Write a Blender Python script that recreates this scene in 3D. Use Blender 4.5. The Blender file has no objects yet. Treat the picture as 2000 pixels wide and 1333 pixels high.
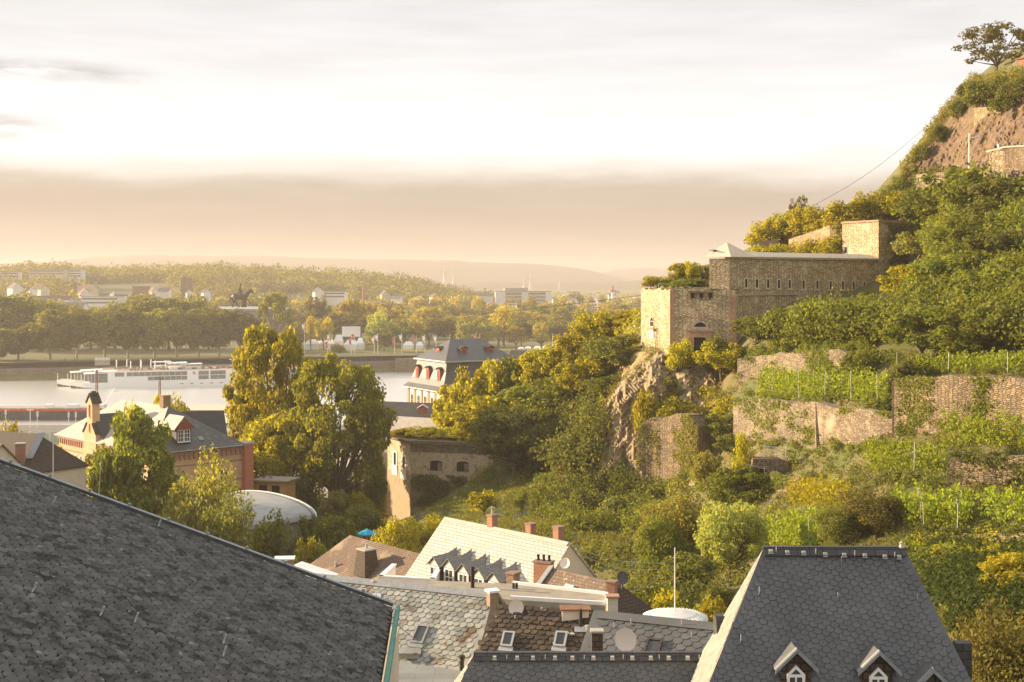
import bpy, bmesh, math, random
import numpy as np
from mathutils import Vector, noise as mnoise

# ------------------------------------------------------------------ camera, light, exposure
S = bpy.context.scene
col = S.collection
F, U0, V0, CZ = 2600.0, 1000.0, 545.0, 48.0      # focal length in photo pixels, horizon row, eye height
cd = bpy.data.cameras.new("camera")
cam = bpy.data.objects.new("camera", cd)
col.objects.link(cam)
cam.location = (0, 0, CZ)
cam.rotation_euler = (math.radians(90), 0, 0)
cd.sensor_width = 36
cd.lens = 36 * F / 2000
cd.shift_y = -(666.5 - V0) / 2000
cd.clip_start, cd.clip_end = 0.5, 30000
S.camera = cam

SUN_EL = math.radians(15)
SUN_AZ = math.radians(-73)                        # measured from +Y towards +X
sdir = Vector((math.sin(SUN_AZ) * math.cos(SUN_EL), math.cos(SUN_AZ) * math.cos(SUN_EL), math.sin(SUN_EL)))
sl = bpy.data.lights.new("sun", 'SUN')
sl.energy = 5.0
sl.angle = math.radians(0.6)
sl.color = (1.0, 0.765, 0.50)
sun = bpy.data.objects.new("sun", sl)
col.objects.link(sun)
sun.rotation_euler = (-sdir).to_track_quat('-Z', 'Y').to_euler()

W = bpy.data.worlds.new("World")
S.world = W
W.use_nodes = True
def build_world():
    nt = W.node_tree
    nt.nodes.clear()
    N, Lk = nt.nodes.new, nt.links.new
    out = N('ShaderNodeOutputWorld')
    sky = N('ShaderNodeTexSky')
    sky.sky_type = 'NISHITA'
    sky.sun_disc = False
    sky.sun_elevation = SUN_EL
    sky.sun_rotation = SUN_AZ
    sky.dust_density = 2.5
    b1 = N('ShaderNodeBackground'); b1.inputs[1].default_value = 0.12
    Lk(sky.outputs[0], b1.inputs[0])
    tc = N('ShaderNodeTexCoord')
    sep = N('ShaderNodeSeparateXYZ')
    Lk(tc.outputs['Generated'], sep.inputs[0])
    def math_(op, a, b=None):
        n = N('ShaderNodeMath'); n.operation = op
        for i, x in enumerate((a, b)):
            if x is None: continue
            if isinstance(x, (int, float)): n.inputs[i].default_value = x
            else: Lk(x, n.inputs[i])
        return n.outputs[0]
    def noise_(scale, sx, sy, sz, detail=4, rough=.55):
        mp = N('ShaderNodeMapping'); mp.inputs['Scale'].default_value = (sx, sy, sz)
        Lk(tc.outputs['Generated'], mp.inputs[0])
        n = N('ShaderNodeTexNoise'); n.inputs['Scale'].default_value = scale
        n.inputs['Detail'].default_value = detail; n.inputs['Roughness'].default_value = rough
        Lk(mp.outputs[0], n.inputs['Vector'])
        return n.outputs[0]
    z = sep.outputs[2]
    x = sep.outputs[0]
    big = noise_(6, 1, 1, 5, 6, .62)
    # cloud bank low over the horizon with an uneven upper edge
    edge = math_('ADD', z, math_('MULTIPLY', math_('SUBTRACT', big, 0.5), -0.030))
    ramp = N('ShaderNodeValToRGB')
    Lk(edge, ramp.inputs[0])
    cr = ramp.color_ramp
    stops = [(0.0, (0.19, 0.150, 0.118)), (0.022, (0.20, 0.160, 0.128)), (0.050, (0.19, 0.154, 0.127)), (0.067, (0.198, 0.170, 0.141)),
             (0.080, (0.335, 0.314, 0.286)), (0.096, (0.425, 0.421, 0.417)), (0.13, (0.37, 0.37, 0.373)), (0.17, (0.325, 0.325, 0.33)), (0.22, (0.30, 0.30, 0.305)), (0.36, (0.37, 0.37, 0.375)), (0.8, (0.38, 0.38, 0.385))]
    while len(cr.elements) < len(stops): cr.elements.new(0.5)
    for e, (p, c) in zip(cr.elements, stops):
        e.position = p; e.color = (*c, 1)
    # soft streaks
    st = noise_(9, 1, 1, 9, 5)
    mul = math_('ADD', math_('MULTIPLY', st, 0.30), 0.85)
    # grey cloud wisps on the far left
    wl = noise_(16, 1, 1, 5, 5, .6)
    wn = N('ShaderNodeMapRange'); Lk(wl, wn.inputs[0]); wn.inputs[1].default_value = 0.36; wn.inputs[2].default_value = 0.6
    wisp = None
    for zc, wd, xa, xb in ((.1475, .010, -.245, -.33), (.1075, .012, -.305, -.36)):
        lx = N('ShaderNodeMapRange'); Lk(x, lx.inputs[0]); lx.inputs[1].default_value = xa; lx.inputs[2].default_value = xb
        d = math_('MULTIPLY', math_('ABSOLUTE', math_('SUBTRACT', math_('ADD', z, math_('MULTIPLY', math_('SUBTRACT', wl, .5), .012)), zc)), 1 / wd)
        d = math_('MAXIMUM', math_('SUBTRACT', 1.0, d), 0.0)
        d = math_('MULTIPLY', math_('MULTIPLY', d, lx.outputs[0]), wn.outputs[0])
        wisp = d if wisp is None else math_('ADD', wisp, d)
    mul = math_('MULTIPLY', mul, math_('SUBTRACT', 1.0, math_('MULTIPLY', wisp, 0.62)))
    vm = N('ShaderNodeVectorMath'); vm.operation = 'SCALE'
    Lk(ramp.outputs[0], vm.inputs[0]); Lk(mul, vm.inputs['Scale'])
    b2 = N('ShaderNodeBackground'); b2.inputs[1].default_value = 1.0
    Lk(vm.outputs[0], b2.inputs[0])
    cover = N('ShaderNodeMapRange'); Lk(z, cover.inputs[0])       # the cloud deck opens towards the zenith
    cover.inputs[1].default_value = 0.25; cover.inputs[2].default_value = 0.75
    cover.inputs[3].default_value = 1.0; cover.inputs[4].default_value = 0.8
    mx = N('ShaderNodeMixShader')
    Lk(cover.outputs[0], mx.inputs[0]); Lk(b1.outputs[0], mx.inputs[1]); Lk(b2.outputs[0], mx.inputs[2])
    Lk(mx.outputs[0], out.inputs[0])
build_world()
S.view_settings.view_transform = 'Standard'
S.view_settings.look = 'None'
S.view_settings.exposure = 1.47
S.view_settings.gamma = 1
S.cycles.use_denoising = True
S.cycles.max_bounces = 6
S.cycles.diffuse_bounces = 3
S.cycles.glossy_bounces = 2
S.cycles.transmission_bounces = 4
S.cycles.transparent_max_bounces = 6
S.cycles.volume_bounces = 1

# ------------------------------------------------------------------ helpers
R = random.Random(7)
def P(u, v, Y): return Vector(((u - U0) / F * Y, Y, CZ - (v - V0) / F * Y))
def PZ(u, v, z): return P(u, v, (CZ - z) * F / (v - V0))
def V(*a): return Vector(a)

def uv_box(me):
    n = len(me.loops)
    if not n: return
    co = np.empty(len(me.vertices) * 3, 'f'); me.vertices.foreach_get('co', co); co = co.reshape(-1, 3)
    vi = np.empty(n, 'i'); me.loops.foreach_get('vertex_index', vi)
    nr = np.empty(len(me.polygons) * 3, 'f'); me.polygons.foreach_get('normal', nr); nr = nr.reshape(-1, 3)
    lt = np.empty(len(me.polygons), 'i'); me.polygons.foreach_get('loop_total', lt)
    nn = np.repeat(nr, lt, 0)
    p = co[vi]
    t = np.stack([-nn[:, 1], nn[:, 0], np.zeros(n)], 1)
    ln = np.linalg.norm(t, axis=1)
    flat = ln < 0.25
    t[flat] = (1, 0, 0); ln[flat] = 1
    t /= ln[:, None]
    b = np.cross(nn, t)
    uv = np.stack([(p * t).sum(1), (p * b).sum(1)], 1).astype('f')
    lay = me.uv_layers.new(name='UVMap')
    lay.data.foreach_set('uv', uv.ravel())

class MB:
    def __init__(s): s.v, s.f, s.m = [], [], []
    def poly(s, pts, m=0):
        i = len(s.v); s.v += [tuple(p) for p in pts]; s.f.append(list(range(i, i + len(pts)))); s.m.append(m)
    def hexa(s, b, t, m=0):
        """b, t: four bottom and four top points, same order"""
        i = len(s.v); s.v += [tuple(p) for p in b] + [tuple(p) for p in t]
        n = len(b)
        s.f.append([i + k for k in range(n)][::-1]); s.f.append([i + n + k for k in range(n)])
        for k in range(n): s.f.append([i + k, i + (k + 1) % n, i + n + (k + 1) % n, i + n + k])
        s.m += [m] * (n + 2)
    def obox(s, o, ax, ay, az, m=0):
        o, ax, ay, az = Vector(o), Vector(ax), Vector(ay), Vector(az)
        b = [o, o + ax, o + ax + ay, o + ay]
        if ax.cross(ay).dot(az) < 0: b = b[::-1]
        s.hexa(b, [p + az for p in b], m)
    def box(s, c, d, m=0, rz=0):
        c = Vector(c); ca, sa = math.cos(rz), math.sin(rz)
        ax, ay = V(ca, sa, 0) * d[0], V(-sa, ca, 0) * d[1]
        s.obox(c - ax / 2 - ay / 2 - V(0, 0, d[2] / 2), ax, ay, V(0, 0, d[2]), m)
    def prism(s, pts, vec, m=0):
        pts = [Vector(p) for p in pts]; vec = Vector(vec)
        n = Vector((0, 0, 0))
        for i in range(len(pts)): n += pts[i].cross(pts[(i + 1) % len(pts)])
        if n.dot(vec) < 0: pts = pts[::-1]
        s.hexa(pts, [p + vec for p in pts], m)
    def tube(s, path, r, n=6, m=0, caps=True):
        path = [Vector(p) for p in path]
        rs = r if isinstance(r, (list, tuple)) else [r] * len(path)
        rings = []
        for k, p in enumerate(path):
            d = (path[min(k + 1, len(path) - 1)] - path[max(k - 1, 0)])
            d = d.normalized() if d.length > 1e-9 else V(0, 0, 1)
            a = d.cross(V(0, 0, 1)) if abs(d.z) < .9 else d.cross(V(1, 0, 0))
            a.normalize(); b = d.cross(a)
            i = len(s.v)
            for j in range(n):
                t = 2 * math.pi * j / n
                s.v.append(tuple(p + (a * math.cos(t) + b * math.sin(t)) * rs[k]))
            rings.append(i)
        for k in range(len(rings) - 1):
            for j in range(n):
                s.f.append([rings[k] + j, rings[k] + (j + 1) % n, rings[k + 1] + (j + 1) % n, rings[k + 1] + j]); s.m.append(m)
        if caps:
            s.f.append([rings[0] + j for j in range(n)][::-1]); s.f.append([rings[-1] + j for j in range(n)]); s.m += [m, m]
    def lathe(s, c, prof, n=16, m=0):
        c = Vector(c); rings = []
        for r, z in prof:
            rings.append(len(s.v))
            for j in range(n):
                t = 2 * math.pi * j / n
                s.v.append((c.x + r * math.cos(t), c.y + r * math.sin(t), c.z + z))
        for k in range(len(rings) - 1):
            for j in range(n):
                s.f.append([rings[k] + j, rings[k] + (j + 1) % n, rings[k + 1] + (j + 1) % n, rings[k + 1] + j]); s.m.append(m)
        s.f.append([rings[0] + j for j in range(n)][::-1]); s.f.append([rings[-1] + j for j in range(n)]); s.m += [m, m]
    uv = None
    def build(s, name, mats, parent=None, smooth=False):
        me = bpy.data.meshes.new(name)
        me.from_pydata(s.v, [], s.f)
        if not isinstance(mats, (list, tuple)): mats = [mats]
        for x in mats: me.materials.append(x)
        if len(mats) > 1: me.polygons.foreach_set('material_index', s.m)
        if smooth: me.polygons.foreach_set('use_smooth', [True] * len(me.polygons))
        me.update()
        uv_box(me)
        if s.uv:
            vi = np.empty(len(me.loops), 'i'); me.loops.foreach_get('vertex_index', vi)
            me.uv_layers[0].data.foreach_set('uv', np.array(s.uv, 'f')[vi].ravel())
        o = bpy.data.objects.new(name, me)
        col.objects.link(o)
        if parent is not None: o.parent = parent; o.matrix_parent_inverse = parent.matrix_basis.inverted()
        return o

def tag(o, label=None, cat=None, group=None, kind=None):
    if label: o['label'] = label
    if cat: o['category'] = cat
    if group: o['group'] = group
    if kind: o['kind'] = kind
    return o
def thing(name, label, cat, loc=(0, 0, 0), group=None, rz=0):
    o = bpy.data.objects.new(name, None)
    col.objects.link(o)
    o.location = loc; o.rotation_euler = (0, 0, rz)
    o.empty_display_size = 0.3
    return tag(o, label, cat, group)
def copy_tree(o, parent=None):
    c = o.copy(); col.objects.link(c)
    if parent is not None: c.parent = parent
    for ch in list(o.children): copy_tree(ch, c)
    return c

# ------------------------------------------------------------------ materials
def mat(name, c1, c2=None, scale=3.0, rough=.85, island=0.0, objr=0.0, bump=0.0, bscale=None, brick=None, mort=None, dist=0.03,
        patch=None, stone=None, coord='UV', metallic=0.0, spec=.3, lo=.35, hi=.65, stretch=(1, 1, 1), speck=None):
    m = bpy.data.materials.new(name); m.use_nodes = True
    nt = m.node_tree; N, Lk = nt.nodes.new, nt.links.new
    bs = nt.nodes['Principled BSDF']
    bs.inputs['Roughness'].default_value = rough
    bs.inputs['Metallic'].default_value = metallic
    bs.inputs['Specular IOR Level'].default_value = spec
    tc = N('ShaderNodeTexCoord'); vec = tc.outputs[coord]
    def nz(scale, detail=5, v=None, rough=.6):
        mp = N('ShaderNodeMapping'); mp.inputs['Scale'].default_value = stretch
        Lk(v if v is not None else vec, mp.inputs[0])
        n = N('ShaderNodeTexNoise'); n.inputs['Scale'].default_value = scale; n.inputs['Detail'].default_value = detail
        n.inputs['Roughness'].default_value = rough
        Lk(mp.outputs[0], n.inputs['Vector']); return n
    def mixc(f, a, b):
        n = N('ShaderNodeMix'); n.data_type = 'RGBA'
        for i, x in ((0, f), (6, a), (7, b)):
            if isinstance(x, (int, float)): n.inputs[i].default_value = x
            elif isinstance(x, tuple): n.inputs[i].default_value = (*x, 1)
            else: Lk(x, n.inputs[i])
        return n.outputs[2]
    def rng(x, a, b, c=0., d=1.):
        n = N('ShaderNodeMapRange'); Lk(x, n.inputs[0])
        for i, q in enumerate((a, b, c, d)): n.inputs[1 + i].default_value = q
        return n.outputs[0]
    height = None
    n1 = nz(scale)
    f1 = rng(n1.outputs[0], lo, hi)
    if brick:
        w, h, msz = brick
        dn = nz(2.5, 3)
        va = N('ShaderNodeVectorMath'); va.operation = 'MULTIPLY_ADD'
        Lk(dn.outputs['Color'], va.inputs[0]); va.inputs[1].default_value = (dist, dist, dist); Lk(vec, va.inputs[2])
        bt = N('ShaderNodeTexBrick')
        Lk(va.outputs[0], bt.inputs['Vector'])
        bt.inputs['Scale'].default_value = 1
        bt.inputs['Brick Width'].default_value = w; bt.inputs['Row Height'].default_value = h
        bt.inputs['Mortar Size'].default_value = msz; bt.inputs['Mortar Smooth'].default_value = .3
        bt.inputs['Color1'].default_value = (*c1, 1); bt.inputs['Color2'].default_value = (*(c2 or c1), 1)
        bt.inputs['Mortar'].default_value = (*(mort or (.1, .1, .1)), 1)
        c = bt.outputs[0]
        n2 = nz(scale)
        c = mixc(rng(n2.outputs[0], .3, .7, 0., .45), c, tuple(x * .45 for x in c1))
        height = bt.outputs[1]
    elif stone:
        w, h, ed = stone
        dn = nz(.9, 4)
        va = N('ShaderNodeVectorMath'); va.operation = 'MULTIPLY_ADD'
        Lk(dn.outputs['Color'], va.inputs[0]); va.inputs[1].default_value = (.5, .22, 0); Lk(vec, va.inputs[2])
        mp = N('ShaderNodeMapping'); mp.inputs['Scale'].default_value = (1 / w, 1 / h, 1); Lk(va.outputs[0], mp.inputs[0])
        vs = []
        for ft in ('F1', 'DISTANCE_TO_EDGE'):
            vo = N('ShaderNodeTexVoronoi'); vo.voronoi_dimensions = '2D'; vo.feature = ft; vo.inputs['Scale'].default_value = 1; vo.inputs['Randomness'].default_value = .85
            Lk(mp.outputs[0], vo.inputs['Vector']); vs.append(vo)
        sp = N('ShaderNodeSeparateColor'); Lk(vs[0].outputs['Color'], sp.inputs[0])
        c = mixc(rng(sp.outputs[0], .1, .9), c1, c2)
        c = mixc(rng(nz(.35, 6).outputs[0], .35, .7, 0, .5), c, tuple(x * .55 for x in c2))
        c = mixc(rng(vs[1].outputs['Distance'], ed * .5, ed * 1.6, 1, 0), c, mort)
        height = rng(vs[1].outputs['Distance'], 0, ed * 2, 1, 0)
    else:
        c = mixc(f1, c1, c2 or c1)
    if patch:
        pc, ps, pl, ph = patch
        n3 = nz(ps, 6)
        c = mixc(rng(n3.outputs[0], pl, ph), c, pc)
    if speck:
        pc, ps, pl, ph = speck
        n3 = nz(ps, 2)
        c = mixc(rng(n3.outputs[0], pl, ph), c, pc)
    if island or objr:
        fac = None
        if island:
            g = N('ShaderNodeNewGeometry'); fac = rng(g.outputs['Random Per Island'], 0, 1, 1 - island, 1 + island)
        if objr:
            oi = N('ShaderNodeObjectInfo'); f2 = rng(oi.outputs['Random'], 0, 1, 1 - objr, 1 + objr)
            if fac is None: fac = f2
            else:
                mm = N('ShaderNodeMath'); mm.operation = 'MULTIPLY'; Lk(fac, mm.inputs[0]); Lk(f2, mm.inputs[1]); fac = mm.outputs[0]
        vm = N('ShaderNodeVectorMath'); vm.operation = 'SCALE'; Lk(c, vm.inputs[0]); Lk(fac, vm.inputs['Scale']); c = vm.outputs[0]
    if isinstance(c, tuple): bs.inputs['Base Color'].default_value = (*c, 1)
    else: Lk(c, bs.inputs['Base Color'])
    if bump:
        bp = N('ShaderNodeBump'); bp.inputs['Strength'].default_value = bump; bp.inputs['Distance'].default_value = .05
        nb = nz(bscale or scale * 3)
        if height is not None:
            mm = N('ShaderNodeMath'); mm.operation = 'MULTIPLY_ADD'; Lk(height, mm.inputs[0]); mm.inputs[1].default_value = -1.2
            Lk(nb.outputs[0], mm.inputs[2]); Lk(mm.outputs[0], bp.inputs['Height'])
        else: Lk(nb.outputs[0], bp.inputs['Height'])
        Lk(bp.outputs[0], bs.inputs['Normal'])
    return m

def leafmat(name, c, t=None, island=.35, objr=.18, trans=.46, hue=.006):
    m = bpy.data.materials.new(name); m.use_nodes = True
    nt = m.node_tree; nt.nodes.clear(); N, Lk = nt.nodes.new, nt.links.new
    g = N('ShaderNodeNewGeometry'); oi = N('ShaderNodeObjectInfo')
    def rng(x, a, b):
        n = N('ShaderNodeMapRange'); Lk(x, n.inputs[0]); n.inputs[3].default_value = a; n.inputs[4].default_value = b; return n.outputs[0]
    mm = N('ShaderNodeMath'); mm.operation = 'MULTIPLY'
    Lk(rng(g.outputs['Random Per Island'], 1 - island, 1 + island), mm.inputs[0]); Lk(rng(oi.outputs['Random'], 1 - objr, 1 + objr), mm.inputs[1])
    sh = []
    for kind, cc in (('ShaderNodeBsdfDiffuse', c), ('ShaderNodeBsdfTranslucent', t or tuple(min(1, x * k) for x, k in zip(c, (1.7, 1.55, .5))))):
        hs = N('ShaderNodeHueSaturation'); hs.inputs['Color'].default_value = (*cc, 1)
        Lk(rng(oi.outputs['Random'], .5 - hue, .5 + hue), hs.inputs['Hue']); Lk(mm.outputs[0], hs.inputs['Value'])
        b = N(kind); Lk(hs.outputs[0], b.inputs['Color']); sh.append(b)
    mx = N('ShaderNodeMixShader'); mx.inputs[0].default_value = trans
    Lk(sh[0].outputs[0], mx.inputs[1]); Lk(sh[1].outputs[0], mx.inputs[2])
    o = N('ShaderNodeOutputMaterial'); Lk(mx.outputs[0], o.inputs[0])
    return m

M = {}
# foliage
M['leaf_green'] = leafmat('leaf_green', (.172, .192, .04))
M['leaf_dark'] = leafmat('leaf_dark', (.15, .158, .046))
M['leaf_yellow'] = leafmat('leaf_yellow', (.32, .29, .03))
M['leaf_gold'] = leafmat('leaf_gold', (.38, .34, .04))
M['leaf_olive'] = leafmat('leaf_olive', (.235, .22, .065))
M['leaf_vine'] = leafmat('leaf_vine', (.25, .30, .035))
M['leaf_pale'] = leafmat('leaf_pale', (.31, .33, .10))
M['leaf_brown'] = leafmat('leaf_brown', (.15, .13, .042))
M['leaf_grey'] = leafmat('leaf_grey', (.15, .145, .08))
M['leaf_deep'] = leafmat('leaf_shade_and_ivy', (.055, .07, .024))  # darker leaf: shade of the lower right bank put into the colour; dark ivy too
M['grass'] = leafmat('grass_blade', (.17, .175, .045))
M['grass_dry'] = leafmat('dry_grass_blade', (.30, .22, .07))
M['bark'] = mat('bark', (.16, .12, .08), (.09, .07, .05), scale=8, bump=.5, coord='Object')
M['bark_pale'] = mat('pale_bark', (.34, .29, .2), (.2, .17, .11), scale=4, bump=.3, coord='Object')
# ground
M['soil'] = mat('soil_and_grass', (.12, .115, .038), (.18, .14, .07), scale=.35, bump=.6, bscale=3, coord='Object', patch=((.10, .11, .03), .12, .45, .6))
M['farland'] = mat('far_fields', (.12, .115, .035), (.17, .14, .06), scale=.008, coord='Object', patch=((.10, .11, .04), .02, .5, .6))
M['lawn'] = mat('lawn', (.17, .17, .035), (.22, .20, .05), scale=.05, coord='Object')
M['hillwood'] = mat('distant_woodland', (.06, .065, .03), (.09, .085, .04), scale=.01, coord='Object')
M['rock'] = mat('weathered_rock', (.37, .275, .16), (.16, .12, .07), scale=1.6, bump=1.0, bscale=2.2, coord='Object', stretch=(1, 1, .45), patch=((.20, .18, .06), .45, .54, .64))
M['rock_brown'] = mat('brown_slate_rock', (.19, .125, .075), (.095, .065, .042), scale=1.0, bump=1.0, bscale=2.5, coord='Object', stretch=(.4, 1, 1))
M['asphalt'] = mat('asphalt', (.2, .185, .16), (.15, .14, .12), scale=.4, coord='Object')
M['quay'] = mat('pale_paving', (.62, .56, .46), (.5, .45, .37), scale=.2, coord='Object')
# masonry
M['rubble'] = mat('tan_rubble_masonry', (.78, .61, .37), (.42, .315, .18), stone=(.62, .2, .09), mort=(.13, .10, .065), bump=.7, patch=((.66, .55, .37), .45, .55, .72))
M['rubble_ochre'] = mat('ochre_rubble_masonry', (.54, .41, .23), (.32, .235, .13), stone=(.5, .2, .09), mort=(.14, .10, .06), bump=.7, patch=((.52, .41, .25), .4, .55, .7))  # ochre stone, one tone on every face
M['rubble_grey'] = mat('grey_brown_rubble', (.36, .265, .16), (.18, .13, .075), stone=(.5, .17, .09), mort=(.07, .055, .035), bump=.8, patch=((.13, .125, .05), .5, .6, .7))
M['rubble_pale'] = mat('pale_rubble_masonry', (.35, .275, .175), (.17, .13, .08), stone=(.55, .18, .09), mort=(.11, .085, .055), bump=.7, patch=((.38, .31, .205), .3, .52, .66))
M['coping'] = mat('stone_coping', (.42, .37, .28), (.3, .26, .19), scale=2, bump=.3)
M['sandstone'] = mat('red_sandstone', (.42, .25, .16), (.32, .19, .12), scale=2, bump=.3)
M['plaster_cream'] = mat('cream_plaster', (.62, .55, .42), (.55, .48, .36), scale=1.0)
M['plaster_old'] = mat('old_beige_plaster', (.56, .44, .29), (.40, .31, .2), scale=1.6, patch=((.27, .205, .13), 1.0, .54, .62), speck=((.2, .15, .1), 5, .62, .68), bump=.5)
M['plaster_white'] = mat('white_plaster', (.78, .74, .68), (.7, .66, .6), scale=.8)
M['vine_dead'] = mat('dry_creeper_masonry', (.42, .33, .215), (.25, .185, .115), scale=2.2, bump=.8, bscale=7, stretch=(2.2, .35, 1))
M['masonry_dark'] = mat('dark_overgrown_masonry', (.25, .20, .14), (.13, .105, .07), scale=1.2, bump=.8, bscale=5, patch=((.10, .11, .035), .5, .5, .62))
M['brick_buff'] = mat('buff_brick', (.68, .44, .23), (.60, .38, .2), brick=(.26, .085, .012), mort=(.5, .38, .25), scale=1.0, dist=.02)
M['brick_red'] = mat('red_brick', (.42, .15, .075), (.30, .105, .06), brick=(.25, .085, .014), mort=(.4, .33, .26), scale=1.5, dist=.02, bump=.3)
M['brick_old'] = mat('old_brown_brick', (.34, .2, .12), (.22, .13, .085), brick=(.25, .085, .016), mort=(.3, .25, .19), scale=1.5, dist=.04, bump=.3)
M['red_paint'] = mat('terracotta_render', (.46, .165, .095), (.42, .15, .085), scale=.6)
M['concrete'] = mat('concrete', (.42, .38, .32), (.34, .31, .26), scale=1.2)
# roofs
M['slate_old'] = mat('mossy_old_slate', (.072, .066, .056), (.12, .113, .10), scale=7, rough=.8, island=.3, coord='Object', bump=.5, bscale=14,
                     patch=((.03, .029, .022), 3.2, .52, .62), speck=((.24, .235, .205), 6, .67, .74))
M['slate_new'] = mat('smooth_dark_slate', (.098, .099, .098), (.125, .125, .122), scale=.8, rough=.55, island=.10, coord='Object', bump=.15, bscale=18)
M['slate_lit'] = mat('lit_hip_slate', (.36, .33, .275), (.29, .27, .225), scale=2, rough=.5, island=.15, coord='Object')  # same slate in a pale tone: sunlight on the hips put into the colour
M['slate_green'] = mat('grey_green_slate', (.205, .212, .185), (.30, .30, .265), scale=1.2, rough=.6, island=.26, coord='Object', bump=.3, bscale=10,
                       patch=((.13, .088, .055), .8, .57, .66))
M['slate_brown'] = mat('mossy_brown_tiles', (.10, .072, .05), (.065, .05, .036), scale=1.2, rough=.9, island=.35, coord='Object', bump=.5, bscale=10,
                       speck=((.45, .42, .36), 3.2, .67, .70))
M['slate_town'] = mat('grey_slate_courses', (.135, .132, .12), (.085, .085, .08), brick=(.35, .22, .02), mort=(.04, .04, .037), scale=.7, dist=.04, rough=.6, bump=.3, patch=((.24, .23, .2), .9, .58, .7))
M['slate_dark'] = mat('dark_slate_courses', (.08, .078, .074), (.06, .058, .055), brick=(.35, .22, .02), mort=(.03, .03, .028), scale=.6, dist=.04, rough=.6, bump=.3)
M['slate_darkbrown'] = mat('dark_brown_slate', (.105, .078, .06), (.075, .056, .045), brick=(.35, .22, .03), mort=(.035, .027, .022), scale=.8, dist=.05, rough=.8, bump=.4)
M['roof_white'] = mat('bleached_slate', (.66, .60, .51), (.56, .50, .42), brick=(.5, .3, .035), mort=(.24, .19, .14), scale=.8, dist=.08, rough=.75, bump=.5, patch=((.40, .34, .26), 1.6, .56, .70))
M['roof_pale'] = mat('pale_slate', (.56, .51, .42), (.46, .42, .35), brick=(.42, .24, .018), mort=(.24, .21, .17), scale=.7, dist=.05, rough=.6, bump=.3)
M['roof_brown'] = mat('brown_plain_tile', (.235, .165, .115), (.19, .13, .09), brick=(.3, .2, .03), mort=(.075, .052, .037), scale=.6, dist=.03, rough=.85, bump=.5, patch=((.30, .22, .155), .5, .52, .68))
M['roof_patchy'] = mat('lichen_brown_tile', (.27, .185, .125), (.17, .125, .095), brick=(.3, .25, .025), mort=(.09, .07, .055), scale=.8, dist=.05, rough=.9, bump=.4, speck=((.5, .46, .4), 2.4, .66, .70))
M['felt'] = mat('roofing_felt', (.33, .29, .22), (.25, .22, .165), scale=1.2)
M['felt_grey'] = mat('grey_flat_roofing', (.24, .25, .235), (.19, .2, .19), scale=.8, brick=(1.6, .7, .015), mort=(.13, .13, .125), dist=.03)
M['metal_roof'] = mat('zinc_barrel_roofing', (.36, .355, .33), (.28, .28, .265), scale=.5, rough=.5, patch=((.2, .2, .19), .25, .6, .75))
M['pale_roof_slab'] = mat('pale_roof_screed', (.68, .57, .42), (.6, .5, .37), scale=1)
# small stuff
M['white'] = mat('white_paint', (.80, .78, .74), (.74, .72, .68), scale=2, rough=.5)
M['white_wall'] = mat('white_render', (.78, .74, .68), (.72, .68, .62), scale=.3, objr=.08)  # plain white render, the same on every face
M['cream_wall'] = mat('cream_render', (.62, .54, .42), (.55, .48, .37), scale=.3, objr=.12)
M['roof_far'] = mat('town_roof', (.17, .115, .09), (.13, .09, .075), scale=.4, objr=.35)
M['roof_far_grey'] = mat('town_grey_roof', (.15, .145, .14), (.11, .108, .105), scale=.4, objr=.3)
M['glass'] = mat('window_glass', (.045, .05, .05), rough=.12, spec=.6)
M['glass_ship'] = mat('tinted_ship_glass', (.13, .135, .12), (.2, .2, .17), scale=.3, rough=.2, spec=.6)
M['dark'] = mat('dark_opening', (.02, .017, .013), rough=.95)
M['lead'] = mat('lead_flashing', (.27, .285, .29), (.2, .21, .215), scale=4, rough=.5)
M['zinc'] = mat('zinc_trim', (.5, .5, .48), (.42, .42, .4), scale=4, rough=.4, metallic=.4)
M['steel'] = mat('galvanised_steel', (.45, .44, .41), rough=.45, metallic=.5)
M['steel_bright'] = mat('polished_flue_steel', (.75, .62, .42), rough=.22, metallic=1.0)
M['black_metal'] = mat('black_metal', (.025, .023, .02), rough=.6)
M['copper'] = mat('verdigris_copper', (.09, .26, .2), (.06, .18, .14), scale=3, rough=.6)
M['dish'] = mat('beige_dish_enamel', (.60, .52, .45), (.56, .48, .41), scale=2, rough=.5)
M['dish_white'] = mat('white_dish_enamel', (.74, .69, .6), rough=.5)
M['rust'] = mat('rusty_iron', (.25, .13, .07), (.17, .09, .05), scale=3)
M['wood'] = mat('weathered_timber', (.2, .15, .1), (.14, .1, .07), scale=4, stretch=(1, 6, 1))
M['wood_orange'] = mat('orange_timber', (.45, .26, .1), (.36, .2, .08), scale=2, stretch=(6, 1, 1))
M['oxblood'] = mat('oxblood_paint', (.26, .075, .055), (.2, .06, .045), scale=2)
M['red'] = mat('red_paint_marking', (.55, .06, .05), rough=.5)
M['navy'] = mat('dark_hull_paint', (.06, .06, .06), (.09, .088, .085), scale=.3, rough=.5)
M['bronze'] = mat('dark_bronze', (.055, .052, .04), (.09, .088, .065), scale=1.2, rough=.5, metallic=.3, coord='Object')
M['turquoise'] = mat('turquoise_canvas', (.03, .36, .52), (.03, .32, .47), scale=2)
M['flag_red'] = mat('red_flag_cloth', (.55, .15, .11), rough=.8)
M['flag_white'] = mat('white_flag_cloth', (.78, .74, .66), rough=.8)
M['skin'] = mat('skin', (.5, .3, .2)); M['cloth'] = mat('dark_clothing', (.06, .06, .08), objr=.5)
M['screen'] = mat('projection_screen', (.78, .80, .80), rough=.6)
M['feather'] = mat('pale_feathers', (.5, .42, .35), (.35, .3, .26), scale=20, coord='Object')
M['orange'] = mat('orange_paint', (.75, .28, .03), rough=.6)
M['green_glass'] = mat('pale_green_glass_screen', (.42, .5, .4), (.38, .45, .36), scale=.5, rough=.3)
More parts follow.
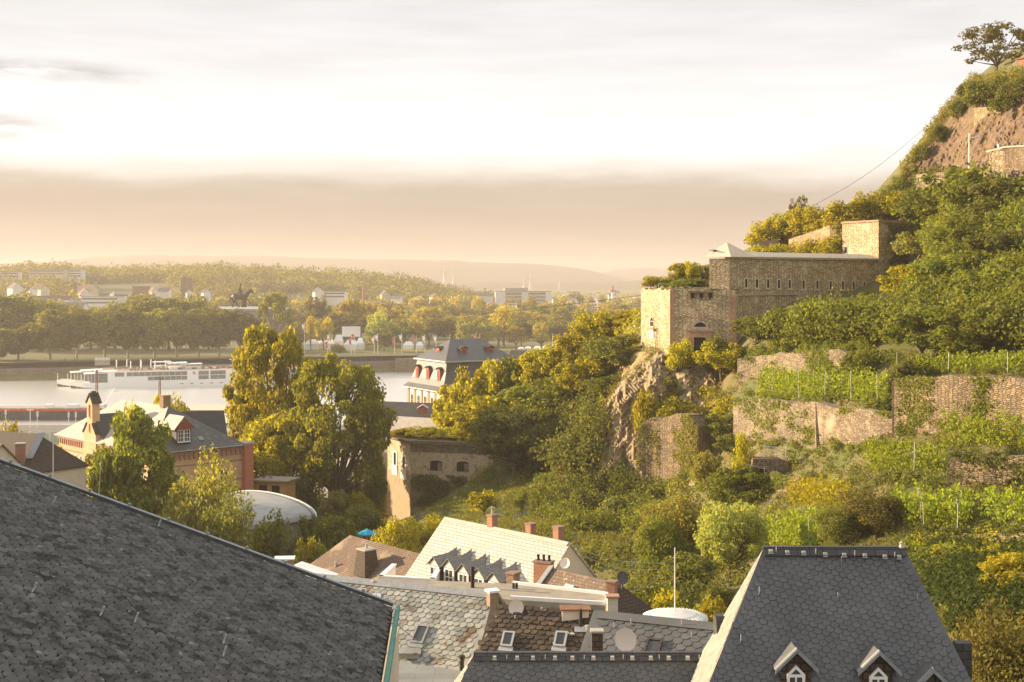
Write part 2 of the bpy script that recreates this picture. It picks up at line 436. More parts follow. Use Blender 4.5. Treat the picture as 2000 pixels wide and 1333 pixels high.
M['tank'] = mat('white_tank_coating', (.62, .61, .56), (.55, .54, .5), scale=1, rough=.5)
# ------------------------------------------------------------------ terrain (near bank, town, fortress hill)
# world points (x, y, z)
PTS = [(-60, 10, 27), (0, 0, 27), (30, 5, 28), (-20, 30, 27), (0, 50, 26), (14, 45, 27), (-60, 60, 23), (-40, 100, 17), (0, 80, 21), (0, 108, 17),
       (-20, 130, 14), (-60, 150, 11.5), (-100, 200, 9), (-60, 200, 9), (-38, 180, 10), (-12, 118, 15), (-16, 140, 13.5), (-18, 170, 12), (-20, 225, 7), (-60, 260, 8), (-150, 150, 10), (-250, 200, 8),
       (-150, 300, 7.5), (-60, 330, 7.5), (0, 330, 8), (-20, 290, 7.5), (60, 350, 9), (-250, 400, 6), (-150, 400, 6), (0, 410, 6), (120, 420, 6), (250, 430, 6),
       (250, 360, 10), (-330, 100, 10), (-330, 300, 7), (330, 420, 8), (-150, 20, 22), (-250, 20, 15), (-330, 450, 5), (330, 450, 6), (0, 450, 5), (-160, 450, 5)]
# hill points (photo u, v, distance)
HP = [(760, 1024, 229), (810, 1022, 222), (900, 1000, 178), (1000, 1012, 168), (1100, 1030, 160), (1250, 1060, 150), (1000, 960, 192), (1170, 955, 185), (1250, 948, 183),
      (1900, 1300, 62), (2000, 1300, 60), (1800, 1150, 82), (1900, 1100, 92), (1900, 1050, 100), (1900, 1000, 105), (1900, 930, 112), (1900, 880, 118), (1900, 840, 124), (1900, 770, 131),
      (1900, 735, 137), (1900, 690, 145), (1900, 650, 152), (1900, 600, 160), (1900, 500, 175), (1900, 400, 192), (1900, 340, 200), (1900, 225, 216), (1960, 150, 228), (2000, 130, 229),
      (1700, 1060, 105), (1700, 1000, 112), (1700, 940, 122), (1700, 880, 134), (1700, 845, 140), (1700, 780, 146), (1700, 735, 152), (1700, 690, 160), (1700, 640, 168), (1700, 590, 176),
      (1600, 1060, 115), (1600, 1000, 125), (1600, 940, 138), (1600, 880, 146), (1600, 855, 151), (1600, 785, 155), (1600, 740, 161), (1600, 690, 168), (1600, 640, 176), (1600, 590, 186),
      (1400, 1100, 130), (1400, 1000, 150), (1400, 960, 160), (1400, 900, 172), (1400, 850, 178), (1400, 800, 182), (1400, 750, 187), (1400, 700, 191.5), (1370, 682, 195),
      (1310, 695, 193.5), (1260, 700, 196), (1255, 665, 207), (1480, 650, 184), (1500, 600, 200), (1250, 830, 187), (1250, 760, 190), (1180, 800, 192), (1175, 880, 189),
      (1750, 580, 190), (1690, 577, 205), (1620, 583, 200), (1560, 590, 196), (1745, 560, 206), (1790, 530, 205), (1735, 545, 210), (1825, 470, 214), (1850, 345, 212), (1850, 560, 178),
      (1300, 560, 215), (1420, 565, 205), (1500, 512, 222), (1600, 508, 222), (1700, 505, 222), (1500, 502, 236), (1580, 498, 231), (1640, 492, 222), (1690, 480, 222), (1480, 475, 249), (1560, 462, 248), (1650, 428, 240), (1700, 395, 238), (1720, 365, 232), (1770, 340, 229), (1850, 215, 236), (1900, 165, 240),
      (1800, 280, 231), (1760, 335, 225),
      (1120, 890, 200), (1130, 800, 214), (1200, 700, 214), (1100, 765, 228), (1000, 825, 238), (900, 865, 243), (1050, 870, 215), (980, 900, 212), (1150, 700, 235), (1050, 790, 250)]
PTS += [tuple(P(*h)) for h in HP]
# hidden ground behind the spur and the hill
PTS += [(62, 266, 50), (46, 266, 46), (30, 264, 33), (10, 280, 16), (75, 270, 52), (95, 290, 52), (70, 310, 20), (130, 300, 60), (90, 260, 84), (130, 230, 98), (120, 180, 80), (100, 120, 55), (90, 60, 42),
        (180, 200, 105), (250, 200, 105), (330, 200, 100), (250, 100, 85), (330, 30, 70), (200, 30, 65), (120, 10, 45), (200, 280, 95), (300, 300, 90), (70, 30, 38)]
PA = np.array(PTS, float)
def tps(d2): return np.where(d2 > 1e-9, .5 * d2 * np.log(np.maximum(d2, 1e-9)), 0)
def solve_rbf():
    n = len(PA); xy = PA[:, :2] / 100
    d2 = ((xy[:, None] - xy[None]) ** 2).sum(2)
    A = np.zeros((n + 3, n + 3)); A[:n, :n] = tps(d2) + np.eye(n) * 2e-4
    A[:n, n] = 1; A[:n, n + 1:] = xy; A[n, :n] = 1; A[n + 1:, :n] = xy.T
    return np.linalg.solve(A, np.concatenate([PA[:, 2], np.zeros(3)])), xy
RBF, RXY = solve_rbf()
GX0, GX1, GY0, GY1, GS = -340.0, 340.0, 0.0, 452.0, 2.0
gx = np.arange(GX0, GX1 + .1, GS); gy = np.arange(GY0, GY1 + .1, GS)
HG = np.zeros((len(gy), len(gx)))
for j, yy in enumerate(gy):
    q = np.stack([gx / 100, np.full_like(gx, yy / 100)], 1)
    d2 = ((q[:, None] - RXY[None]) ** 2).sum(2)
    HG[j] = tps(d2) @ RBF[:-3] + RBF[-3] + q @ RBF[-2:]
XX, YY = np.meshgrid(gx, gy)
HG = np.clip(HG, 4.5, 110)
HG[YY > 414] = -3.0                                                          # below the quay wall
HG[(YY > 340) & (YY <= 372)] = np.minimum(HG[(YY > 340) & (YY <= 372)], 5.4)
HG[(YY > 372) & (YY <= 436)] = np.minimum(HG[(YY > 372) & (YY <= 436)], 2.4)
def H(x, y):
    fx = min(max((x - GX0) / GS, 0), len(gx) - 1.001); fy = min(max((y - GY0) / GS, 0), len(gy) - 1.001)
    i, j = int(fx), int(fy); a, b = fx - i, fy - j
    return float((HG[j, i] * (1 - a) + HG[j, i + 1] * a) * (1 - b) + (HG[j + 1, i] * (1 - a) + HG[j + 1, i + 1] * a) * b)
def Hv(x, y):
    fx = np.clip((x - GX0) / GS, 0, len(gx) - 1.001); fy = np.clip((y - GY0) / GS, 0, len(gy) - 1.001)
    i, j = fx.astype(int), fy.astype(int); a, b = fx - i, fy - j
    return (HG[j, i] * (1 - a) + HG[j, i + 1] * a) * (1 - b) + (HG[j + 1, i] * (1 - a) + HG[j + 1, i + 1] * a) * b
def hits(u, v, y0=42.0, y1=425.0):
    """where the sight lines through photo points (u, v) meet the terrain: array of distances, nan when they miss"""
    u, v = np.asarray(u, float), np.asarray(v, float)
    Y = np.full(u.shape, np.nan); Yc = y0
    kx, kz = (u - U0) / F, (v - V0) / F
    while Yc < y1:
        m = np.isnan(Y)
        if not m.any(): break
        h = (CZ - kz[m] * Yc) <= Hv(kx[m] * Yc, np.full(m.sum(), Yc))
        t = Y[m]; t[h] = Yc; Y[m] = t
        Yc += .5
    return Y
def hit(u, v, y0=42.0):
    Y = float(hits([u], [v], y0)[0])
    return None if Y != Y else P(u, v, Y)
def grid_obj(name, X, Y, Z, m, kind='structure', smooth=True):
    ny, nx = X.shape
    me = bpy.data.meshes.new(name)
    idx = np.arange(ny * nx).reshape(ny, nx)
    q = np.stack([idx[:-1, :-1], idx[:-1, 1:], idx[1:, 1:], idx[1:, :-1]], 2).reshape(-1, 4)
    me.vertices.add(ny * nx); me.vertices.foreach_set('co', np.stack([X, Y, Z], 2).astype('f').ravel())
    me.loops.add(q.size); me.loops.foreach_set('vertex_index', q.ravel().astype('i'))
    me.polygons.add(len(q)); me.polygons.foreach_set('loop_start', np.arange(0, q.size, 4, dtype='i'))
    me.polygons.foreach_set('use_smooth', np.full(len(q), smooth))
    me.update(calc_edges=True); me.validate()
    me.materials.append(m); uv_box(me)
    o = bpy.data.objects.new(name, me); col.objects.link(o)
    if kind: o['kind'] = kind
    return o
grid_obj('terrain', XX, YY, HG, M['soil'])

# ------------------------------------------------------------------ river, far bank, far plain, hills
def water_mat():
    m = bpy.data.materials.new('river_water'); m.use_nodes = True
    nt = m.node_tree; N, Lk = nt.nodes.new, nt.links.new
    bs = nt.nodes['Principled BSDF']
    bs.inputs['Base Color'].default_value = (.86, .83, .75, 1); bs.inputs['Roughness'].default_value = .3; bs.inputs['Metallic'].default_value = .75
    bs.inputs['Specular IOR Level'].default_value = 1.0; bs.inputs['IOR'].default_value = 1.6
    tc = N('ShaderNodeTexCoord'); mp = N('ShaderNodeMapping'); mp.inputs['Scale'].default_value = (.10, .22, 1)
    Lk(tc.outputs['Object'], mp.inputs[0])
    n = N('ShaderNodeTexNoise'); n.inputs['Scale'].default_value = 1.0; n.inputs['Detail'].default_value = 6; n.inputs['Roughness'].default_value = .62
    Lk(mp.outputs[0], n.inputs['Vector'])
    b = N('ShaderNodeBump'); b.inputs['Strength'].default_value = .6; b.inputs['Distance'].default_value = .5
    Lk(n.outputs[0], b.inputs['Height']); Lk(b.outputs[0], bs.inputs['Normal'])
    return m
o = MB(); o.poly([(-1200, 400, 0), (1200, 400, 0), (1200, 1000, 0), (-1200, 1000, 0)])
tag(o.build('river_water', water_mat()), kind='structure')
# far bank line: waterline points
BANK = [(-1200, 560), (-400, 607), (-240, 624), (-60, 684), (-48, 686), (60, 690), (1200, 700)]
# embankment levels (structure): sloping dirty foot, wall, promenade
def bank_y(x):
    for (x0, y0), (x1, y1) in zip(BANK, BANK[1:]):
        if x0 <= x <= x1: return y0 + (y1 - y0) * (x - x0) / (x1 - x0)
    return BANK[-1][1]
# far ground: from the far bank to the horizon, rising to the wooded ridge at mid distance
ys = np.concatenate([np.linspace(0, 400, 41), np.linspace(420, 2600, 80), np.geomspace(2700, 9000, 25)])
xs = np.concatenate([np.linspace(-4200, -1300, 14), np.linspace(-1200, 1200, 121), np.linspace(1300, 4200, 14)])
FX, FO = np.meshgrid(xs, ys)
by = np.vectorize(bank_y)(np.clip(FX, -1200, 1200))
FY = by + 9 + FO
def far_h(x, y):
    """height of the far land: flat plain at 8 m, the wooded ridge to the left, both as smooth swells"""
    u = 1000 + x / y * F
    z = 8.0 + 0.0012 * np.clip(y - 900, 0, 4000)
    top = np.interp(u, [-400, 0, 60, 200, 300, 420, 560, 700, 780, 850, 930, 1000], [42, 39, 44, 38, 40, 43, 38, 34, 28, 18, 7, 0])
    ridge = top * np.exp(-((y - 1750) / 330.0) ** 2)
    shelf = np.interp(u, [-200, 250, 500, 700], [16, 16, 10, 0]) / (1 + np.exp(-(y - 1330) / 25.0)) * np.exp(-(np.clip(y - 1750, 0, 9e9) / 400.0) ** 2)
    return z + np.maximum(ridge, shelf)
FZ = far_h(FX, FY)
grid_obj('far_ground', FX, FY, FZ, M['farland'])
def strip(name, prof, m, x0=-1200, x1=1200, n=80):
    """prof: (offset behind the waterline, z)"""
    X = np.linspace(x0, x1, n)
    b = np.array([bank_y(x) for x in X])
    G = np.array([[(x, y + d, z) for x, y in zip(X, b)] for d, z in prof])
    return grid_obj(name, G[..., 0], G[..., 1], G[..., 2], m, smooth=False)
strip('bank_slope', [(-1.5, -1), (0, 0.2), (6.0, 2.2)], M['soil'], -1200, -60)
strip('embankment_wall', [(6.0, 2.1), (6.4, 5.0)], M['rubble_grey'], -1200, -60)
strip('promenade', [(6.4, 5.0), (9, 5.2), (18, 6.3), (22, 8.15)], M['asphalt'], -1200, -60)
strip('quay_wall', [(-.3, -1), (0.2, 7.0)], M['rubble_grey'], -60, 1200)
strip('quay_promenade', [(0.2, 7.0), (0.9, 7.0), (0.9, 6.4), (26, 6.4), (26.2, 8.3)], M['quay'], -60, 1200)
g = MB(); g.poly([(-110, 722, 8.12), (160, 722, 8.12), (160, 775, 8.12), (-110, 775, 8.12)])
tag(g.build('lawn', M['lawn']), kind='structure')

def ridge_hill(name, Y, depth, prof, m, amp):
    us = np.linspace(prof[0][0], prof[-1][0], 160)
    tz = np.interp(us, [p[0] for p in prof], [CZ - (p[1] - V0) / F * Y for p in prof])
    tz += np.array([amp * (mnoise.noise((u * .02, 3.1, Y * .001)) + .5 * mnoise.noise((u * .06, 1.1, 0))) for u in us])
    t = np.linspace(-1, 1, 15)
    X = np.array([[(u - 1000) / F * Y * (1 + k * depth / Y) for u in us] for k in t])
    YY_ = np.array([[Y + k * depth for u in us] for k in t])
    Z = np.array([[max(6, 6 + (z - 6) * math.cos(k * math.pi / 2) ** 1.2) for z in tz] for k in t])
    return grid_obj(name, X, YY_, Z, m)
ridge_hill('hills', 6200, 1100, [(-500, 530), (0, 516), (90, 512), (180, 502), (280, 498), (380, 500), (480, 499), (600, 503), (720, 506), (860, 509), (1000, 514), (1100, 520), (1160, 530), (1230, 545), (1300, 556)], M['hillwood'], 6)
ridge_hill('hills', 7800, 1000, [(1050, 552), (1130, 540), (1200, 528), (1240, 524), (1290, 526), (1360, 530), (1500, 538), (1800, 534), (2200, 530)], M['hillwood'], 6)
ridge_hill('hills', 4600, 500, [(700, 562), (780, 556), (860, 553), (960, 551), (1100, 552), (1250, 549), (1400, 552)], M['hillwood'], 4)

# the air: warm evening haze
hz = MB(); hz.box((0, 4700, 79), (9400, 9700, 176))
hm = bpy.data.materials.new('warm_haze'); hm.use_nodes = True
nt = hm.node_tree; nt.nodes.clear()
pv = nt.nodes.new('ShaderNodeVolumePrincipled'); oo = nt.nodes.new('ShaderNodeOutputMaterial')
nt.links.new(pv.outputs[0], oo.inputs['Volume'])
HAZE_D = 0.00020
pv.inputs['Density'].default_value = HAZE_D
pv.inputs['Color'].default_value = (.69, .63, .585, 1)
pv.inputs['Anisotropy'].default_value = .15
ho = hz.build('haze', hm); tag(ho, kind='stuff')

# ------------------------------------------------------------------ foliage
NR = np.random.default_rng(11)
def leaf_mesh(name, pts, nrm, size, mats, aspect=.62, tris=False):
    """one small leaf-shaped rhombus per point"""
    n = len(pts)
    a = NR.normal(size=(n, 3)); a -= (a * nrm).sum(1)[:, None] * nrm
    a /= np.linalg.norm(a, axis=1)[:, None] + 1e-9
    b = np.cross(nrm, a)
    s = size * NR.uniform(.6, 1.35, n)[:, None]
    q = np.stack([pts - a * s, pts + b * s * aspect, pts + a * s, pts - b * s * aspect], 1)
    me = bpy.data.meshes.new(name)
    me.vertices.add(n * 4); me.vertices.foreach_set('co', q.astype('f').ravel())
    me.loops.add(n * 4); me.loops.foreach_set('vertex_index', np.arange(n * 4, dtype='i'))
    me.polygons.add(n); me.polygons.foreach_set('loop_start', np.arange(0, n * 4, 4, dtype='i'))
    me.update(calc_edges=True)
    for m in (mats if isinstance(mats, (list, tuple)) else [mats]): me.materials.append(m)
    return me
def cloud(clumps, per, out=.75, upb=.35):
    """points and normals through the clumps (x, y, z, rx, rz): denser near each clump's skin"""
    P_, N_ = [], []
    for (x, y, z, r, rz) in clumps:
        n = max(3, int(per))
        d = NR.normal(size=(n, 3)); d /= np.linalg.norm(d, axis=1)[:, None]
        rad = NR.uniform(0.35, 1.05, n)[:, None] ** .6
        P_.append(np.array([x, y, z]) + d * rad * np.array([r, r, rz]))
        nn = d * out + NR.normal(size=(n, 3)) * .55 + np.array([0, 0, upb])
        N_.append(nn / np.linalg.norm(nn, axis=1)[:, None])
    return np.concatenate(P_), np.concatenate(N_)
def crown_clumps(rng, n, zc, rx, rz, cr, low=-.75, shell=.62, power=1.0):
    out = []
    for i in range(n):
        while True:
            d = np.array([rng.gauss(0, 1) for _ in range(3)]); d /= np.linalg.norm(d)
            if d[2] > low: break
        s = shell + (1 - shell) * rng.random()
        if rng.random() < .18: s *= .5
        r = cr * rng.uniform(.65, 1.25)
        k = (1 - r / rx * .6)
        out.append((d[0] * rx * s * k, d[1] * rx * s * k, zc + d[2] * rz * s * k, r, r * rng.uniform(.7, .95) * min(1.6, (rz / rx) ** .5)))
    return out
def limbs(mb, rng, clumps, base_r, split, bend=.1, m=0, k=9):
    top = sorted(clumps, key=lambda c: -c[2])
    sp = V(rng.uniform(-.02, .02), rng.uniform(-.02, .02), split)
    mb.tube([V(0, 0, -.04), V(0, 0, split * .35), sp], [base_r * 1.35, base_r, base_r * .85], 7, m)
    for c in rng.sample(clumps, min(k, len(clumps))):
        e = V(c[0], c[1], c[2]); mid = sp.lerp(e, .5) + V(0, 0, -.04 + bend * rng.random())
        mb.tube([sp - V(0, 0, .02), mid, e], [base_r * .62, base_r * .36, base_r * .12], 5, m)
PROTO = {}
def proto(kind, i, nclump, per, leaf, zc, rx, rz, cr, base_r, split, low=-.75, shell=.62, k=9, fill=True):
    rng = random.Random(hash((len(kind), i * 31 + nclump)) & 0xffff)
    cl = crown_clumps(rng, nclump, zc, rx, rz, cr, low, shell)
    p, n = cloud(cl, per)
    zs = 1.0 / np.quantile(p[:, 2], .995); xs_ = .5 / np.quantile(np.hypot(p[:, 0], p[:, 1]), .985)
    p = p * np.array([xs_, xs_, zs]); cl = [(c[0] * xs_, c[1] * xs_, c[2] * zs, c[3], c[4]) for c in cl]
    cm = leaf_mesh('crown', p, n, leaf, M['leaf_green'])
    mb = MB(); limbs(mb, rng, cl, base_r, split, k=k)
    tm = bpy.data.meshes.new('trunk'); tm.from_pydata(mb.v, [], mb.f); tm.update(); tm.materials.append(M['bark']); uv_box(tm)
    PROTO.setdefault(kind, []).append((cm, tm))
for i in range(3):
    proto('round', i, 50, 100, .030, .57, .46, .43, .125, .026, .26, shell=.68)
    proto('small', i, 26, 42, .055, .52, .46, .47, .19, .026, .2)
    proto('bush', i, 30, 120, .036, .40, .46, .55, .19, .02, .10, low=-.35)
    proto('poplar', i, 30, 60, .035, .54, .40, .46, .17, .03, .12)
for i in range(2):
    proto('big', i, 105, 120, .0205, .57, .47, .42, .092, .026, .26, k=16, shell=.72)
    proto('huge', i, 120, 210, .0145, .57, .47, .42, .076, .024, .26, k=22, shell=.76)
    proto('plane', i, 60, 170, .027, .58, .48, .43, .14, .026, .22, k=10, shell=.7, low=-.95)
    proto('open', i, 46, 80, .02, .60, .46, .41, .085, .024, .30, k=13, shell=.7)
    proto('fine', i, 46, 240, .019, .50, .46, .47, .15, .022, .18, low=-.9)
def pads_proto():
    rng = random.Random(5); cl = []
    for i in range(46):
        a = rng.uniform(0, 2 * math.pi); e = rng.uniform(-.15, 1.35); r = rng.uniform(.75, 1)
        cl.append((.42 * r * math.cos(e) * math.cos(a), .42 * r * math.cos(e) * math.sin(a), .56 + .40 * r * math.sin(e), .075, .075))
    p, n = cloud(cl, 150, out=1.1, upb=.1)
    mb = MB(); limbs(mb, rng, cl, .03, .3, k=40)
    tm = bpy.data.meshes.new('trunk'); tm.from_pydata(mb.v, [], mb.f); tm.update(); tm.materials.append(M['bark_pale']); uv_box(tm)
    PROTO['pads'] = [(leaf_mesh('crown', p, n, .02, M['leaf_green']), tm)]
pads_proto()
TREES = []
def tree(kind, name, label, x, y, z0, h, w, leaf, cat='tree', group=None, trunk=True, var=None, bark=None):
    cm, tm = PROTO[kind][(var if var is not None else R.randrange(99)) % len(PROTO[kind])]
    t = thing(name, label, cat, (x, y, z0), group, R.uniform(0, 6.28))
    t.scale = (w, w, h)
    for nm, me, mm in (('crown', cm, M[leaf]), ('trunk', tm, bark)):
        if nm == 'trunk' and not trunk: continue
        o = bpy.data.objects.new(nm, me); col.objects.link(o); o.parent = t
        if mm is not None:
            o.material_slots[0].link = 'OBJECT'; o.material_slots[0].material = mm
    TREES.append(t)
    return t
def tree_px(kind, name, label, u, vtop, wpx, leaf, Y=None, vbase=None, cat='tree', group=None, sink=0.0, **kw):
    """crown top at photo row vtop, rooted on the ground"""
    if Y is None:
        p = hit(u, vbase); Y = p.y
    x = (u - U0) / F * Y
    z0 = (H(x, Y) if Y < 430 else float(far_h(np.array(x), np.array(Y)))) - sink
    zt = CZ - (vtop - V0) / F * Y
    z0 = min(z0, zt - .72 * wpx / F * Y)
    return tree(kind, name, label, x, Y, z0, zt - z0, wpx / F * Y, leaf, cat, group, **kw)

def in_poly(u, v, poly):
    c = False; j = len(poly) - 1
    for i in range(len(poly)):
        (x0, y0), (x1, y1) = poly[i], poly[j]
        if (y0 > v) != (y1 > v) and u < (x1 - x0) * (v - y0) / (y1 - y0) + x0: c = not c
        j = i
    return c
def cover(name, poly, n, size, leaf, kind='leaf', height=(.1, .6), clump=None, Y0=40.0, upb=.5, seed=1, clump_scale=.06, thresh=-.2, aspect=.62):
    """ground cover growing over the terrain inside a region of the hillside"""
    rng = random.Random(seed); us = [p[0] for p in poly]; vs = [p[1] for p in poly]
    pts, nr, cand = [], [], []
    tries = 0; k = clump or 1; n = int(n * 1.35) if max(us) > 2100 else n
    while len(cand) < n // k and tries < n * 6:
        tries += 1
        u, v = rng.uniform(min(us), max(us)), rng.uniform(min(vs), max(vs))
        if in_poly(u, v, poly) and mnoise.noise((u * clump_scale, v * clump_scale, seed)) > thresh: cand.append((u, v))
    D = hits([c[0] for c in cand], [c[1] for c in cand], Y0)
    for (u, v), Y in zip(cand, D):
        if Y != Y: continue
        p = P(u, v, Y)
        for _ in range(k):
            pts.append((p.x + rng.gauss(0, size * 1.2 * (k > 1)), p.y + rng.gauss(0, size * 1.2 * (k > 1)), H(p.x, p.y) + rng.uniform(*height)))
            if kind == 'blade': nr.append((rng.gauss(0, 1), rng.gauss(0, 1), .15))
            else: nr.append((rng.gauss(0, .6) - .15, rng.gauss(0, .6) - .4, upb + rng.gauss(0, .4)))
    nr = np.array(nr); nr /= np.linalg.norm(nr, axis=1)[:, None] + 1e-9
    me = leaf_mesh(name, np.array(pts), nr, size, M[leaf], aspect)
    o = bpy.data.objects.new(name, me); col.objects.link(o); o['kind'] = 'stuff'
    return o
# ------------------------------------------------------------------ building kit
def onplane(u, v, p0, n):
    d = V((u - U0) / F, 1, -(v - V0) / F); o = V(0, 0, CZ)
    return o + d * ((Vector(p0) - o).dot(n) / d.dot(n))
def flatv(a): return V(a[0], a[1], 0)
UP = V(0, 0, 1)
def house(name, label, cat, r0, r1, hw, drop, zb, wall, roof, hip=(0, 0), hw2=None, over=.35, thick=.16, group=None, endmat=None, roofname='roof', hipb=None):
    """r0, r1: ridge ends; side a lies to the left of r0->r1; returns (root, info)"""
    r0, r1 = Vector(r0), Vector(r1); r1.z = r0.z
    d = flatv(r1 - r0).normalized(); n = V(-d.y, d.x, 0); hw2 = hw2 or hw
    dz = V(0, 0, -drop)
    dz2 = V(0, 0, -drop * hw2 / hw)
    e = {'0a': r0 - d * hip[0] + n * hw + dz, '1a': r1 + d * hip[1] + n * hw + dz, '0b': r0 - d * hip[0] - n * hw2 + dz2, '1b': r1 + d * (hip[1] if hipb is None else hipb) - n * hw2 + dz2}
    ov0 = d * over if hip[0] == 0 else V(0, 0, 0); ov1 = d * over if hip[1] == 0 else V(0, 0, 0)
    root = thing(name, label, cat, (*((e['0a'] + e['1b']) / 2).xy, zb), group)
    rf = MB(); tv = V(0, 0, -thick)
    def slab(pts, m=0): rf.prism(pts, tv, m)
    slab([r0 - ov0, r1 + ov1, e['1a'] + ov1, e['0a'] - ov0])
    slab([r0 - ov0, e['0b'] - ov0, e['1b'] + ov1, r1 + ov1])
    m2 = 1 if endmat else 0
    if hip[0]: slab([r0, e['0a'], e['0b']])
    if hip[1]: slab([r1, e['1b'], e['1a']], m2)
    ro = rf.build(roofname, [roof, endmat] if endmat else roof, root)
    w = MB(); k = over / hw
    def ins(c, sd, en):
        s_ = -1 if sd == 'a' else 1
        q = c + n * (s_ * over)
        if en == 0 and hip[0]: q += d * over
        if en == 1 and hip[1]: q -= d * over
        q.z = c.z + drop * k - thick - .03
        return q
    c = {'0a': ins(e['0a'], 'a', 0), '1a': ins(e['1a'], 'a', 1), '0b': ins(e['0b'], 'b', 0), '1b': ins(e['1b'], 'b', 1)}
    gnd = lambda q: V(q.x, q.y, zb)
    w.poly([gnd(c['0a']), c['0a'], c['1a'], gnd(c['1a'])][::-1])
    w.poly([gnd(c['1b']), c['1b'], c['0b'], gnd(c['0b'])][::-1])
    t0, t1 = r0 + V(0, 0, -thick - .05), r1 + V(0, 0, -thick - .05)
    w.poly([gnd(c['0b']), c['0b'], c['0a'], gnd(c['0a'])][::-1] if hip[0] else [gnd(c['0b']), c['0b'], t0, c['0a'], gnd(c['0a'])][::-1])
    w.poly([gnd(c['1a']), c['1a'], c['1b'], gnd(c['1b'])][::-1] if hip[1] else [gnd(c['1a']), c['1a'], t1, c['1b'], gnd(c['1b'])][::-1])
    wo = w.build('wall', wall, root)
    return root, dict(d=d, n=n, e=e, c=c, r0=r0, r1=r1, roof=ro, wall=wo,
                      na=(n * drop + UP * hw).normalized(), nb=(-n * drop + UP * hw).normalized(),
                      n1=(d * drop + UP * max(hip[1], .1)).normalized(), n0=(-d * drop + UP * max(hip[0], .1)).normalized())
def window(root, c, t, n, w, h, fm, bars=(1, 1), arch=0.0, fr=.07, name='window', glass=None, proud=.05, sub=True):
    """c: middle of the sill on the wall face; t along the wall, n outwards"""
    c, t, n = Vector(c), Vector(t), Vector(n)
    def outline(w, h, a):
        pts = [c - t * w / 2, c + t * w / 2]
        if a:
            for k in range(0, 9):
                th = math.pi * k / 8
                pts.append(c + t * (math.cos(th) * w / 2) + UP * (h - a + math.sin(th) * a))
        else: pts += [c + t * w / 2 + UP * h, c - t * w / 2 + UP * h]
        return pts
    f = MB()
    b = proud
    f.obox(c - t * w / 2 + n * .004, t * fr, n * b, UP * (h - arch)); f.obox(c + t * (w / 2 - fr) + n * .004, t * fr, n * b, UP * (h - arch))
    f.obox(c - t * (w / 2 + .03) + n * .006 - UP * .06, t * (w + .06), n * (b + .06), UP * (.06 + fr))
    if arch:
        po = outline(w, h, arch)[2:]
        pi = [c + (p - c) - (p - c - UP * (h - arch)).normalized() * fr for p in po]
        for k in range(8): f.prism([po[k] + n * .004, po[k + 1] + n * .004, pi[k + 1] + n * .004, pi[k] + n * .004], n * b)
    else: f.obox(c - t * (w / 2 - fr) + n * .004 + UP * (h - fr), t * (w - 2 * fr), n * b, UP * fr)
    for k in range(bars[0]): f.obox(c - t * (w / 2 - w * (k + 1) / (bars[0] + 1) + fr * .3) + n * .005, t * fr * .6, n * b * .8, UP * (h - fr - arch * .1))
    for k in range(bars[1]): f.obox(c - t * w / 2 + n * .006 + UP * (h * (k + 1) / (bars[1] + 1)), t * w, n * b * .6, UP * fr * .6)
    g = MB(); g.poly([p + n * .012 for p in outline(w - .02, h - .02, arch)])
    if sub:
        o = f.build(name, fm, root); g.build('pane', glass or M['glass'], o)
        return o
    f.m = [0] * len(f.f)
    f.poly(g.v, 1)
    return f.build(name, [fm, glass or M['glass']], root)
def slates(mb, poly, t, w, h, lift=.02, jit=.012, rot=0.0, m=0, n=None, joint=0.0):
    """overlapping scale-cut slates laid in courses over a plane polygon"""
    poly = [Vector(p) for p in poly]
    if n is None: n = (poly[1] - poly[0]).cross(poly[2] - poly[0]).normalized()
    if n.z < 0: n = -n
    t = (Vector(t) - n * Vector(t).dot(n)).normalized(); s = n.cross(t).normalized()
    if s.z > 0: s = -s
    if rot: t, s = t * math.cos(rot) + s * math.sin(rot), s * math.cos(rot) - t * math.sin(rot)
    o = poly[0]
    q = [((p - o).dot(t), (p - o).dot(s)) for p in poly]
    a0, a1 = min(x for x, _ in q), max(x for x, _ in q); b0, b1 = min(y for _, y in q), max(y for _, y in q)
    shape = [(0, -.15), (1, -.15), (1.0, .60), (.93, .84), (.74, 1.02), (.48, 1.0), (.22, .84), (.05, .60), (0, .38)]
    r = 0; y = b0 - h
    while y < b1 + h:
        x = a0 - w + (w * .5 if r % 2 else 0) + R.uniform(-.02, .02)
        while x < a1 + w:
            if all(in_poly(x + w * fx, y + h * fy, q) for fx, fy in ((.12, .05), (.88, .05), (.8, .85), (.2, .85))):
                jx, jy, jl = R.uniform(-jit, jit), R.uniform(-jit, jit), R.uniform(.6, 1.4)
                g = .93
                mb.poly([o + t * (x + jx + w * (.5 + (px - .5) * g)) + s * (y + jy + h * py) + n * (.006 + lift * jl * (py + .15)) for px, py in shape], m)
                if joint: mb.poly([o + t * (x + jx + w * (.5 + (px - .5) * (g + joint))) + s * (y + jy + h * (py + joint * .55 * (py > .3))) + n * (.002 + lift * jl * (py + .15) - .003) for px, py in shape], 1)  # larger dark copy underneath paints the shadow gap round each slate
            x += w
        y += h; r += 1
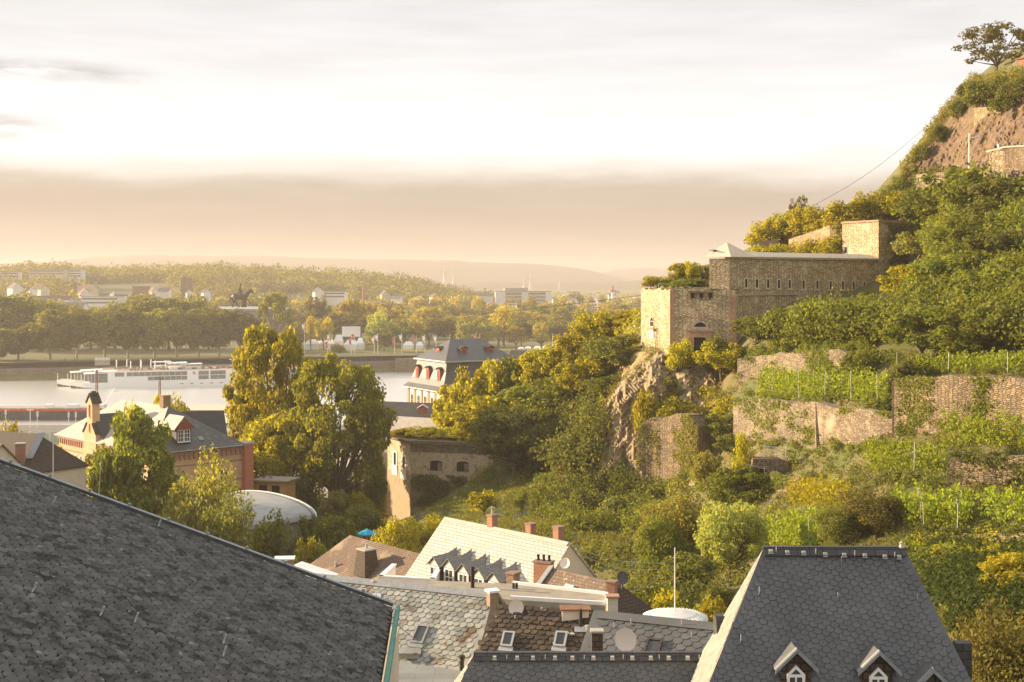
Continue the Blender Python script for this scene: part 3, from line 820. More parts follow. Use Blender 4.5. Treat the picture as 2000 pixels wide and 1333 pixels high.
def chimney(root_name, label, c, w, d, h, rz, m, cap=None, pots=0, group=None, cat='chimney', parent=None):
    c = Vector(c)
    if parent is None: t = thing(root_name, label, cat, c, group)
    else:
        t = None
    b = MB(); b.box(c + UP * h / 2, (w, d, h), 0, rz)
    st = b.build('stack' if t else root_name, m, t or parent)
    k = MB(); k.box(c + UP * (h + .05), (w + .14, d + .14, .1), 0, rz)
    par = t or st
    k.build('cap', cap or M['concrete'], par)
    for i in range(pots):
        p = MB(); q = c + V(math.cos(rz), math.sin(rz), 0) * ((i - (pots - 1) / 2) * w / max(1, pots))
        p.lathe(q + UP * (h + .1), [(.1, 0), (.13, .06), (.09, .12), (.09, .3), (.12, .34), (.12, .4)], 8)
        p.build('chimney_pot', M['black_metal'], par)
    return t or st
def wall_px(name, label, pts, m, thick=.8, cat='wall', cap=None, jag=.0, Y=None, creeper=0, leaf='leaf_green', seed=1):
    """free-standing or retaining wall rooted on the terrain; pts: (u, vtop, vbottom)"""
    w = MB(); w.uv = []; fine = []; acc = 0.0
    for (u0, a0, b0), (u1, a1, b1) in zip(pts, pts[1:]):
        k = max(1, int(abs(u1 - u0) / 12))
        for i in range(k): f = i / k; fine.append((u0 + (u1 - u0) * f, a0 + (a1 - a0) * f, b0 + (b1 - b0) * f))
    fine.append(pts[-1])
    D = hits([p[0] for p in fine], [p[2] for p in fine])
    if Y is not None: D = np.interp([p[0] for p in fine], [y[0] for y in Y], [y[1] for y in Y])
    else: D = np.convolve(np.pad(D, 3, mode='edge'), np.ones(7) / 7, 'valid')
    top, bot = [], []
    for (u, a, b), y in zip(fine, D):
        tp = P(u, a + R.uniform(-jag, jag), y - .3); top.append(tp); q = P(u, b, y - .3); bot.append(V(q.x, q.y, q.z - 1.5))
    for i in range(len(fine) - 1):
        dirn = flatv(top[i + 1] - top[i]).normalized(); bk = V(-dirn.y, dirn.x, 0) * thick
        if bk.y < 0: bk = -bk
        def put(pts, ss):
            w.poly(pts); w.uv += [(x, p.z) for x, p in zip(ss, pts)]
        l = flatv(top[i + 1] - top[i]).length; a0, a1 = acc, acc + l; acc = a1
        put([bot[i], bot[i + 1], top[i + 1], top[i]], (a0, a1, a1, a0)); put([top[i], top[i + 1], top[i + 1] + bk, top[i] + bk], (a0, a1, a1, a0))
        for q_ in (-1, -2): w.uv[q_] = (w.uv[q_][0], w.uv[q_][1] + thick)
        put([bot[i + 1] + bk, bot[i] + bk, top[i] + bk, top[i + 1] + bk], (a1, a0, a0, a1))
        if i == 0: put([bot[0] + bk, bot[0], top[0], top[0] + bk], (-thick, 0, 0, -thick))
        if i == len(fine) - 2: put([bot[-1], bot[-1] + bk, top[-1] + bk, top[-1]], (a1, a1 + thick, a1 + thick, a1))
    o = w.build(name, m)
    if creeper:
        pts, nr = [], []; n = len(fine) - 1; tries = 0
        while len(pts) < creeper and tries < creeper * 12:
            tries += 1; i = R.randrange(n); f = R.random(); a = top[i].lerp(top[i + 1], f); b = bot[i].lerp(bot[i + 1], f) + UP * 1.5; g = R.random() ** 1.3
            if R.random() < .35: g = 1 - g * .5
            if mnoise.noise((a.x * .22 + seed, a.y * .22, g * .9 + seed)) + .45 * mnoise.noise((a.x * 1.1, seed, g * 5)) + R.gauss(0, .1) < .10 + .25 * g: continue
            p = a.lerp(b, g) + UP * R.uniform(-.1, .25); pts.append((p.x + R.gauss(0, .1), p.y - R.uniform(.02, .45), p.z)); nr.append((R.gauss(-.3, .5), R.gauss(-.6, .5), R.gauss(.5, .4)))
        if pts:
            nr = np.array(nr); nr /= np.linalg.norm(nr, axis=1)[:, None]
            me = leaf_mesh('creeper', np.array(pts), nr, .14, M[leaf]); c = bpy.data.objects.new('creeper', me); col.objects.link(c); c.parent = o
    return tag(o, label, cat)
def skin(name, poly, m, off=.6, amp=1.2, step=6, kind='structure', fs=.25, sm=False):
    """a rough rock sheet lying on the terrain"""
    us = [p[0] for p in poly]; vs = [p[1] for p in poly]
    U = np.arange(min(us) - step, max(us) + 2 * step, step); Vv = np.arange(min(vs) - step, max(vs) + 2 * step, step)
    UU, VV = np.meshgrid(U, Vv); D = hits(UU.ravel(), VV.ravel()).reshape(UU.shape)
    w = MB(); ids = {}
    for j in range(len(Vv)):
        for i in range(len(U)):
            if D[j, i] != D[j, i]: continue
            p = P(U[i], Vv[j], D[j, i])
            q_ = V(p.x, p.y, p.z * .33) * fs; nz = mnoise.noise(q_) * .8 + .8 * (.5 - abs(mnoise.noise(q_ * 1.9 + V(7, 0, 0)))) + .28 * mnoise.noise(q_ * 4.1) + .12 * mnoise.noise(q_ * 9)
            y = D[j, i] - off - amp * nz * (1 if in_poly(U[i], Vv[j], poly) else 0)
            if not in_poly(U[i], Vv[j], poly): y = D[j, i] + .6
            ids[(j, i)] = len(w.v); w.v.append(tuple(P(U[i], Vv[j], y)))
    for j in range(len(Vv) - 1):
        for i in range(len(U) - 1):
            c = [(j, i), (j, i + 1), (j + 1, i + 1), (j + 1, i)]
            if all(x in ids for x in c) and max(D[x] for x in c) - min(D[x] for x in c) < 7 and any(in_poly(U[x[1]], Vv[x[0]], poly) for x in c):
                w.f.append([ids[x] for x in c][::-1]); w.m.append(0)
    o = w.build(name, m)
    if kind: o['kind'] = kind
    return o

# ------------------------------------------------------------------ foreground: the near roofs
M['gap_shade_moss'] = mat('painted_gap_shade_and_moss', (.016, .015, .012), (.03, .028, .02), scale=5, rough=1, spec=.05, coord='Object')  # dark backing under the slates: painted shadow gaps, with moss in the joints
def foreground():
    # big mossy slate roof, lower left
    E0 = P(766, 1187, 26.0); E1 = V(E0.x + .048 * 15, E0.y - 15, E0.z)
    up = V(-1, -.048, .38)
    top = E0 + up * 17; top2 = E1 + up * 17
    root = thing('slate_roofed_building', 'large building under a dark mossy slate roof with a green gutter, lower left', 'building', (E0.x - 8, E0.y - 5, 26))
    b = MB(); b.prism([E0, top, top2, E1], V(0, 0, -.2)); b.build('roof', M['dark'], root)  # near-black board, shade of the slate gaps put into its colour
    s = MB(); n = (E1 - E0).cross(up).normalized(); n = n if n.z > 0 else -n
    slates(s, [E0 + n * .012, top + n * .012, top2 + n * .012, E1 + n * .012], up, .185, .142, lift=.024, jit=.011, n=n, joint=.16)
    sl_ = s.build('slate_covering', [M['slate_old'], M['gap_shade_moss']], root)
    v = MB(); v.prism([E0 + n * .02 + V(0, .10, 0), top + n * .02 + V(0, .10, 0), top + n * .10 + V(0, .04, 0), E0 + n * .10 + V(0, .04, 0)], V(0, -.12, 0))
    for k in range(11):
        q = E0 + up * (.6 + k * .75); v.box(q + n * .13 + V(0, -.02, 0), (.05, .05, .04))
    v.build('verge_trim', M['lead'], root)
    gt = MB(); gt.tube([E0 + V(.10, .12, -.03), E1 + V(.10, 0, -.03)], .05, 8); gt.build('gutter', M['copper'], root)
    w = MB(); w.obox(E1 + V(-17.5, 0.1, -14), V(17.2, .3, 0), V(-.3, 14.7, 0), V(0, 0, 13.6)); w.build('wall', M['plaster_cream'], root)
    # ladder hooks and loose white clips on the slates
    for (u, vv) in ((265, 1215), (437, 1257), (198, 1203), (66, 1157), (437, 1281), (310, 1030), (105, 985)):
        q = onplane(u, vv, E0, n); h = MB()
        h.obox(q + n * .03, up.normalized() * .03, V(0, .025, 0), n * .11); h.obox(q + n * .03, V(.02, -.14, 0), up.normalized() * .02, n * .012)
        h.build('roof_hook', M['zinc'], root)
    fl = MB(); q = P(758, 1295, 27.5); fl.tube([q, q + UP * .72], .036, 10); fl.tube([q + UP * .25, q + UP * .27], .042, 10)
    ck = thing('chimney', 'dark square chimney with a tall shiny golden steel flue beside the green gutter', 'chimney', q - UP * 3)
    fl.build('flue', M['steel_bright'], ck)
    cb = MB(); cb.box(q - UP * 1.6, (.30, .5, 3.1)); cb.build('stack', M['slate_darkbrown'], ck)
    cc = MB(); cc.box(q - UP * .03, (.4, .6, .06)); cc.build('cap', M['zinc'], ck)
    # right: steep hipped slate house
    a0, a1 = P(1490, 1073, 36), P(1768, 1083, 36); a1.z = a0.z
    root, I = house('hipped_slate_house', 'tall house with a steep smooth dark slate hipped roof and white arched dormers, lower right', 'house',
                    a1, a0, 4.2, 5.6, 27, M['plaster_cream'], M['slate_new'], hip=(2.0, 3.4), hipb=2.0, over=.3, endmat=M['slate_lit'])
    s = MB(); e = I['e']
    slates(s, [I['r0'], I['r1'], e['1a'], e['0a']], I['d'], .215, .145, lift=.013, rot=math.radians(-16), joint=.035)
    s.build('slate_covering', [M['slate_new'], M['gap_shade_moss']], root)
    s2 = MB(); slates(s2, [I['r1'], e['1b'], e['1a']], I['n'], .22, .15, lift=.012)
    s2.build('slate_covering', M['slate_lit'], root)
    rc = MB(); d = I['d']
    rc.obox(I['r0'] + I['na'] * .05 - V(0, .02, 0), I['r1'] - I['r0'], (e['0a'] - I['r0'] + d * 2).normalized() * .22, I['na'] * .03)
    rc.obox(I['r0'] + V(0, -.03, .03), I['r1'] - I['r0'], V(0, .16, 0), V(0, 0, .035))
    rc.build('ridge_capping', M['slate_dark'], root)
    def guards(I, us, v, root, off):
        for u in us:
            q = onplane(u, v, I['r0'] + I['na'] * .08, I['na']); h = MB()
            h.box(q + I['na'] * .04, (.1, .14, .05)); h.box(q + I['na'] * .02 + V(0, -.04, -.05), (.13, .05, .03))
            h.build('ridge_clip', M['zinc'], root)
    for u, v in ((1505, 1077), (1537, 1079), (1569, 1080), (1611, 1083), (1648, 1084), (1688, 1085), (1727, 1087), (1755, 1088)): guards(I, [u], v, root, 0)
    for (u, v) in ((1515, 1084), (1592, 1087), (1668, 1091), (1746, 1094), (1482, 1162), (1635, 1173), (1790, 1176), (1446, 1255), (1842, 1280), (1642, 1103)):
        q = onplane(u, v, I['r0'], I['na']); h = MB(); h.tube([q, q + I['na'] * .1 + V(0, 0, .03), q + V(0, 0, .16) + I['na'] * .12], .012, 5); h.build('roof_hook', M['zinc'], root)
    # dormers: gable front towards the viewer
    def dormer(u, vt, par, w, Im, gl=True, vb=None, rootmat=M['slate_dark']):
        T = onplane(u, vt, Im['r0'] + Im['na'] * .06, Im['na'])           # tip of its gable on the roof
        f = Im['n'].copy(); t = V(f.y, -f.x, 0); t = t if t.x > 0 else -t
        L = 1.0; front = T + f * .55 + UP * .02
        dz = w * .62
        m = MB()
        for sg in (-1, 1):
            ra, rb = T + UP * .03 - f * .7, front + f * .16
            ea, eb = ra + t * sg * (w / 2 + .12) - UP * dz, rb + t * sg * (w / 2 + .12) - UP * dz
            m.prism([ra, rb, eb, ea], UP * .05)
        dr = m.build('dormer', M['slate_new'], par)
        tr = MB()
        for sg in (-1, 1):
            rb = front + f * .17 + UP * .06; eb = rb + t * sg * (w / 2 + .14) - UP * dz * 1.05
            tr.prism([rb, eb, eb - UP * .1, rb - UP * .1], f * .03)
            tr.prism([rb, eb, eb - f * .12, rb - f * .12], UP * .02)
        tr.build('verge_flashing', M['lead'], dr)
        wl = MB(); b = front - UP * 2.0
        wl.prism([b - t * w * .47, b + t * w * .47, front + t * w * .47 - UP * dz * .93, front - UP * .06, front - t * w * .47 - UP * dz * .93], -f * 1.4)
        wl.build('cheek_wall', M['slate_darkbrown'], dr)
        if gl:
            c = front + f * .01 - UP * (dz + .88); ww = w * .56
            fr = MB(); hh = .70
            fr.obox(c - t * ww / 2, t * .07, f * .06, UP * hh); fr.obox(c + t * (ww / 2 - .07), t * .07, f * .06, UP * hh)
            fr.obox(c - t * ww / 2 + UP * hh, t * ww, f * .06, UP * .07)
            for sg in (-1, 1):
                p0 = c + t * sg * ww / 2 + UP * (hh + .07); p1 = c + UP * (hh + .07 + ww * .52)
                fr.prism([p0, p1, p1 - UP * .1, p0 - t * sg * .09], f * .06)
            fr.obox(c - t * .02, t * .04, f * .05, UP * hh); fr.obox(c - t * ww / 2 + UP * .45, t * ww, f * .045, UP * .035)
            wo = fr.build('window', M['white'], dr)
            g = MB(); g.poly([c + f * .01 - t * ww * .46, c + f * .01 + t * ww * .46, c + f * .01 + t * ww * .46 + UP * (hh + .05), c + f * .01 + UP * (hh + .05 + ww * .45), c + f * .01 - t * ww * .46 + UP * (hh + .05)])
            g.build('pane', M['glass'], wo)
        return dr
    dormer(1545, 1259, root, .82, I); dormer(1703, 1263, root, .82, I); dormer(1806, 1297, root, .9, I, gl=False)
    sd = MB(); q = P(1868, 1251, 37.5); sd.obox(q + V(-.1, 0, 0), V(.42, 0, 0), V(0, -.35, 0), V(0, 0, -1.5)); sd.build('side_dormer', M['slate_dark'], root)
    sd = MB(); q = P(1398, 1204, 37.2); sd.prism([q, q + V(.78, 0, 0), q + V(.5, -.5, -.75), q + V(0, -.5, -.75)], V(0, 0, -.05)); sd.obox(q + V(.02, -.02, -1.1), V(.42, 0, 0), V(0, .6, 0), V(0, 0, 1.03)); sd.build('side_dormer', M['slate_dark'], root)
    # low wing in front of it
    b0, b1 = P(925, 1280, 38.5), P(1402, 1279, 38.5)
    root2, J = house('slate_roofed_wing', 'low wing with a smooth dark slate roof and a row of metal ridge clips', 'house',
                     b1, b0, 3.4, 4.2, 27, M['plaster_cream'], M['slate_new'], hip=(0, 2.4), over=.25, endmat=M['slate_lit'])
    s = MB(); e = J['e']; slates(s, [J['r0'], J['r1'], e['1a'], e['0a']], J['d'], .22, .15, lift=.013, rot=math.radians(-16), joint=.035); s.build('slate_covering', [M['slate_new'], M['gap_shade_moss']], root2)
    s = MB(); slates(s, [J['r1'], e['1b'], e['1a']], J['n'], .22, .15, lift=.012); s.build('slate_covering', M['slate_lit'], root2)
    rc = MB(); rc.obox(J['r0'] + V(0, -.03, .03), J['r1'] - J['r0'], V(0, .16, 0), V(0, 0, .035))
    rc.obox(J['r0'] + J['na'] * .05, J['r1'] - J['r0'], (e['0a'] - J['r0']).normalized() * .22, J['na'] * .025); rc.build('ridge_capping', M['slate_dark'], root2)
    for u in (966, 1010, 1041, 1084, 1118, 1159, 1196, 1235, 1271, 1306, 1343, 1374): guards(J, [u], 1285, root2, 0)
    for u in (990, 1065, 1141, 1217, 1287, 1365):
        q = onplane(u, 1290, J['r0'], J['na']); h = MB(); h.tube([q, q + J['na'] * .1, q + V(0, 0, .12) + J['na'] * .1], .011, 5); h.build('roof_hook', M['zinc'], root2)
    # bird on the ridge
    q = P(1761, 1083, 36); bd = MB()
    bd.lathe(q, [(.01, .03), (.05, .05), (.085, .11), (.09, .17), (.07, .22), (.05, .25), (.055, .29), (.045, .33), (.01, .35)], 10)
    bd.tube([q + V(.0, 0, .10), q + V(.09, .05, .0)], [.05, .02], 6); bd.tube([q + V(-.03, -.03, .3), q + V(-.1, -.06, .29)], [.018, .002], 5)
    for sg in (-1, 1): bd.tube([q + V(.03 * sg, 0, .05), q + V(.03 * sg, -.01, -.01)], .008, 4)
    tag(bd.build('bird', M['feather'], smooth=True), 'plump pale pigeon perched on the right end of the dark slate ridge', 'bird')
foreground()

def dish(name, label, c, r, face, m, group=None, arm=True, mastv=None):
    c = Vector(c); f = Vector(face).normalized(); t = thing(name, label, 'satellite dish', c, group)
    a = f.cross(UP).normalized(); b = a.cross(f)
    mb = MB(); rings = []
    for k in range(6):
        rr = r * k / 5; z = -.22 * r * (1 - (k / 5) ** 2)
        rings.append([c + a * (math.cos(i * math.pi / 10) * rr) + b * (math.sin(i * math.pi / 10) * rr * 1.06) + f * z for i in range(20)])
    for k in range(5):
        for i in range(20):
            mb.poly([rings[k][i], rings[k + 1][i], rings[k + 1][(i + 1) % 20], rings[k][(i + 1) % 20]])
            bk = [q - f * .03 for q in (rings[k][i], rings[k][(i + 1) % 20], rings[k + 1][(i + 1) % 20], rings[k + 1][i])]; mb.poly(bk)
    for i in range(20): mb.poly([rings[5][i], rings[5][i] - f * .03, rings[5][(i + 1) % 20] - f * .03, rings[5][(i + 1) % 20]])
    mb.build('reflector', m, t)
    am = MB(); lo = c - b * r * .95; am.tube([lo, lo + f * r * .9 - b * r * .35], .02, 5); am.box(lo + f * r * .9 - b * r * .3, (.07, .07, .1)); am.build('feed_arm', M['zinc'], t)
    ms = MB(); ms.tube([c - f * .12, c - f * .2 - UP * r * 1.7], .025, 6); ms.build('mast', M['steel'], t)
    return t

M['slate_grey'] = mat('weathered_grey_slate', (.27, .26, .235), (.2, .195, .18), brick=(.3, .2, .02), mort=(.1, .1, .09), scale=1.2, rough=.6, bump=.3)
def midroofs():
    # grey-green slate roof
    r0, r1 = P(560, 1114, 65), P(965, 1158, 60.5)
    root, I = house('grey_slate_house', 'house with a weathered grey-green slate roof streaked brown, in the bottom middle', 'house', r1, r0, 4.6, 4.0, 20, M['plaster_cream'], M['slate_green'], over=.25)
    s = MB(); e = I['e']; slates(s, [I['r0'], I['r1'], e['1a'], e['0a']], I['d'], .34, .25, lift=.02, jit=.02, joint=.05); s.build('slate_covering', [M['slate_green'], M['gap_shade_moss']], root)
    rc = MB(); rc.obox(I['r0'] + I['na'] * .05, I['r1'] - I['r0'], (e['0a'] - I['r0']).normalized() * .35, I['na'] * .02); rc.build('ridge_flashing', M['lead'], root)
    def skylight(root, u, v, p, n, w, h, fm=M['lead'], nm='skylight'):
        q = onplane(u, v, p + n * .04, n); d = n.cross(UP).normalized(); d = d if d.x > 0 else -d; sdn = n.cross(d); sdn = sdn if sdn.z < 0 else -sdn
        f = MB(); o = q - d * w / 2 - sdn * h / 2
        for (x, y, ww, hh) in ((0, 0, w, .08), (0, h - .08, w, .08), (0, .08, .08, h - .16), (w - .08, .08, .08, h - .16)): f.obox(o + d * x + sdn * y, d * ww, sdn * hh, n * .1)
        f.obox(o + sdn * h - d * .05, d * (w + .1), sdn * .2, n * .03)
        so = f.build(nm, fm, root)
        g = MB(); g.obox(o + d * .07 + sdn * .07, d * (w - .14), sdn * (h - .14), n * .05); g.build('pane', M['glass'], so)
        return so
    skylight(root, 821, 1240, I['r0'], I['na'], .62, .95)
    lk = MB(); q = onplane(736, 1160, I['r0'] + I['na'] * .06, I['na'])
    for k in (0, 1): lk.obox(q + V(.22 * k - .2, 0, 0), V(.19, 0, 0), V(.0, -.38, -.3), I['na'] * .05)
    lk.build('roof_lights', M['white'], root)
    q = onplane(727, 1137, I['r0'] + I['na'] * .06, I['na']); bx = MB(); bx.box(q, (.12, .12, .14)); bx.build('vent', M['white'], root)
    sh = MB(); q = onplane(799, 1272, I['r0'] + I['na'] * .03, I['na']); sh.obox(q + V(-.55, .05, .1), V(1.1, -.05, 0), V(0, -.5, -.12), V(0, 0, .05)); sh.obox(q + V(-.5, 0, -.12), V(1.0, -.05, 0), V(0, -.4, -.1), V(0, 0, .2)); sh.build('hatch_dormer', M['slate_green'], root)
    pp = MB(); q = P(902, 1303, 56.5); pp.tube([q - UP * .8, q + UP * .35], .1, 10); pp.lathe(q + UP * .38, [(.1, 0), (.15, .03), (.15, .08), (.1, .12)], 10); tag(pp.build('vent_pipe', M['black_metal']), 'short black vent pipe at the foot of the grey-green slate roof', 'vent pipe')
    chimney('chimney', 'small old brick chimney with a white square cap on the ridge of the grey-green roof', P(962, 1183, 60), .42, .42, .62, .4, M['brick_old'], M['white'])
    wr = MB(); a, b_ = P(766, 1212, 27), P(900, 1290, 56); pts = [a.lerp(b_, k / 8) - UP * .25 * math.sin(math.pi * k / 8) for k in range(9)]
    wr.tube(pts, .012, 4); tag(wr.build('cable', M['zinc']), 'thin pale cable running from the green gutter across the grey-green slate roof', 'cable')
    # flat lower roof
    z = 31.6; fr = MB(); fr.prism([PZ(750, 1288, z), PZ(910, 1312, z), PZ(920, 1420, z), PZ(745, 1420, z)], V(0, 0, -.25)); fr.obox(PZ(760, 1420, z) + V(0, 0, -8), V(3.2, 0, 0), V(0, 5, 0), V(0, 0, 7.7))
    tag(fr.build('flat_roofed_annexe', M['felt_grey']), 'flat grey sheet roofed annexe between the grey-green roof and the lower wing', 'building')
    # mossy brown roof
    r0, r1 = P(968, 1187, 56), P(1166, 1193, 55)
    root, I = house('brown_tiled_house', 'house with a dark mossy brown tiled roof speckled with white lichen', 'house', r1, r0, 4.2, 3.1, 22, M['plaster_cream'], M['slate_brown'], over=.2)
    s = MB(); e = I['e']; slates(s, [I['r0'], I['r1'], e['1a'] - I['d'] * -.9, e['0a']], I['d'], .32, .24, lift=.03, jit=.03, joint=.10); s.build('slate_covering', [M['slate_brown'], M['gap_shade_moss']], root)
    skylight(root, 992, 1250, I['r0'], I['na'], .5, .75, M['steel']); skylight(root, 1095, 1250, I['r0'], I['na'], .5, .75, M['steel'])
    q = onplane(1124, 1208, I['r0'] + I['na'] * .02, I['na']); bx = MB(); bx.box(q + V(0, .3, .05), (1.1, .7, .55)); bx.build('roof_box', M['dish'], root)
    rr = MB(); rr.box(q + V(0, .25, .36), (1.25, .8, .07)); rr.build('box_cover', M['rust'], root)
    pp = MB(); q = onplane(1134, 1226, I['r0'], I['na']); pp.tube([q, q + UP * .75], .07, 10); pp.build('vent_pipe', M['black_metal'], root)
    pl = MB(); pl.obox(q + I['na'] * .04 - V(.25, 0, 0), V(.5, 0, 0), V(0, -.22, -.16), I['na'] * .03); pl.build('flashing', M['zinc'], root)
    pv_ = MB(); q = onplane(1148, 1240, I['r0'], I['na']); pv_.tube([q, q + UP * .3], .05, 8); pv_.lathe(q + UP * .3, [(.05, 0), (.13, .04), (.13, .07), (.02, .1)], 10); pv_.build('vent_cowl', M['zinc'], root)
    for (u, v) in ((1012, 1200), (975, 1240), (1040, 1205), (1152, 1197)): pass
    # dark grey slate roof
    r0, r1 = P(1168, 1198, 54), P(1404, 1219, 52)
    root, I = house('dark_slate_house', 'house with a plain dark grey slate roof carrying a large round beige dish', 'house', r1, r0, 4.2, 3.3, 22, M['plaster_cream'], M['slate_new'], over=.2)
    s = MB(); e = I['e']; slates(s, [I['r0'], I['r1'], e['1a'], e['0a']], I['d'], .40, .27, lift=.02, rot=math.radians(-8), joint=.035); s.build('slate_covering', [M['slate_new'], M['gap_shade_moss']], root)
    rc = MB(); rc.obox(I['r0'] + I['na'] * .05, I['r1'] - I['r0'], (e['0a'] - I['r0']).normalized() * .38, I['na'] * .02); rc.build('ridge_flashing', M['slate_new'], root)
    skylight(root, 1276, 1265, I['r0'], I['na'], .62, .75, M['slate_darkbrown'])
    for (u, v) in ((1200, 1227), (1233, 1221), (1332, 1223), (1351, 1247)):
        q = onplane(u, v, I['r0'], I['na']); h = MB(); h.tube([q, q + I['na'] * .08, q + UP * .2 + I['na'] * .08], .014, 5); h.build('roof_hook', M['zinc'], root)
    ck = MB(); q = P(1166, 1280, 50.5); ck.box(q + UP * .3, (.42, .42, 1.2)); co_ = tag(ck.build('chimney', M['slate_darkbrown']), 'slim slate clad chimney left of the largest beige dish', 'chimney')
    kc = MB(); kc.box(q + UP * .93, (.5, .5, .07)); kc.build('cap', M['concrete'], co_)
    dish('satellite_dish', 'largest beige satellite dish, on the dark grey slate roof', P(1222, 1250, 50.5), .42, V(.12, -1, .42), M['dish'])
    dish('satellite_dish', 'medium beige satellite dish at the left of the mossy brown roof', P(1008, 1187, 55.5), .32, V(-.15, -1, .3), M['dish'])
    # flat roof terrace with white edging
    z = 31.2; root = thing('flat_roofed_house', 'flat felt roofed building edged with a white parapet rail, behind the lichen speckled roof', 'house', PZ(1020, 1160, 20))
    fr = MB(); fr.prism([PZ(840, 1134, z), PZ(1010, 1141, z), PZ(1182, 1163, z), PZ(1182, 1183, z), PZ(1000, 1172, z), PZ(840, 1156, z)], V(0, 0, -.3)); fr.build('roof', M['felt'], root)
    w = MB(); a, b_ = PZ(1000, 1172, z), PZ(1182, 1183, z); w.obox(a + V(0, .2, -9), b_ - a, V(0, 2, 0), V(0, 0, 8.7)); w.build('wall', M['felt_grey'], root)
    wb = MB()
    for (p, q) in (((1004, 1142), (1182, 1163)), ((1000, 1171), (1182, 1182)), ((1182, 1163), (1182, 1183))):
        p, q = PZ(*p, z), PZ(*q, z); dd = flatv(q - p).normalized(); nn = V(-dd.y, dd.x, 0)
        wb.obox(p + V(0, 0, .002) - dd * .1, q - p + dd * .2, nn * .16, V(0, 0, .16))
    wb.build('parapet', M['white'], root)
    rl = MB(); a, b_ = PZ(1062, 1180, z), PZ(1172, 1186, z)
    for k in range(24): rl.tube([a.lerp(b_, k / 23) + V(0, -.25, -.1), a.lerp(b_, k / 23) + V(0, -.25, -.75)], .015, 4)
    rl.build('balustrade', M['zinc'], root)
    pp = MB(); q = PZ(923, 1148, z); pp.tube([q, q + UP * 1.15], .11, 10); tag(pp.build('flue_pipe', M['black_metal']), 'tall black flue pipe standing on the felt flat roof', 'flue')
    for u in (1003, 1009):
        pp = MB(); q = PZ(u, 1150, z); pp.tube([q, q + UP * .3], .07, 8); tag(pp.build('vent_pipe', M['black_metal']), ('left' if u == 1003 else 'right') + ' one of two stubby black vent pipes beside the white parapet', 'vent pipe', 'pair of stubby vents on the felt roof')
    # brown tiled house with hips
    r0, r1 = P(683, 1046, 125), P(874, 1096, 113.6)
    root, I = house('brown_hipped_house', 'house with a brown tiled hipped roof, a slate clad chimney and a white roof terrace', 'house', r1, r0, 8.2, 6.2, 12, M['cream_wall'], M['roof_brown'], hip=(5.0, 4.0), over=.4)
    nf = I['na'] if I['na'].y < 0 else I['nb']
    h0 = I['e']['0a'] if I['n'].y < 0 else I['e']['0b']
    q = onplane(716, 1117, I['r0'], nf)
    ck = MB(); d = I['d']; b4 = [q + d * x + I['n'] * y - UP * .3 for x, y in ((-.9, -.8), (.9, -.8), (.9, .8), (-.9, .8))]; t4 = [q + d * x + I['n'] * y + UP * 1.95 for x, y in ((-.62, -.6), (.62, -.6), (.62, .6), (-.62, .6))]
    ck.hexa(b4, t4); ck.build('chimney', M['slate_darkbrown'], root)
    cp = MB(); cp.box(q + UP * 2.02, (1.35, 1.35, .12), 0, math.atan2(d.y, d.x)); cp.tube([q + UP * 2.0, q + UP * 2.5], .12, 8); cp.build('chimney_cap', M['concrete'], root)
    pv_ = MB(); q = onplane(656, 1107, I['r0'], nf); pv_.tube([q, q + UP * .45], .12, 8); pv_.build('vent_cowl', M['steel'], root)
    tz = P(760, 1118, 108).z; tb = MB()
    A, B_, C_ = PZ(740, 1126, tz), PZ(848, 1132, tz), PZ(864, 1105, tz); D_ = PZ(766, 1103, tz)
    for p, q in ((A, B_), (B_, C_), (D_, A)):
        dd = flatv(q - p).normalized(); nn = V(-dd.y, dd.x, 0); tb.obox(V(p.x, p.y, tz - 1.5), q - p, nn * .3, V(0, 0, 1.45))
    to = tb.build('terrace_wall', M['plaster_white'], root)
    tc_ = MB()
    for p, q in ((A, B_), (B_, C_), (D_, A)):
        dd = flatv(q - p).normalized(); nn = V(-dd.y, dd.x, 0); tc_.obox(V(p.x, p.y, tz - .04) - dd * .1 - nn * .06, q - p + dd * .2, nn * .42, V(0, 0, .1))
    tc_.build('terrace_coping', M['white'], to)
    # white bleached-slate house with five swept dormers
    r0, r1 = P(870, 1010, 115), P(1112, 1060, 104)
    root, I = house('bleached_slate_house', 'long house with a sunlit bleached white slate roof and five swept dormers', 'house', r1, r0, 7.0, 7.2, 12, M['cream_wall'], M['roof_white'], over=.15)
    nf = I['na'] if I['na'].y < 0 else I['nb']; f = flatv(nf).normalized(); t = I['d'] if I['d'].x > 0 else -I['d']
    rc = MB(); rc.obox(I['r0'] + nf * .05, I['r1'] - I['r0'], (f - UP * 1.03).normalized() * .4, nf * .04); rc.build('ridge_capping', M['roof_pale'], root)
    for (u, v) in ((892, 1074), (921, 1078), (949, 1087), (979, 1095), (1009, 1103)):
        T = onplane(u, v, I['r0'] + nf * .03, nf); L = 2.4; w = 1.3
        m = MB(); prof = [(-.25, .28), (0, .2), (.35, .02), (.9, -.15), (1.6, -.22), (L + .2, -.25)]
        for sg in (-1, 1):
            for (a, za), (b_, zb) in zip(prof[1:], prof[2:]):
                pa, pb = T + f * a + UP * za, T + f * b_ + UP * zb
                wa, wb_ = min(1, a / .9 + .05), min(1, b_ / .9 + .05)
                m.prism([pa, pb, pb + t * sg * (w / 2 + .18) * wb_ - UP * .75 * wb_, pa + t * sg * (w / 2 + .18) * wa - UP * .75 * wa], UP * .06)
        dr = m.build('dormer', M['slate_grey'], root)
        fc = T + f * L - UP * .27; wl = MB()
        wl.prism([fc - t * w / 2 - UP * 2.5, fc + t * w / 2 - UP * 2.5, fc + t * w / 2 - UP * .72, fc - UP * .06, fc - t * w / 2 - UP * .72], -f * 2.2); wl.build('cheek_wall', M['slate_town'], dr)
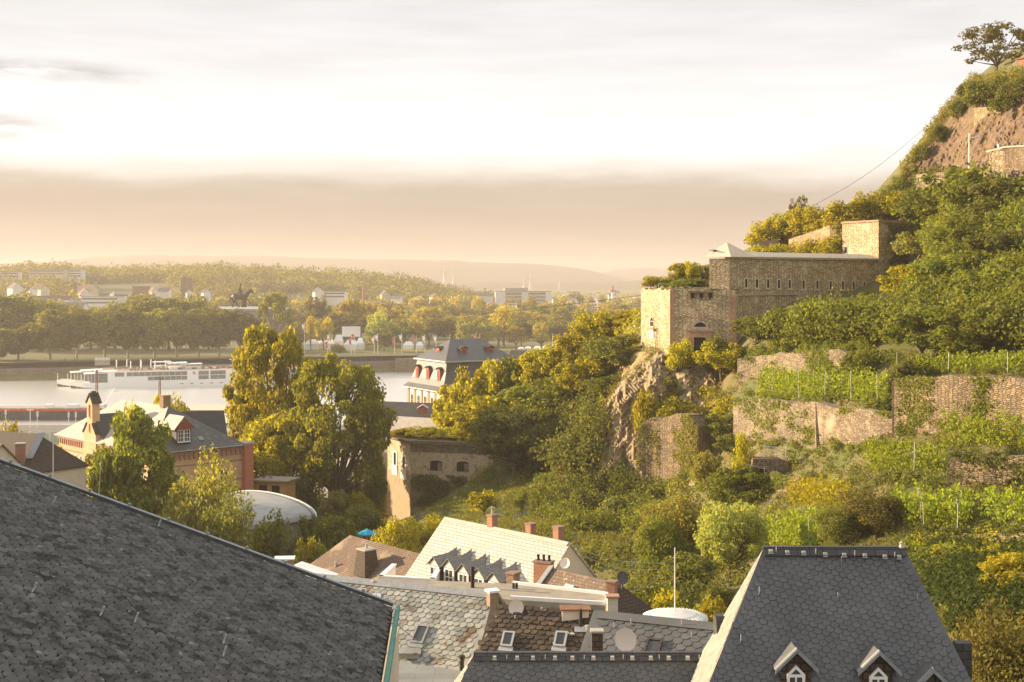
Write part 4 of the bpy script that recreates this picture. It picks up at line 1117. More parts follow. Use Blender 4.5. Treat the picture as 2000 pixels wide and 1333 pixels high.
        pd = MB(); pd.prism([fc + f * .01 - t * w * .5 - UP * .72, fc + f * .01 + t * w * .5 - UP * .72, fc + f * .01 - UP * .08], f * .04); pd.prism([fc + f * .01 + t * x - UP * 2.3 for x in (-w * .5, -w * .38)] + [fc + f * .01 + t * x - UP * .75 for x in (-w * .38, -w * .5)], f * .04)
        pd.prism([fc + f * .01 + t * x - UP * 2.3 for x in (w * .38, w * .5)] + [fc + f * .01 + t * x - UP * .75 for x in (w * .5, w * .38)], f * .04); pd.build('gable_board', M['dish'], dr)
        window(dr, fc + f * .012 - UP * 2.2, t, f, 1.1, 1.42, M['white'], (1, 1), fr=.09)
    gy = thing('satellite_dish', 'white satellite dish in front of the cream gable of the bleached slate house', 'satellite dish', (0, 0, 0)); bpy.data.objects.remove(gy)
    dish('satellite_dish', 'white satellite dish in front of the cream gable of the bleached slate house', P(1103, 1100, 95), .37, V(-.35, -1, .35), M['dish_white'])
    for (u, v, h, lb) in ((951, 1041, 1.35, 'brick chimney with a metal cowl, leftmost on the bleached white ridge'), (1026, 1049, .95, 'short brick chimney in the middle of the bleached white ridge'), (1080, 1053, .85, 'brick chimney peeping over the right end of the bleached white ridge')):
        q = onplane(u, v, I['r0'], nf) - f * .6
        c = chimney('chimney', lb, q - UP * .5, .62, .62, h + .5, math.atan2(t.y, t.x), M['brick_red'], M['brick_old'])
        if u == 951: cw = MB(); cw.tube([q + UP * 1.4, q + UP * 2.1], .09, 8); cw.box(q + UP * 2.0, (.5, .1, .1)); cw.build('cowl', M['zinc'], c)
    # patchy brown roof with brick chimneys
    r0, r1 = P(1076, 1109, 90), P(1206, 1138, 85.6)
    root, I = house('lichen_roofed_house', 'house with a lichen speckled brown roof and a dark slated right gable', 'house', r1, r0, 4.6, 3.9, 14, M['plaster_cream'], M['roof_patchy'], hip=(1.6, 0), over=.2, endmat=None)
    nf = I['na'] if I['na'].y < 0 else I['nb']
    hp = MB(); 
    R1 = Vector(r1); R1.z = I['r0'].z; dd = flatv(Vector(r1) - Vector(r0)).normalized(); pn = V(-dd.y, dd.x, 0)
    hp.prism([R1 + UP * .05 - dd * .1, R1 + dd * 2.4 + pn * 4.7 - UP * 4, R1 + dd * 2.4 - pn * 4.7 - UP * 4], V(0, 0, -.15)); hp.build('slated_hip', M['slate_darkbrown'], root)
    vf = MB(); vf.obox(I['r1'] + V(-.1, 0, .06), (I['e']['1a'] if I['n'].y < 0 else I['e']['1b']) - I['r1'], V(.35, -.2, .1), nf * .1); vf.build('verge_flashing', M['lead'], root)
    q = onplane(1069, 1150, I['r0'] + nf * .08, nf)
    q = onplane(1106, 1142, I['r0'] + nf * .06, nf); sk = MB(); sk.obox(q, dd * .8, V(-.45, -.45, -.6) * .9, nf * .12); sk.build('skylight', M['zinc'], root)
    chimney('chimney', 'wide red brick chimney with black cowls, left of the lichen speckled roof', P(1062, 1139, 92.5), 1.25, .7, 1.45, -.45, M['brick_red'], M['brick_old'], pots=3)
    chimney('chimney', 'small brick chimney at the right end of the lichen speckled ridge', P(1195, 1162, 84.5), .55, .55, .8, -.4, M['brick_red'], M['brick_old'])
    chimney('chimney', 'tall cream rendered chimney with a stone cap right of the white parapet', P(1196, 1200, 66), .52, .5, .85, 0, M['plaster_cream'], M['sandstone'])
    chimney('chimney', 'square sunlit brown chimney below the rightmost swept dormer', P(1002, 1150, 84), .55, .7, .95, -.6, M['brick_old'], M['brick_old'])
    chimney('chimney', 'small chimney with a twin flue white cap, behind the big mossy roof edge', P(556, 1104, 95), 1.3, .9, .45, .1, M['brick_old'], M['white'])
    wl = MB(); a, b_ = P(575, 1103, 104), P(648, 1128, 102); wl.obox(a - UP * 3, b_ - a, V(.4, 1.2, 0), UP * 3); tag(wl.build('parapet_wall', M['white']), 'white sloping parapet wall at the left foot of the brown hipped roof', 'wall')
    dish('satellite_dish', 'dark blue-grey satellite dish above the slated gable at the edge of the trees', P(1216, 1129, 85), .4, V(.3, -1, .3), M['navy'])
    # round white tank roof with a tall thin pole
    c = P(1318, 1207, 76); t = thing('water_tank', 'round white ribbed tank roof behind the dark slate houses', 'tank', c - UP * 6)
    mb = MB(); mb.lathe(c, [(1.75, -6), (1.75, 0), (1.7, .1), (1.2, .28), (.5, .38), (.02, .4)], 40); mb.build('body', M['tank'], t, smooth=False)
    rb = MB()
    for k in range(40):
        a = 2 * math.pi * k / 40; rb.tube([c + V(math.cos(a) * 1.4, math.sin(a) * 1.4, .22), c + V(math.cos(a) * 1.84, math.sin(a) * 1.84, .05), c + V(math.cos(a) * 1.86, math.sin(a) * 1.86, -.14)], .045, 5)
    rb.build('rib', M['white'], t)
    po = MB(); po.tube([c + UP * .3, c + UP * 4.0], [.045, .03], 6); tag(po.build('pole', M['white']), 'tall thin pale pole rising from the round white tank roof', 'pole')
midroofs()
# ------------------------------------------------------------------ the fortress hill: forts, terrace walls, lamp, tunnel
def px(u, Y, z): return V((u - U0) / F * Y, Y, z)
M['pale_frame'] = mat('pale_stone_frame', (.62, .53, .38), (.52, .44, .31), scale=2)
def fort():
    # lower casemate
    zt, zb = 46.3, 33.0
    L_, C, R_ = px(1252, 206, 0), px(1309, 192, 0), px(1437, 189, 0)
    bk = V(5, 13, 0)
    root = thing('casemate_fort', 'square stone casemate with an arched doorway, at the tip of the cliff', 'fort', (C.x + 3, C.y + 6, 36))
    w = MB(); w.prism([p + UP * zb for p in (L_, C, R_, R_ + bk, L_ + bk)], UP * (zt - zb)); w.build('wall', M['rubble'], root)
    tL, nL = (C - L_).normalized(), None; nL = V(tL.y, -tL.x, 0); tF = (R_ - C).normalized(); nF = V(tF.y, -tF.x, 0)
    q = MB()
    for k in range(22):
        ln = .55 if k % 2 else .85; z = 35.6 + k * .49
        if z > 46: break
        q.obox(C + UP * z - tF * .02 + nF * .02, tF * ln, -nF * .1, UP * .47); q.obox(C + UP * z + nL * .02 + tL * .02, -tL * ln * .5, -nL * .1, UP * .47)
    q.build('corner_stones', M['sandstone'], root)
    q = MB()
    for k in range(16):
        z = 38.2 + k * .47; ln = .5 if k % 2 else .9
        q.obox(R_ + UP * z + nF * .03 - tF * ln, tF * ln, -nF * .1, UP * .45)
    q.build('corner_stones', M['sandstone'], root)
    # doorway and fanlight
    def onF(u, v):
        d = V((u - U0) / F, 1, 0); s_ = C.dot(nF) / d.dot(nF); return px(u, s_, CZ - (v - V0) / F * s_)
    c = onF(1368, 643)
    window(root, c, tF, nF, 2.45, 1.25, M['coping'], (0, 0), arch=1.22, fr=.3, name='fanlight', glass=M['dark'], proud=.12)
    sl_ = MB(); sl_.obox(c - tF * 1.9 - UP * .35 + nF * .02, tF * 3.8, nF * .28, UP * .28); sl_.obox(c - tF * .3 + UP * 1.3 + nF * .02, tF * .5, nF * .2, UP * .85); sl_.build('lintel', M['sandstone'], root)
    dr = MB(); dr.obox(c - tF * 1.65 - UP * 3.6 + nF * .02, tF * .75, nF * .18, UP * 3.25); dr.obox(c + tF * .9 - UP * 3.6 + nF * .02, tF * .75, nF * .18, UP * 3.25); dr.obox(c - tF * .9 - UP * 1.2 + nF * .02, tF * 1.8, nF * .18, UP * .85); do = dr.build('door', M['sandstone'], root)
    g = MB(); g.poly([c + tF * x + UP * y + nF * .03 for x, y in ((-.9, -3.6), (.9, -3.6), (.9, -1.2), (-.9, -1.2))]); g.build('opening', M['dark'], do)
    for u in (1353, 1370, 1388):
        c = onF(u, 581); m = MB(); m.obox(c - tF * .25 + nF * .01 - UP * .1, tF * .5, nF * .25, UP * .9); m.build('beam_slot', M['dark'], root)
    c = onF(1371, 572.5); m = MB(); m.obox(c - tF * 1.9 + nF * .02, tF * 3.4, nF * .35, UP * .22); m.build('beam', M['wood'], root)
    def onL(u, v):
        d = V((u - U0) / F, 1, 0); s_ = C.dot(nL) / d.dot(nL); return px(u, s_, CZ - (v - V0) / F * s_)
    c = onL(1274, 640)
    window(root, c, tL, nL, 2.0, 1.7, M['coping'], (0, 1), arch=.95, fr=.22, name='window', glass=M['dark'], proud=.1)
    m = MB(); m.obox(c - tL * 1.8 - UP * .4 + nL * .02, tL * 3.6, nL * .4, UP * .3); m.build('sill', M['sandstone'], root)
    m = MB(); m.obox(c - tL * 1.0 - UP * 1.6 + nL * .02, tL * 2.0, nL * .15, UP * 1.2); m.build('panel', M['plaster_white'], root)
    cp = MB()
    for a, b in ((L_, C), (C, R_)):
        dd = (b - a).normalized(); nn = V(dd.y, -dd.x, 0); n = int((b - a).length / .7)
        for k in range(n):
            hh = R.uniform(.02, .4); cp.obox(a + dd * (k * (b - a).length / n) + UP * (zt - .02) + nn * R.uniform(-.05, .03), dd * ((b - a).length / n + .02), -nn * .8, UP * hh)
    cp.build('parapet', M['rubble'], root)
    m = MB(); m.prism([p + UP * (zt + .01) for p in (L_ - nL * .5, C - nF * .6, R_ - nF * .6, R_ + bk, L_ + bk)], UP * .25); m.build('earth_top', M['soil'], root)
    pp = MB(); a = onL(1284, 662); pp.tube([onL(1283, 683) + nL * .3, onL(1286, 640) + nL * .25], .04, 4); pp.tube([onL(1287, 683) + nL * .3, onL(1287, 641) + nL * .25], .04, 4)
    for k in range(7): z = 37.2 + k * .5; pp.tube([onL(1283 + k * .4, 545 + (CZ - z) / 199 * F) + nL * .28, onL(1287, 545 + (CZ - z) / 199 * F) + nL * .28], .025, 4)
    tag(pp.build('ladder', M['wood']), 'thin wooden ladder leaning on the sunlit face of the casemate', 'ladder')

    # loopholed gallery
    G0, G1 = px(1425, 190, 0), px(1722, 213, 0)
    t = (G1 - G0).normalized(); n = V(t.y, -t.x, 0); zt = 50.9
    L1 = G0 - n * 2.6 - t * 1.4
    root = thing('loopholed_gallery', 'long stone gallery with a row of loopholes and a pale slab roof on the hillside', 'fort', (*((G0 + G1) / 2).xy, 45))
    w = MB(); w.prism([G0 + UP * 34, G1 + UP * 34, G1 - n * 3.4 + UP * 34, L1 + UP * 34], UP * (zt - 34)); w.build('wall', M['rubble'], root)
    def onG(u, v, off=0):
        d = V((u - U0) / F, 1, 0); s_ = G0.dot(n) / d.dot(n); return px(u, s_, CZ - (v - V0) / F * s_)
    for u, v in ((1457, 564.5), (1478, 565), (1500, 565), (1521, 566), (1542, 566), (1569, 567), (1596, 567), (1622, 568), (1646, 568), (1667, 568.5), (1688, 569)):
        c = onG(u, v); window(root, c, t, n, .92, 1.6, M['pale_frame'], (0, 0), fr=.19, name='loophole', glass=M['dark'], proud=.07)
    sc = MB(); a = onG(1438, 578); b = onG(1560, 574); b.z = a.z; sc.obox(a + n * .01, b - a, n * .22, UP * .22); sc.build('string_course', M['coping'], root)
    ev = MB(); ev.obox(G0 + UP * (zt + .005) + n * .3 - t * .2, (G1 - G0), -n * 1.0, UP * .22); ev.build('cornice', M['coping'], root)
    rf = MB(); z1 = zt + .23
    a0, a1 = G0 + n * .35 + UP * z1 + t * 3.2, G1 + n * .35 + UP * z1
    rf.prism([a0, a1, a1 - n * 2.2 + UP * .7, a0 - n * 2.2 + UP * .7], UP * .1); rf.prism([a0 - n * 2.2 + UP * .7, a1 - n * 2.2 + UP * .7, a1 - n * 4.2 + UP * .1, a0 - n * 4.2 + UP * .1], UP * .1)
    b = [G0 + n * .5 - t * .3 + UP * z1, G0 + n * .5 + t * 5.2 + UP * z1, G0 - n * 4.0 + t * 5.2 + UP * z1, L1 - n * .6 - t * .5 + UP * z1]
    apx = G0 - n * 1.6 + t * 1.2 + UP * 53.3
    for k in range(4): rf.poly([b[k], b[(k + 1) % 4], apx])
    rf.poly(b[::-1]); rf.build('roof', M['pale_roof_slab'], root)
    hs = MB(); c = (b[3] + apx) / 2 + V(-.1, -.1, .1); hs.box(c - V(.2, 0, .2), (.9, .9, .12), 0, .7); hs.build('roof_hatch', M['slate_dark'], root)
    # upper bastion
    K, KL, KR = px(1716, 212, 0), px(1645, 219.5, 0), px(1826, 222, 0); zt = 57.1
    root = thing('upper_bastion', 'tall upper bastion with a sunlit left face and a grassy top above the gallery', 'fort', (*K.xy, 45))
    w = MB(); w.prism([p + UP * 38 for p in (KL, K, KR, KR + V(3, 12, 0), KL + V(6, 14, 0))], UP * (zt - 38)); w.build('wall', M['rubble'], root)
    cp = MB()
    for a, b in ((KL, K), (K, KR)):
        dd = (b - a).normalized(); nn = V(dd.y, -dd.x, 0); cp.obox(a + UP * (zt + .004) + nn * .22 - dd * .1, (b - a) + dd * .3, -nn * .9, UP * .3)
    cp.build('coping', M['sandstone'], root)
    tL = (K - KL).normalized(); nL = V(tL.y, -tL.x, 0); d = V((1652 - U0) / F, 1, 0); s_ = K.dot(nL) / d.dot(nL)
    window(root, px(1652, s_, CZ + (V0 - 497) / F * s_), tL, nL, .9, 1.35, M['coping'], (0, 0), fr=.14, name='loophole', glass=M['dark'])
    tR = (KR - K).normalized(); nR = V(tR.y, -tR.x, 0); d = V((1722 - U0) / F, 1, 0); s_ = K.dot(nR) / d.dot(nR)
    window(root, px(1721.5, s_, CZ + (V0 - 539) / F * s_), tR, nR, .8, 1.6, M['coping'], (0, 0), fr=.12, name='loophole', glass=M['dark'])
    wall_px('rampart_wall', 'curving rampart wall with bushes on top, climbing to the upper bastion', [(1540, 468, 500), (1580, 455, 505), (1620, 441, 505), (1648, 435, 505)], M['rubble_ochre'], cat='wall')
    wall_px('rampart_stub', 'short red-brown wall stub at the left end of the rampart', [(1474, 473, 500), (1500, 470, 500), (1520, 468, 500)], M['brick_old'], Y=[(1474, 237), (1520, 236)], cat='wall')
fort()

wall_px('terrace_wall', 'pale terrace wall under the dense thicket below the casemate', [(1440, 700, 742), (1500, 692, 738), (1560, 688, 735), (1640, 683, 732), (1665, 690, 730)], M['rubble_pale'], jag=2.5, creeper=2600, seed=3)
wall_px('terrace_wall', 'pale buttressed terrace wall with a plastered patch in the middle of the vineyard', [(1432, 784, 862), (1470, 780, 862), (1520, 783, 866), (1560, 786, 868), (1590, 784, 868), (1620, 795, 868), (1680, 800, 868), (1745, 806, 852)], M['rubble_pale'], jag=2.5, creeper=2600, seed=5, thick=1.2)
def buttress(u, vt, vb, w, label):
    p = hit(u, vb); b = MB(); q = P(u, vt, p.y - .5)
    b.hexa([p + V(-w, -1.6, -1), p + V(w, -1.6, -1), p + V(w, 1, -1), p + V(-w, 1, -1)], [q + V(-w * .6, -.2, 0), q + V(w * .6, -.2, 0), q + V(w * .6, 1.2, 0), q + V(-w * .6, 1.2, 0)])
    tag(b.build('buttress', M['rubble_pale']), label, 'buttress')
buttress(1597, 788, 868, .5, 'sloping stone buttress on the pale plastered terrace wall')
wall_px('terrace_wall', 'high brown terrace wall on the right with a small recess', [(1747, 742, 850), (1800, 738, 852), (1860, 732, 850), (1930, 735, 846), (2240, 752, 850)], M['rubble_grey'], jag=3, creeper=3400, seed=8, thick=1.2)
wall_px('terrace_wall', 'brown stone wall end rising beside the pale plastered wall', [(1742, 745, 852), (1752, 742, 852)], M['rubble_pale'], thick=2.0)
m = MB(); p = hit(1845, 815); m.obox(V(p.x - .9, p.y - 1.3, p.z - 1.5), V(1.9, 0, 0), V(0, 1, 0), V(0, 0, 3.2)); tag(m.build('wall_patch', M['rubble_pale']), 'pale repaired stone panel set in the high brown terrace wall', 'wall')
wall_px('terrace_wall', 'broken stone wall beside the ivy on the far right terrace', [(1850, 884, 945), (1880, 886, 950), (1945, 892, 952), (2240, 900, 950)], M['rubble_grey'], jag=4, creeper=2600, leaf='leaf_dark', seed=11)
wall_px('terrace_wall', 'low crumbling wall right of the tunnel mouth', [(1505, 925, 955), (1545, 932, 962), (1600, 938, 964), (1655, 948, 970)], M['rubble_pale'], jag=4, creeper=1600, seed=12)
wall_px('terrace_wall', 'low dark wall below the bright vine rows', [(1760, 1056, 1076), (1860, 1050, 1074), (1930, 1045, 1072), (2240, 1040, 1070)], M['rubble_grey'], jag=3, creeper=2200, seed=14)
wall_px('retaining_wall', 'massive grey retaining wall at the foot of the cliff', [(1243, 838, 952), (1262, 818, 952), (1290, 815, 950), (1320, 808, 950), (1346, 815, 948), (1362, 830, 946)], M['rubble_grey'], jag=4, thick=2.5, creeper=4500, leaf='leaf_olive', seed=21)
def upper_right():
    wall_px('lookout_wall', 'shaded grey lookout wall corner at the right edge below the rock slope', [(1962, 291, 352), (2120, 284, 360)], M['rubble_grey'], thick=3)
    wall_px('lookout_wall', 'sunlit end of the lookout wall beside the street lamp', [(1932, 299, 340), (1962, 291, 352)], M['rubble'], thick=3)  # paler stone here, grey round the corner: sun and shade put into the colour
    cp = MB(); ya, yb, yc = (hit(u_, v_).y - .4 for u_, v_ in ((1932, 340), (1962, 352), (2120, 360))); a, b, c = P(1930, 297, ya), P(1962, 289, yb), P(2120, 281, yc)
    for p, q in ((a, b), (b, c)): cp.obox(p + V(0, -.15, 0), q - p, V(0, 1, 0), UP * .22)
    tag(cp.build('wall_coping', M['coping']), 'pale coping stones along the top of the lookout wall', 'coping')
    wall_px('path_wall', 'thin pale path wall curving below the bare rock slope', [(1742, 352, 362), (1775, 344, 356), (1810, 339, 350), (1850, 336, 346)], M['rubble_pale'], Y=[(1742, 227), (1775, 224), (1810, 219), (1850, 214)], thick=.5)
    p = P(1893, 322, hit(1893, 326).y - 1.2); t = thing('street_lamp', 'white street lamp with a single arm in front of the bare rock slope', 'street lamp', p - UP * 1)
    m = MB(); m.tube([p - UP * 1, p + UP * 2.6, p + UP * 4.75], [.12, .10, .08], 8); m.build('pole', M['white'], t)
    m = MB(); h = p + UP * 4.05; m.tube([h, h + V(.5, -.1, .05)], .05, 6); m.build('arm', M['white'], t)
    m = MB(); m.obox(h + V(.4, -.3, 0), V(1.25, 0, .12), V(0, .35, 0), UP * .14); m.prism([h + V(.5, -.3, -.005), h + V(1.6, -.3, .1), h + V(1.5, -.3, -.1)], V(0, .35, 0)); m.build('lamp_head', M['white'], t)
    p = P(1952, 290, hit(1945, 330).y + .5); m = MB(); m.box(p + UP * .35, (.5, .3, .4), 0, .3); m.tube([p - UP * .6, p + UP * .2], .04, 5); tag(m.build('floodlight', M['steel']), 'small floodlight on the rock beside the lookout wall', 'floodlight')
    wall_px('retaining_wall', 'tan stone retaining patch high in the bare rock slope', [(1902, 212, 236), (1935, 208, 238), (1985, 212, 232)], M['rubble_ochre'], jag=1, thick=.6)
    p = hit(1996, 140); m = MB(); m.box(V(p.x + 2.0, p.y + 1, p.z + .5), (3, 3, 3.2), 0, .3); m.box(V(p.x + 2.0, p.y + 1, p.z + 2.2), (3.6, 3.6, .15), 0, .3); tag(m.build('hut', M['rust']), 'small rusty brown hut beside the hilltop tree at the right edge', 'hut')
    m = MB(); a, b = P(1975, 95, 228), P(2060, 105, 226)
    for k in range(3): m.tube([a + UP * k * .5, b + UP * k * .5], .03, 4)
    for k in range(4): m.tube([a.lerp(b, k / 3) - UP * 1.5, a.lerp(b, k / 3) + UP * 1.4], .04, 4)
    tag(m.build('railing', M['rust']), 'thin railing on the hilltop behind the lone tree', 'railing')
upper_right()
skin('rock_slope', [(1765, 335), (1830, 260), (1880, 200), (1930, 205), (2240, 120), (2240, 330), (1960, 300), (1920, 330), (1840, 338)], M['rock_brown'], off=.8, amp=1.3, step=4, fs=.5)
skin('cliff', [(1165, 955), (1166, 880), (1172, 780), (1200, 720), (1240, 685), (1300, 690), (1340, 700), (1400, 735), (1400, 800), (1410, 900), (1360, 950), (1240, 955)], M['rock'], off=1.0, amp=2.3, step=4, fs=.42, sm=False)

def tunnel():
    p = hit(1488, 948); y = p.y - 2.2; z0 = P(1488, 948, y).z - .6; k = y / F
    root = thing('tunnel_portal', 'ruined stone portal with a dark arched tunnel mouth', 'tunnel', (p.x, y, z0))
    c = px(1488, y, z0); hw, sp, hgt = 16 * k, 1.1, 2.45
    top = P(1488, 897, y).z; m = MB(); x0, x1 = px(1462, y, 0).x, px(1540, y, 0).x
    arch = [V(c.x - hw, y, z0)] + [V(c.x - hw * math.cos(math.pi * i / 10), y, z0 + sp + math.sin(math.pi * i / 10) * (hgt - sp)) for i in range(11)] + [V(c.x + hw, y, z0)]
    m.prism([V(x0, y, z0)] + arch[:1] + arch[1:] + [V(x1, y, z0), V(x1, y, top - .4), V(x1 - 1, y, top), V(x0 + .5, y, top)], V(0, 2.0, 0)); m.build('wall', M['rubble_grey'], root)
    m = MB(); m.poly([q + V(0, 1.6, 0) for q in arch]); m.build('opening', M['dark'], root)
    m = MB()
    for i in range(1, 11):
        a, b = arch[i], arch[i + 1]; o = lambda q: V(c.x, y, z0 + sp) + (q - V(c.x, y, z0 + sp)) * 1.22
        if i > 5: m.prism([a, b, o(b), o(a)], V(0, -.12, 0))
    m.build('arch_ring', M['rubble_pale'], root)
    t = thing('railing', 'white barred railing on the grass above the tunnel mouth', 'railing', P(1512, 893, y + 1.5))
    a, b = P(1491, 897, y + 1.5), P(1535, 899, y + 1.5); f = MB()
    f.tube([a + UP * 1.45, b + UP * 1.35], .03, 5); f.tube([a + UP * .15, b + UP * .15], .025, 5); f.tube([a - UP * .4, a + UP * 1.5], .04, 6); f.tube([b - UP * .4, b + UP * 1.5], .04, 6); mid = a.lerp(b, .52); f.tube([mid - UP * .3, mid + UP * 1.4], .03, 5); f.build('frame', M['white'], t)
    bars = MB()
    for i in range(17): q = a.lerp(b, (i + .5) / 17); bars.tube([q + UP * .15, q + UP * 1.4], .012, 4)
    bars.build('bars', M['white'], t)
    m = MB(); q = P(1493, 940, y - .6); m.tube([q - UP * .5, q + UP * 1.5], .06, 6); m.tube([q + UP * 1.35, P(1450, 905, y - .4)], .02, 4); tag(m.build('post', M['zinc']), 'pale leaning post with a stay wire in front of the tunnel mouth', 'post')
tunnel()

# ruined bastion at the foot of the hill
def bastion():
    zt, zb = 20.6, 2.0
    C, L_, R_ = px(802, 222, 0), px(757, 229.5, 0), px(1010, 217.5, 0)
    bk = V(5, 12, 0); root = thing('ruined_bastion', 'ruined bastion tower with two white framed windows and bushes on its roof', 'tower', (C.x + 3, C.y + 4, 7))
    w = MB(); w.prism([p + UP * zb for p in (L_, C, R_, R_ + bk, L_ + bk)], UP * (14.6 - zb)); w.build('lower_wall', M['masonry_dark'], root)
    w = MB(); w.prism([p + UP * 14.6 for p in (L_, C, R_, R_ + bk, L_ + bk)], UP * (zt - 14.6)); w.build('upper_wall', M['plaster_old'], root)
    tL = (C - L_).normalized(); nL = V(tL.y, -tL.x, 0); tF = (R_ - C).normalized(); nF = V(tF.y, -tF.x, 0)
    f = MB(); f.obox(L_ + nL * .03 + UP * zb, C - L_, nL * .05, UP * (15.2 - zb)); f.build('creeper_face', M['vine_dead'], root)
    rub = MB(); rub.obox(C + nF * .03 + UP * 19.2, (R_ - C), nF * .06, UP * 1.2); rub.build('rubble_course', M['rubble_grey'], root)
    cp = MB(); cp.obox(C + UP * zt + nF * .45 - tF * .4, (R_ - C), -nF * 1.2, UP * .45); cp.obox(L_ + UP * zt + nL * .35 - tL * .5, (C - L_) + tL * .6, -nL * 1.2, UP * .4); cp.build('coping', M['rubble_grey'], root)
    for s_, z in ((.34, 15.9), (.72, 15.6)):
        c = L_.lerp(C, s_) + UP * z
        wo = window(root, c, tL, nL, 1.75, 2.9, M['plaster_white'], (0, 0), arch=.6, fr=.38, proud=.10, glass=M['dark'])
        m = MB(); m.obox(c - tL * 1.0 - UP * 1.3 + nL * .09, tL * 2.0, nL * .06, UP * 1.25); m.build('apron', M['plaster_white'], wo)
    for u in (852, 904):
        d = V((u - U0) / F, 1, 0); s_ = C.dot(nF) / d.dot(nF); c = px(u, s_, 16.15)
        m = MB(); A = [(-1.05, 0), (1.05, 0), (1.05, 1.45), (.5, 1.7), (-.5, 1.7), (-1.05, 1.45)]
        m.poly([c + nF * .02 + tF * x + UP * y for x, y in A]); e = m.build('embrasure', M['dark'], root)
        fr = MB()
        for (xa, ya), (xb, yb) in zip(A, A[1:] + A[:1]):
            a = c + tF * xa + UP * ya; b = c + tF * xb + UP * yb; o = c + UP * .8
            fr.prism([a, b, o + (b - o) * 1.18, o + (a - o) * 1.18], nF * .09)
        fr.build('surround', M['plaster_old'], e)
        m = MB(); m.obox(c + tF * .25 + nF * .03, tF * .75, nF * .02, UP * 1.35); m.build('splay', M['masonry_dark'], e)
    m = MB(); m.prism([p + UP * (zt + .02) for p in (L_ - nL * .6, C - nF * .8, R_ - nF * .8, R_ + bk, L_ + bk)], UP * .25); m.build('earth_top', M['soil'], root)
    # ruin behind the trees
    root = thing('ruined_wall', 'overgrown ruined wall with a small arched window among the trees', 'ruin', px(1095, 207, 24))
    a, b = px(1048, 209, 0), px(1132, 204, 0); t = (b - a).normalized(); n = V(t.y, -t.x, 0)
    m = MB(); m.obox(a + UP * 15, b - a, -n * 1.2, UP * 8.0); m.build('wall', M['masonry_dark'], root)
    m = MB(); m.obox(a + UP * 23.0 + n * .3, b - a, -n * 1.8, UP * .35); m.build('ledge', M['rubble_grey'], root)
    c = px(1097, 206.3, 20.7) + n * .12; m = MB(); m.obox(c - t * 1.9 - n * .2, t * 3.4, n * .12, UP * 2.2); m.build('plaster_patch', M['plaster_old'], root)
    window(root, c + t * .2, t, n, 1.5, 1.3, M['plaster_old'], (0, 0), arch=.4, fr=.2, glass=M['dark'])
    m = MB(); p = hit(772, 1000); 
    wall_px('garden_wall', 'low crumbling wall left of the bastion tower', [(640, 940, 985), (690, 950, 995), (757, 955, 1005)], M['rubble_ochre'], Y=[(640, 240), (757, 231)], jag=2)
bastion()

# ------------------------------------------------------------------ vineyard: rows of vines on posts
VN = [0]
def vine_row(u0, u1, t0, b0, t1, b1, leaf, label, dens=24, posts=4, depth=.7, tall=.9, lz=.14):
    us = np.linspace(u0, u1, max(4, int(abs(u1 - u0) / 8)))
    bb = np.interp(us, [u0, u1], [b0, b1]); tt = np.interp(us, [u0, u1], [t0, t1]); tt = tt - .22 * (bb - tt)
    D = hits(us, bb); D = np.where(np.isnan(D), np.nanmean(D), D); D = np.convolve(np.pad(D, 2, mode='edge'), np.ones(5) / 5, 'valid') - .5
    base = [P(u, b, y) for u, b, y in zip(us, bb, D)]; tops = [P(u, t, y) for u, t, y in zip(us, tt, D)]
    pts, nr = [], []
    for k in range(len(us) - 1):
        L = (base[k + 1] - base[k]).length; hgt = tops[k].z - base[k].z
        for _ in range(int(dens * L * hgt * 2.2)):
            f = R.random(); q = base[k].lerp(base[k + 1], f); e = 1 + tall * .6 * mnoise.noise((q.x * 2.1, q.y * 2.1, 5)) + .12 * R.random() ** 3
            zz = R.random() ** .8 * e
            pts.append((q.x + R.gauss(0, .1), q.y + R.uniform(-depth, depth) * (1 - .35 * zz), q.z + zz * hgt))
            nr.append((R.gauss(-.25, .6), R.gauss(-.5, .6), R.gauss(.45, .4)))
    nr = np.array(nr); nr /= np.linalg.norm(nr, axis=1)[:, None]
    root = thing('vine_row', label, 'vines', base[len(base) // 2])
    me = leaf_mesh('vines', np.array(pts), nr, lz, M[leaf], .8)
    o = bpy.data.objects.new('vines', me); col.objects.link(o); o.parent = root; o.matrix_parent_inverse = root.matrix_basis.inverted()
    for k in range(posts):
        i = int((k + .5) / posts * len(base)); q = base[i]; hgt = tops[i].z - q.z
        p = MB(); q = q + V(0, -depth - .15, 0); p.tube([q - UP * .4, q + UP * hgt * 1.12 + V(R.uniform(-.1, .1), 0, 0)], .035, 5); p.build('post', M['zinc'], root)
    return root
vine_row(1480, 1735, 733, 776, 742, 782, 'leaf_vine', 'long vine row on the terrace above the pale buttressed wall', posts=5)
vine_row(1650, 2240, 695, 712, 690, 712, 'leaf_green', 'highest vine row with leaning posts, under the hillside thicket', posts=9, dens=18)
vine_row(1790, 2240, 700, 728, 693, 724, 'leaf_vine', 'vine row with tall posts directly above the high brown wall', posts=4)
vine_row(1840, 2240, 822, 868, 826, 876, 'leaf_vine', 'bushy vine row at the foot of the high brown wall', posts=1, depth=1.2)
vine_row(1692, 1852, 872, 918, 880, 922, 'leaf_vine', 'square clipped block of vines left of the broken wall', posts=1, depth=1.2, tall=.4)
for k, (t, b) in enumerate(((962, 1000), (978, 1016), (990, 1032))):
    vine_row(1742 + k * 14, 1905 - k * 8, t, b, t + 6, b + 2, 'leaf_vine', 'bright leafy vine row, %s of the three above the slate ridge' % ('rearmost', 'middle one', 'front one')[k], posts=2, depth=.8, tall=1.0)
vine_row(1918, 2240, 970, 1022, 968, 1026, 'leaf_vine', 'vine block at the right edge behind a tall pale post', posts=2, depth=1.4)
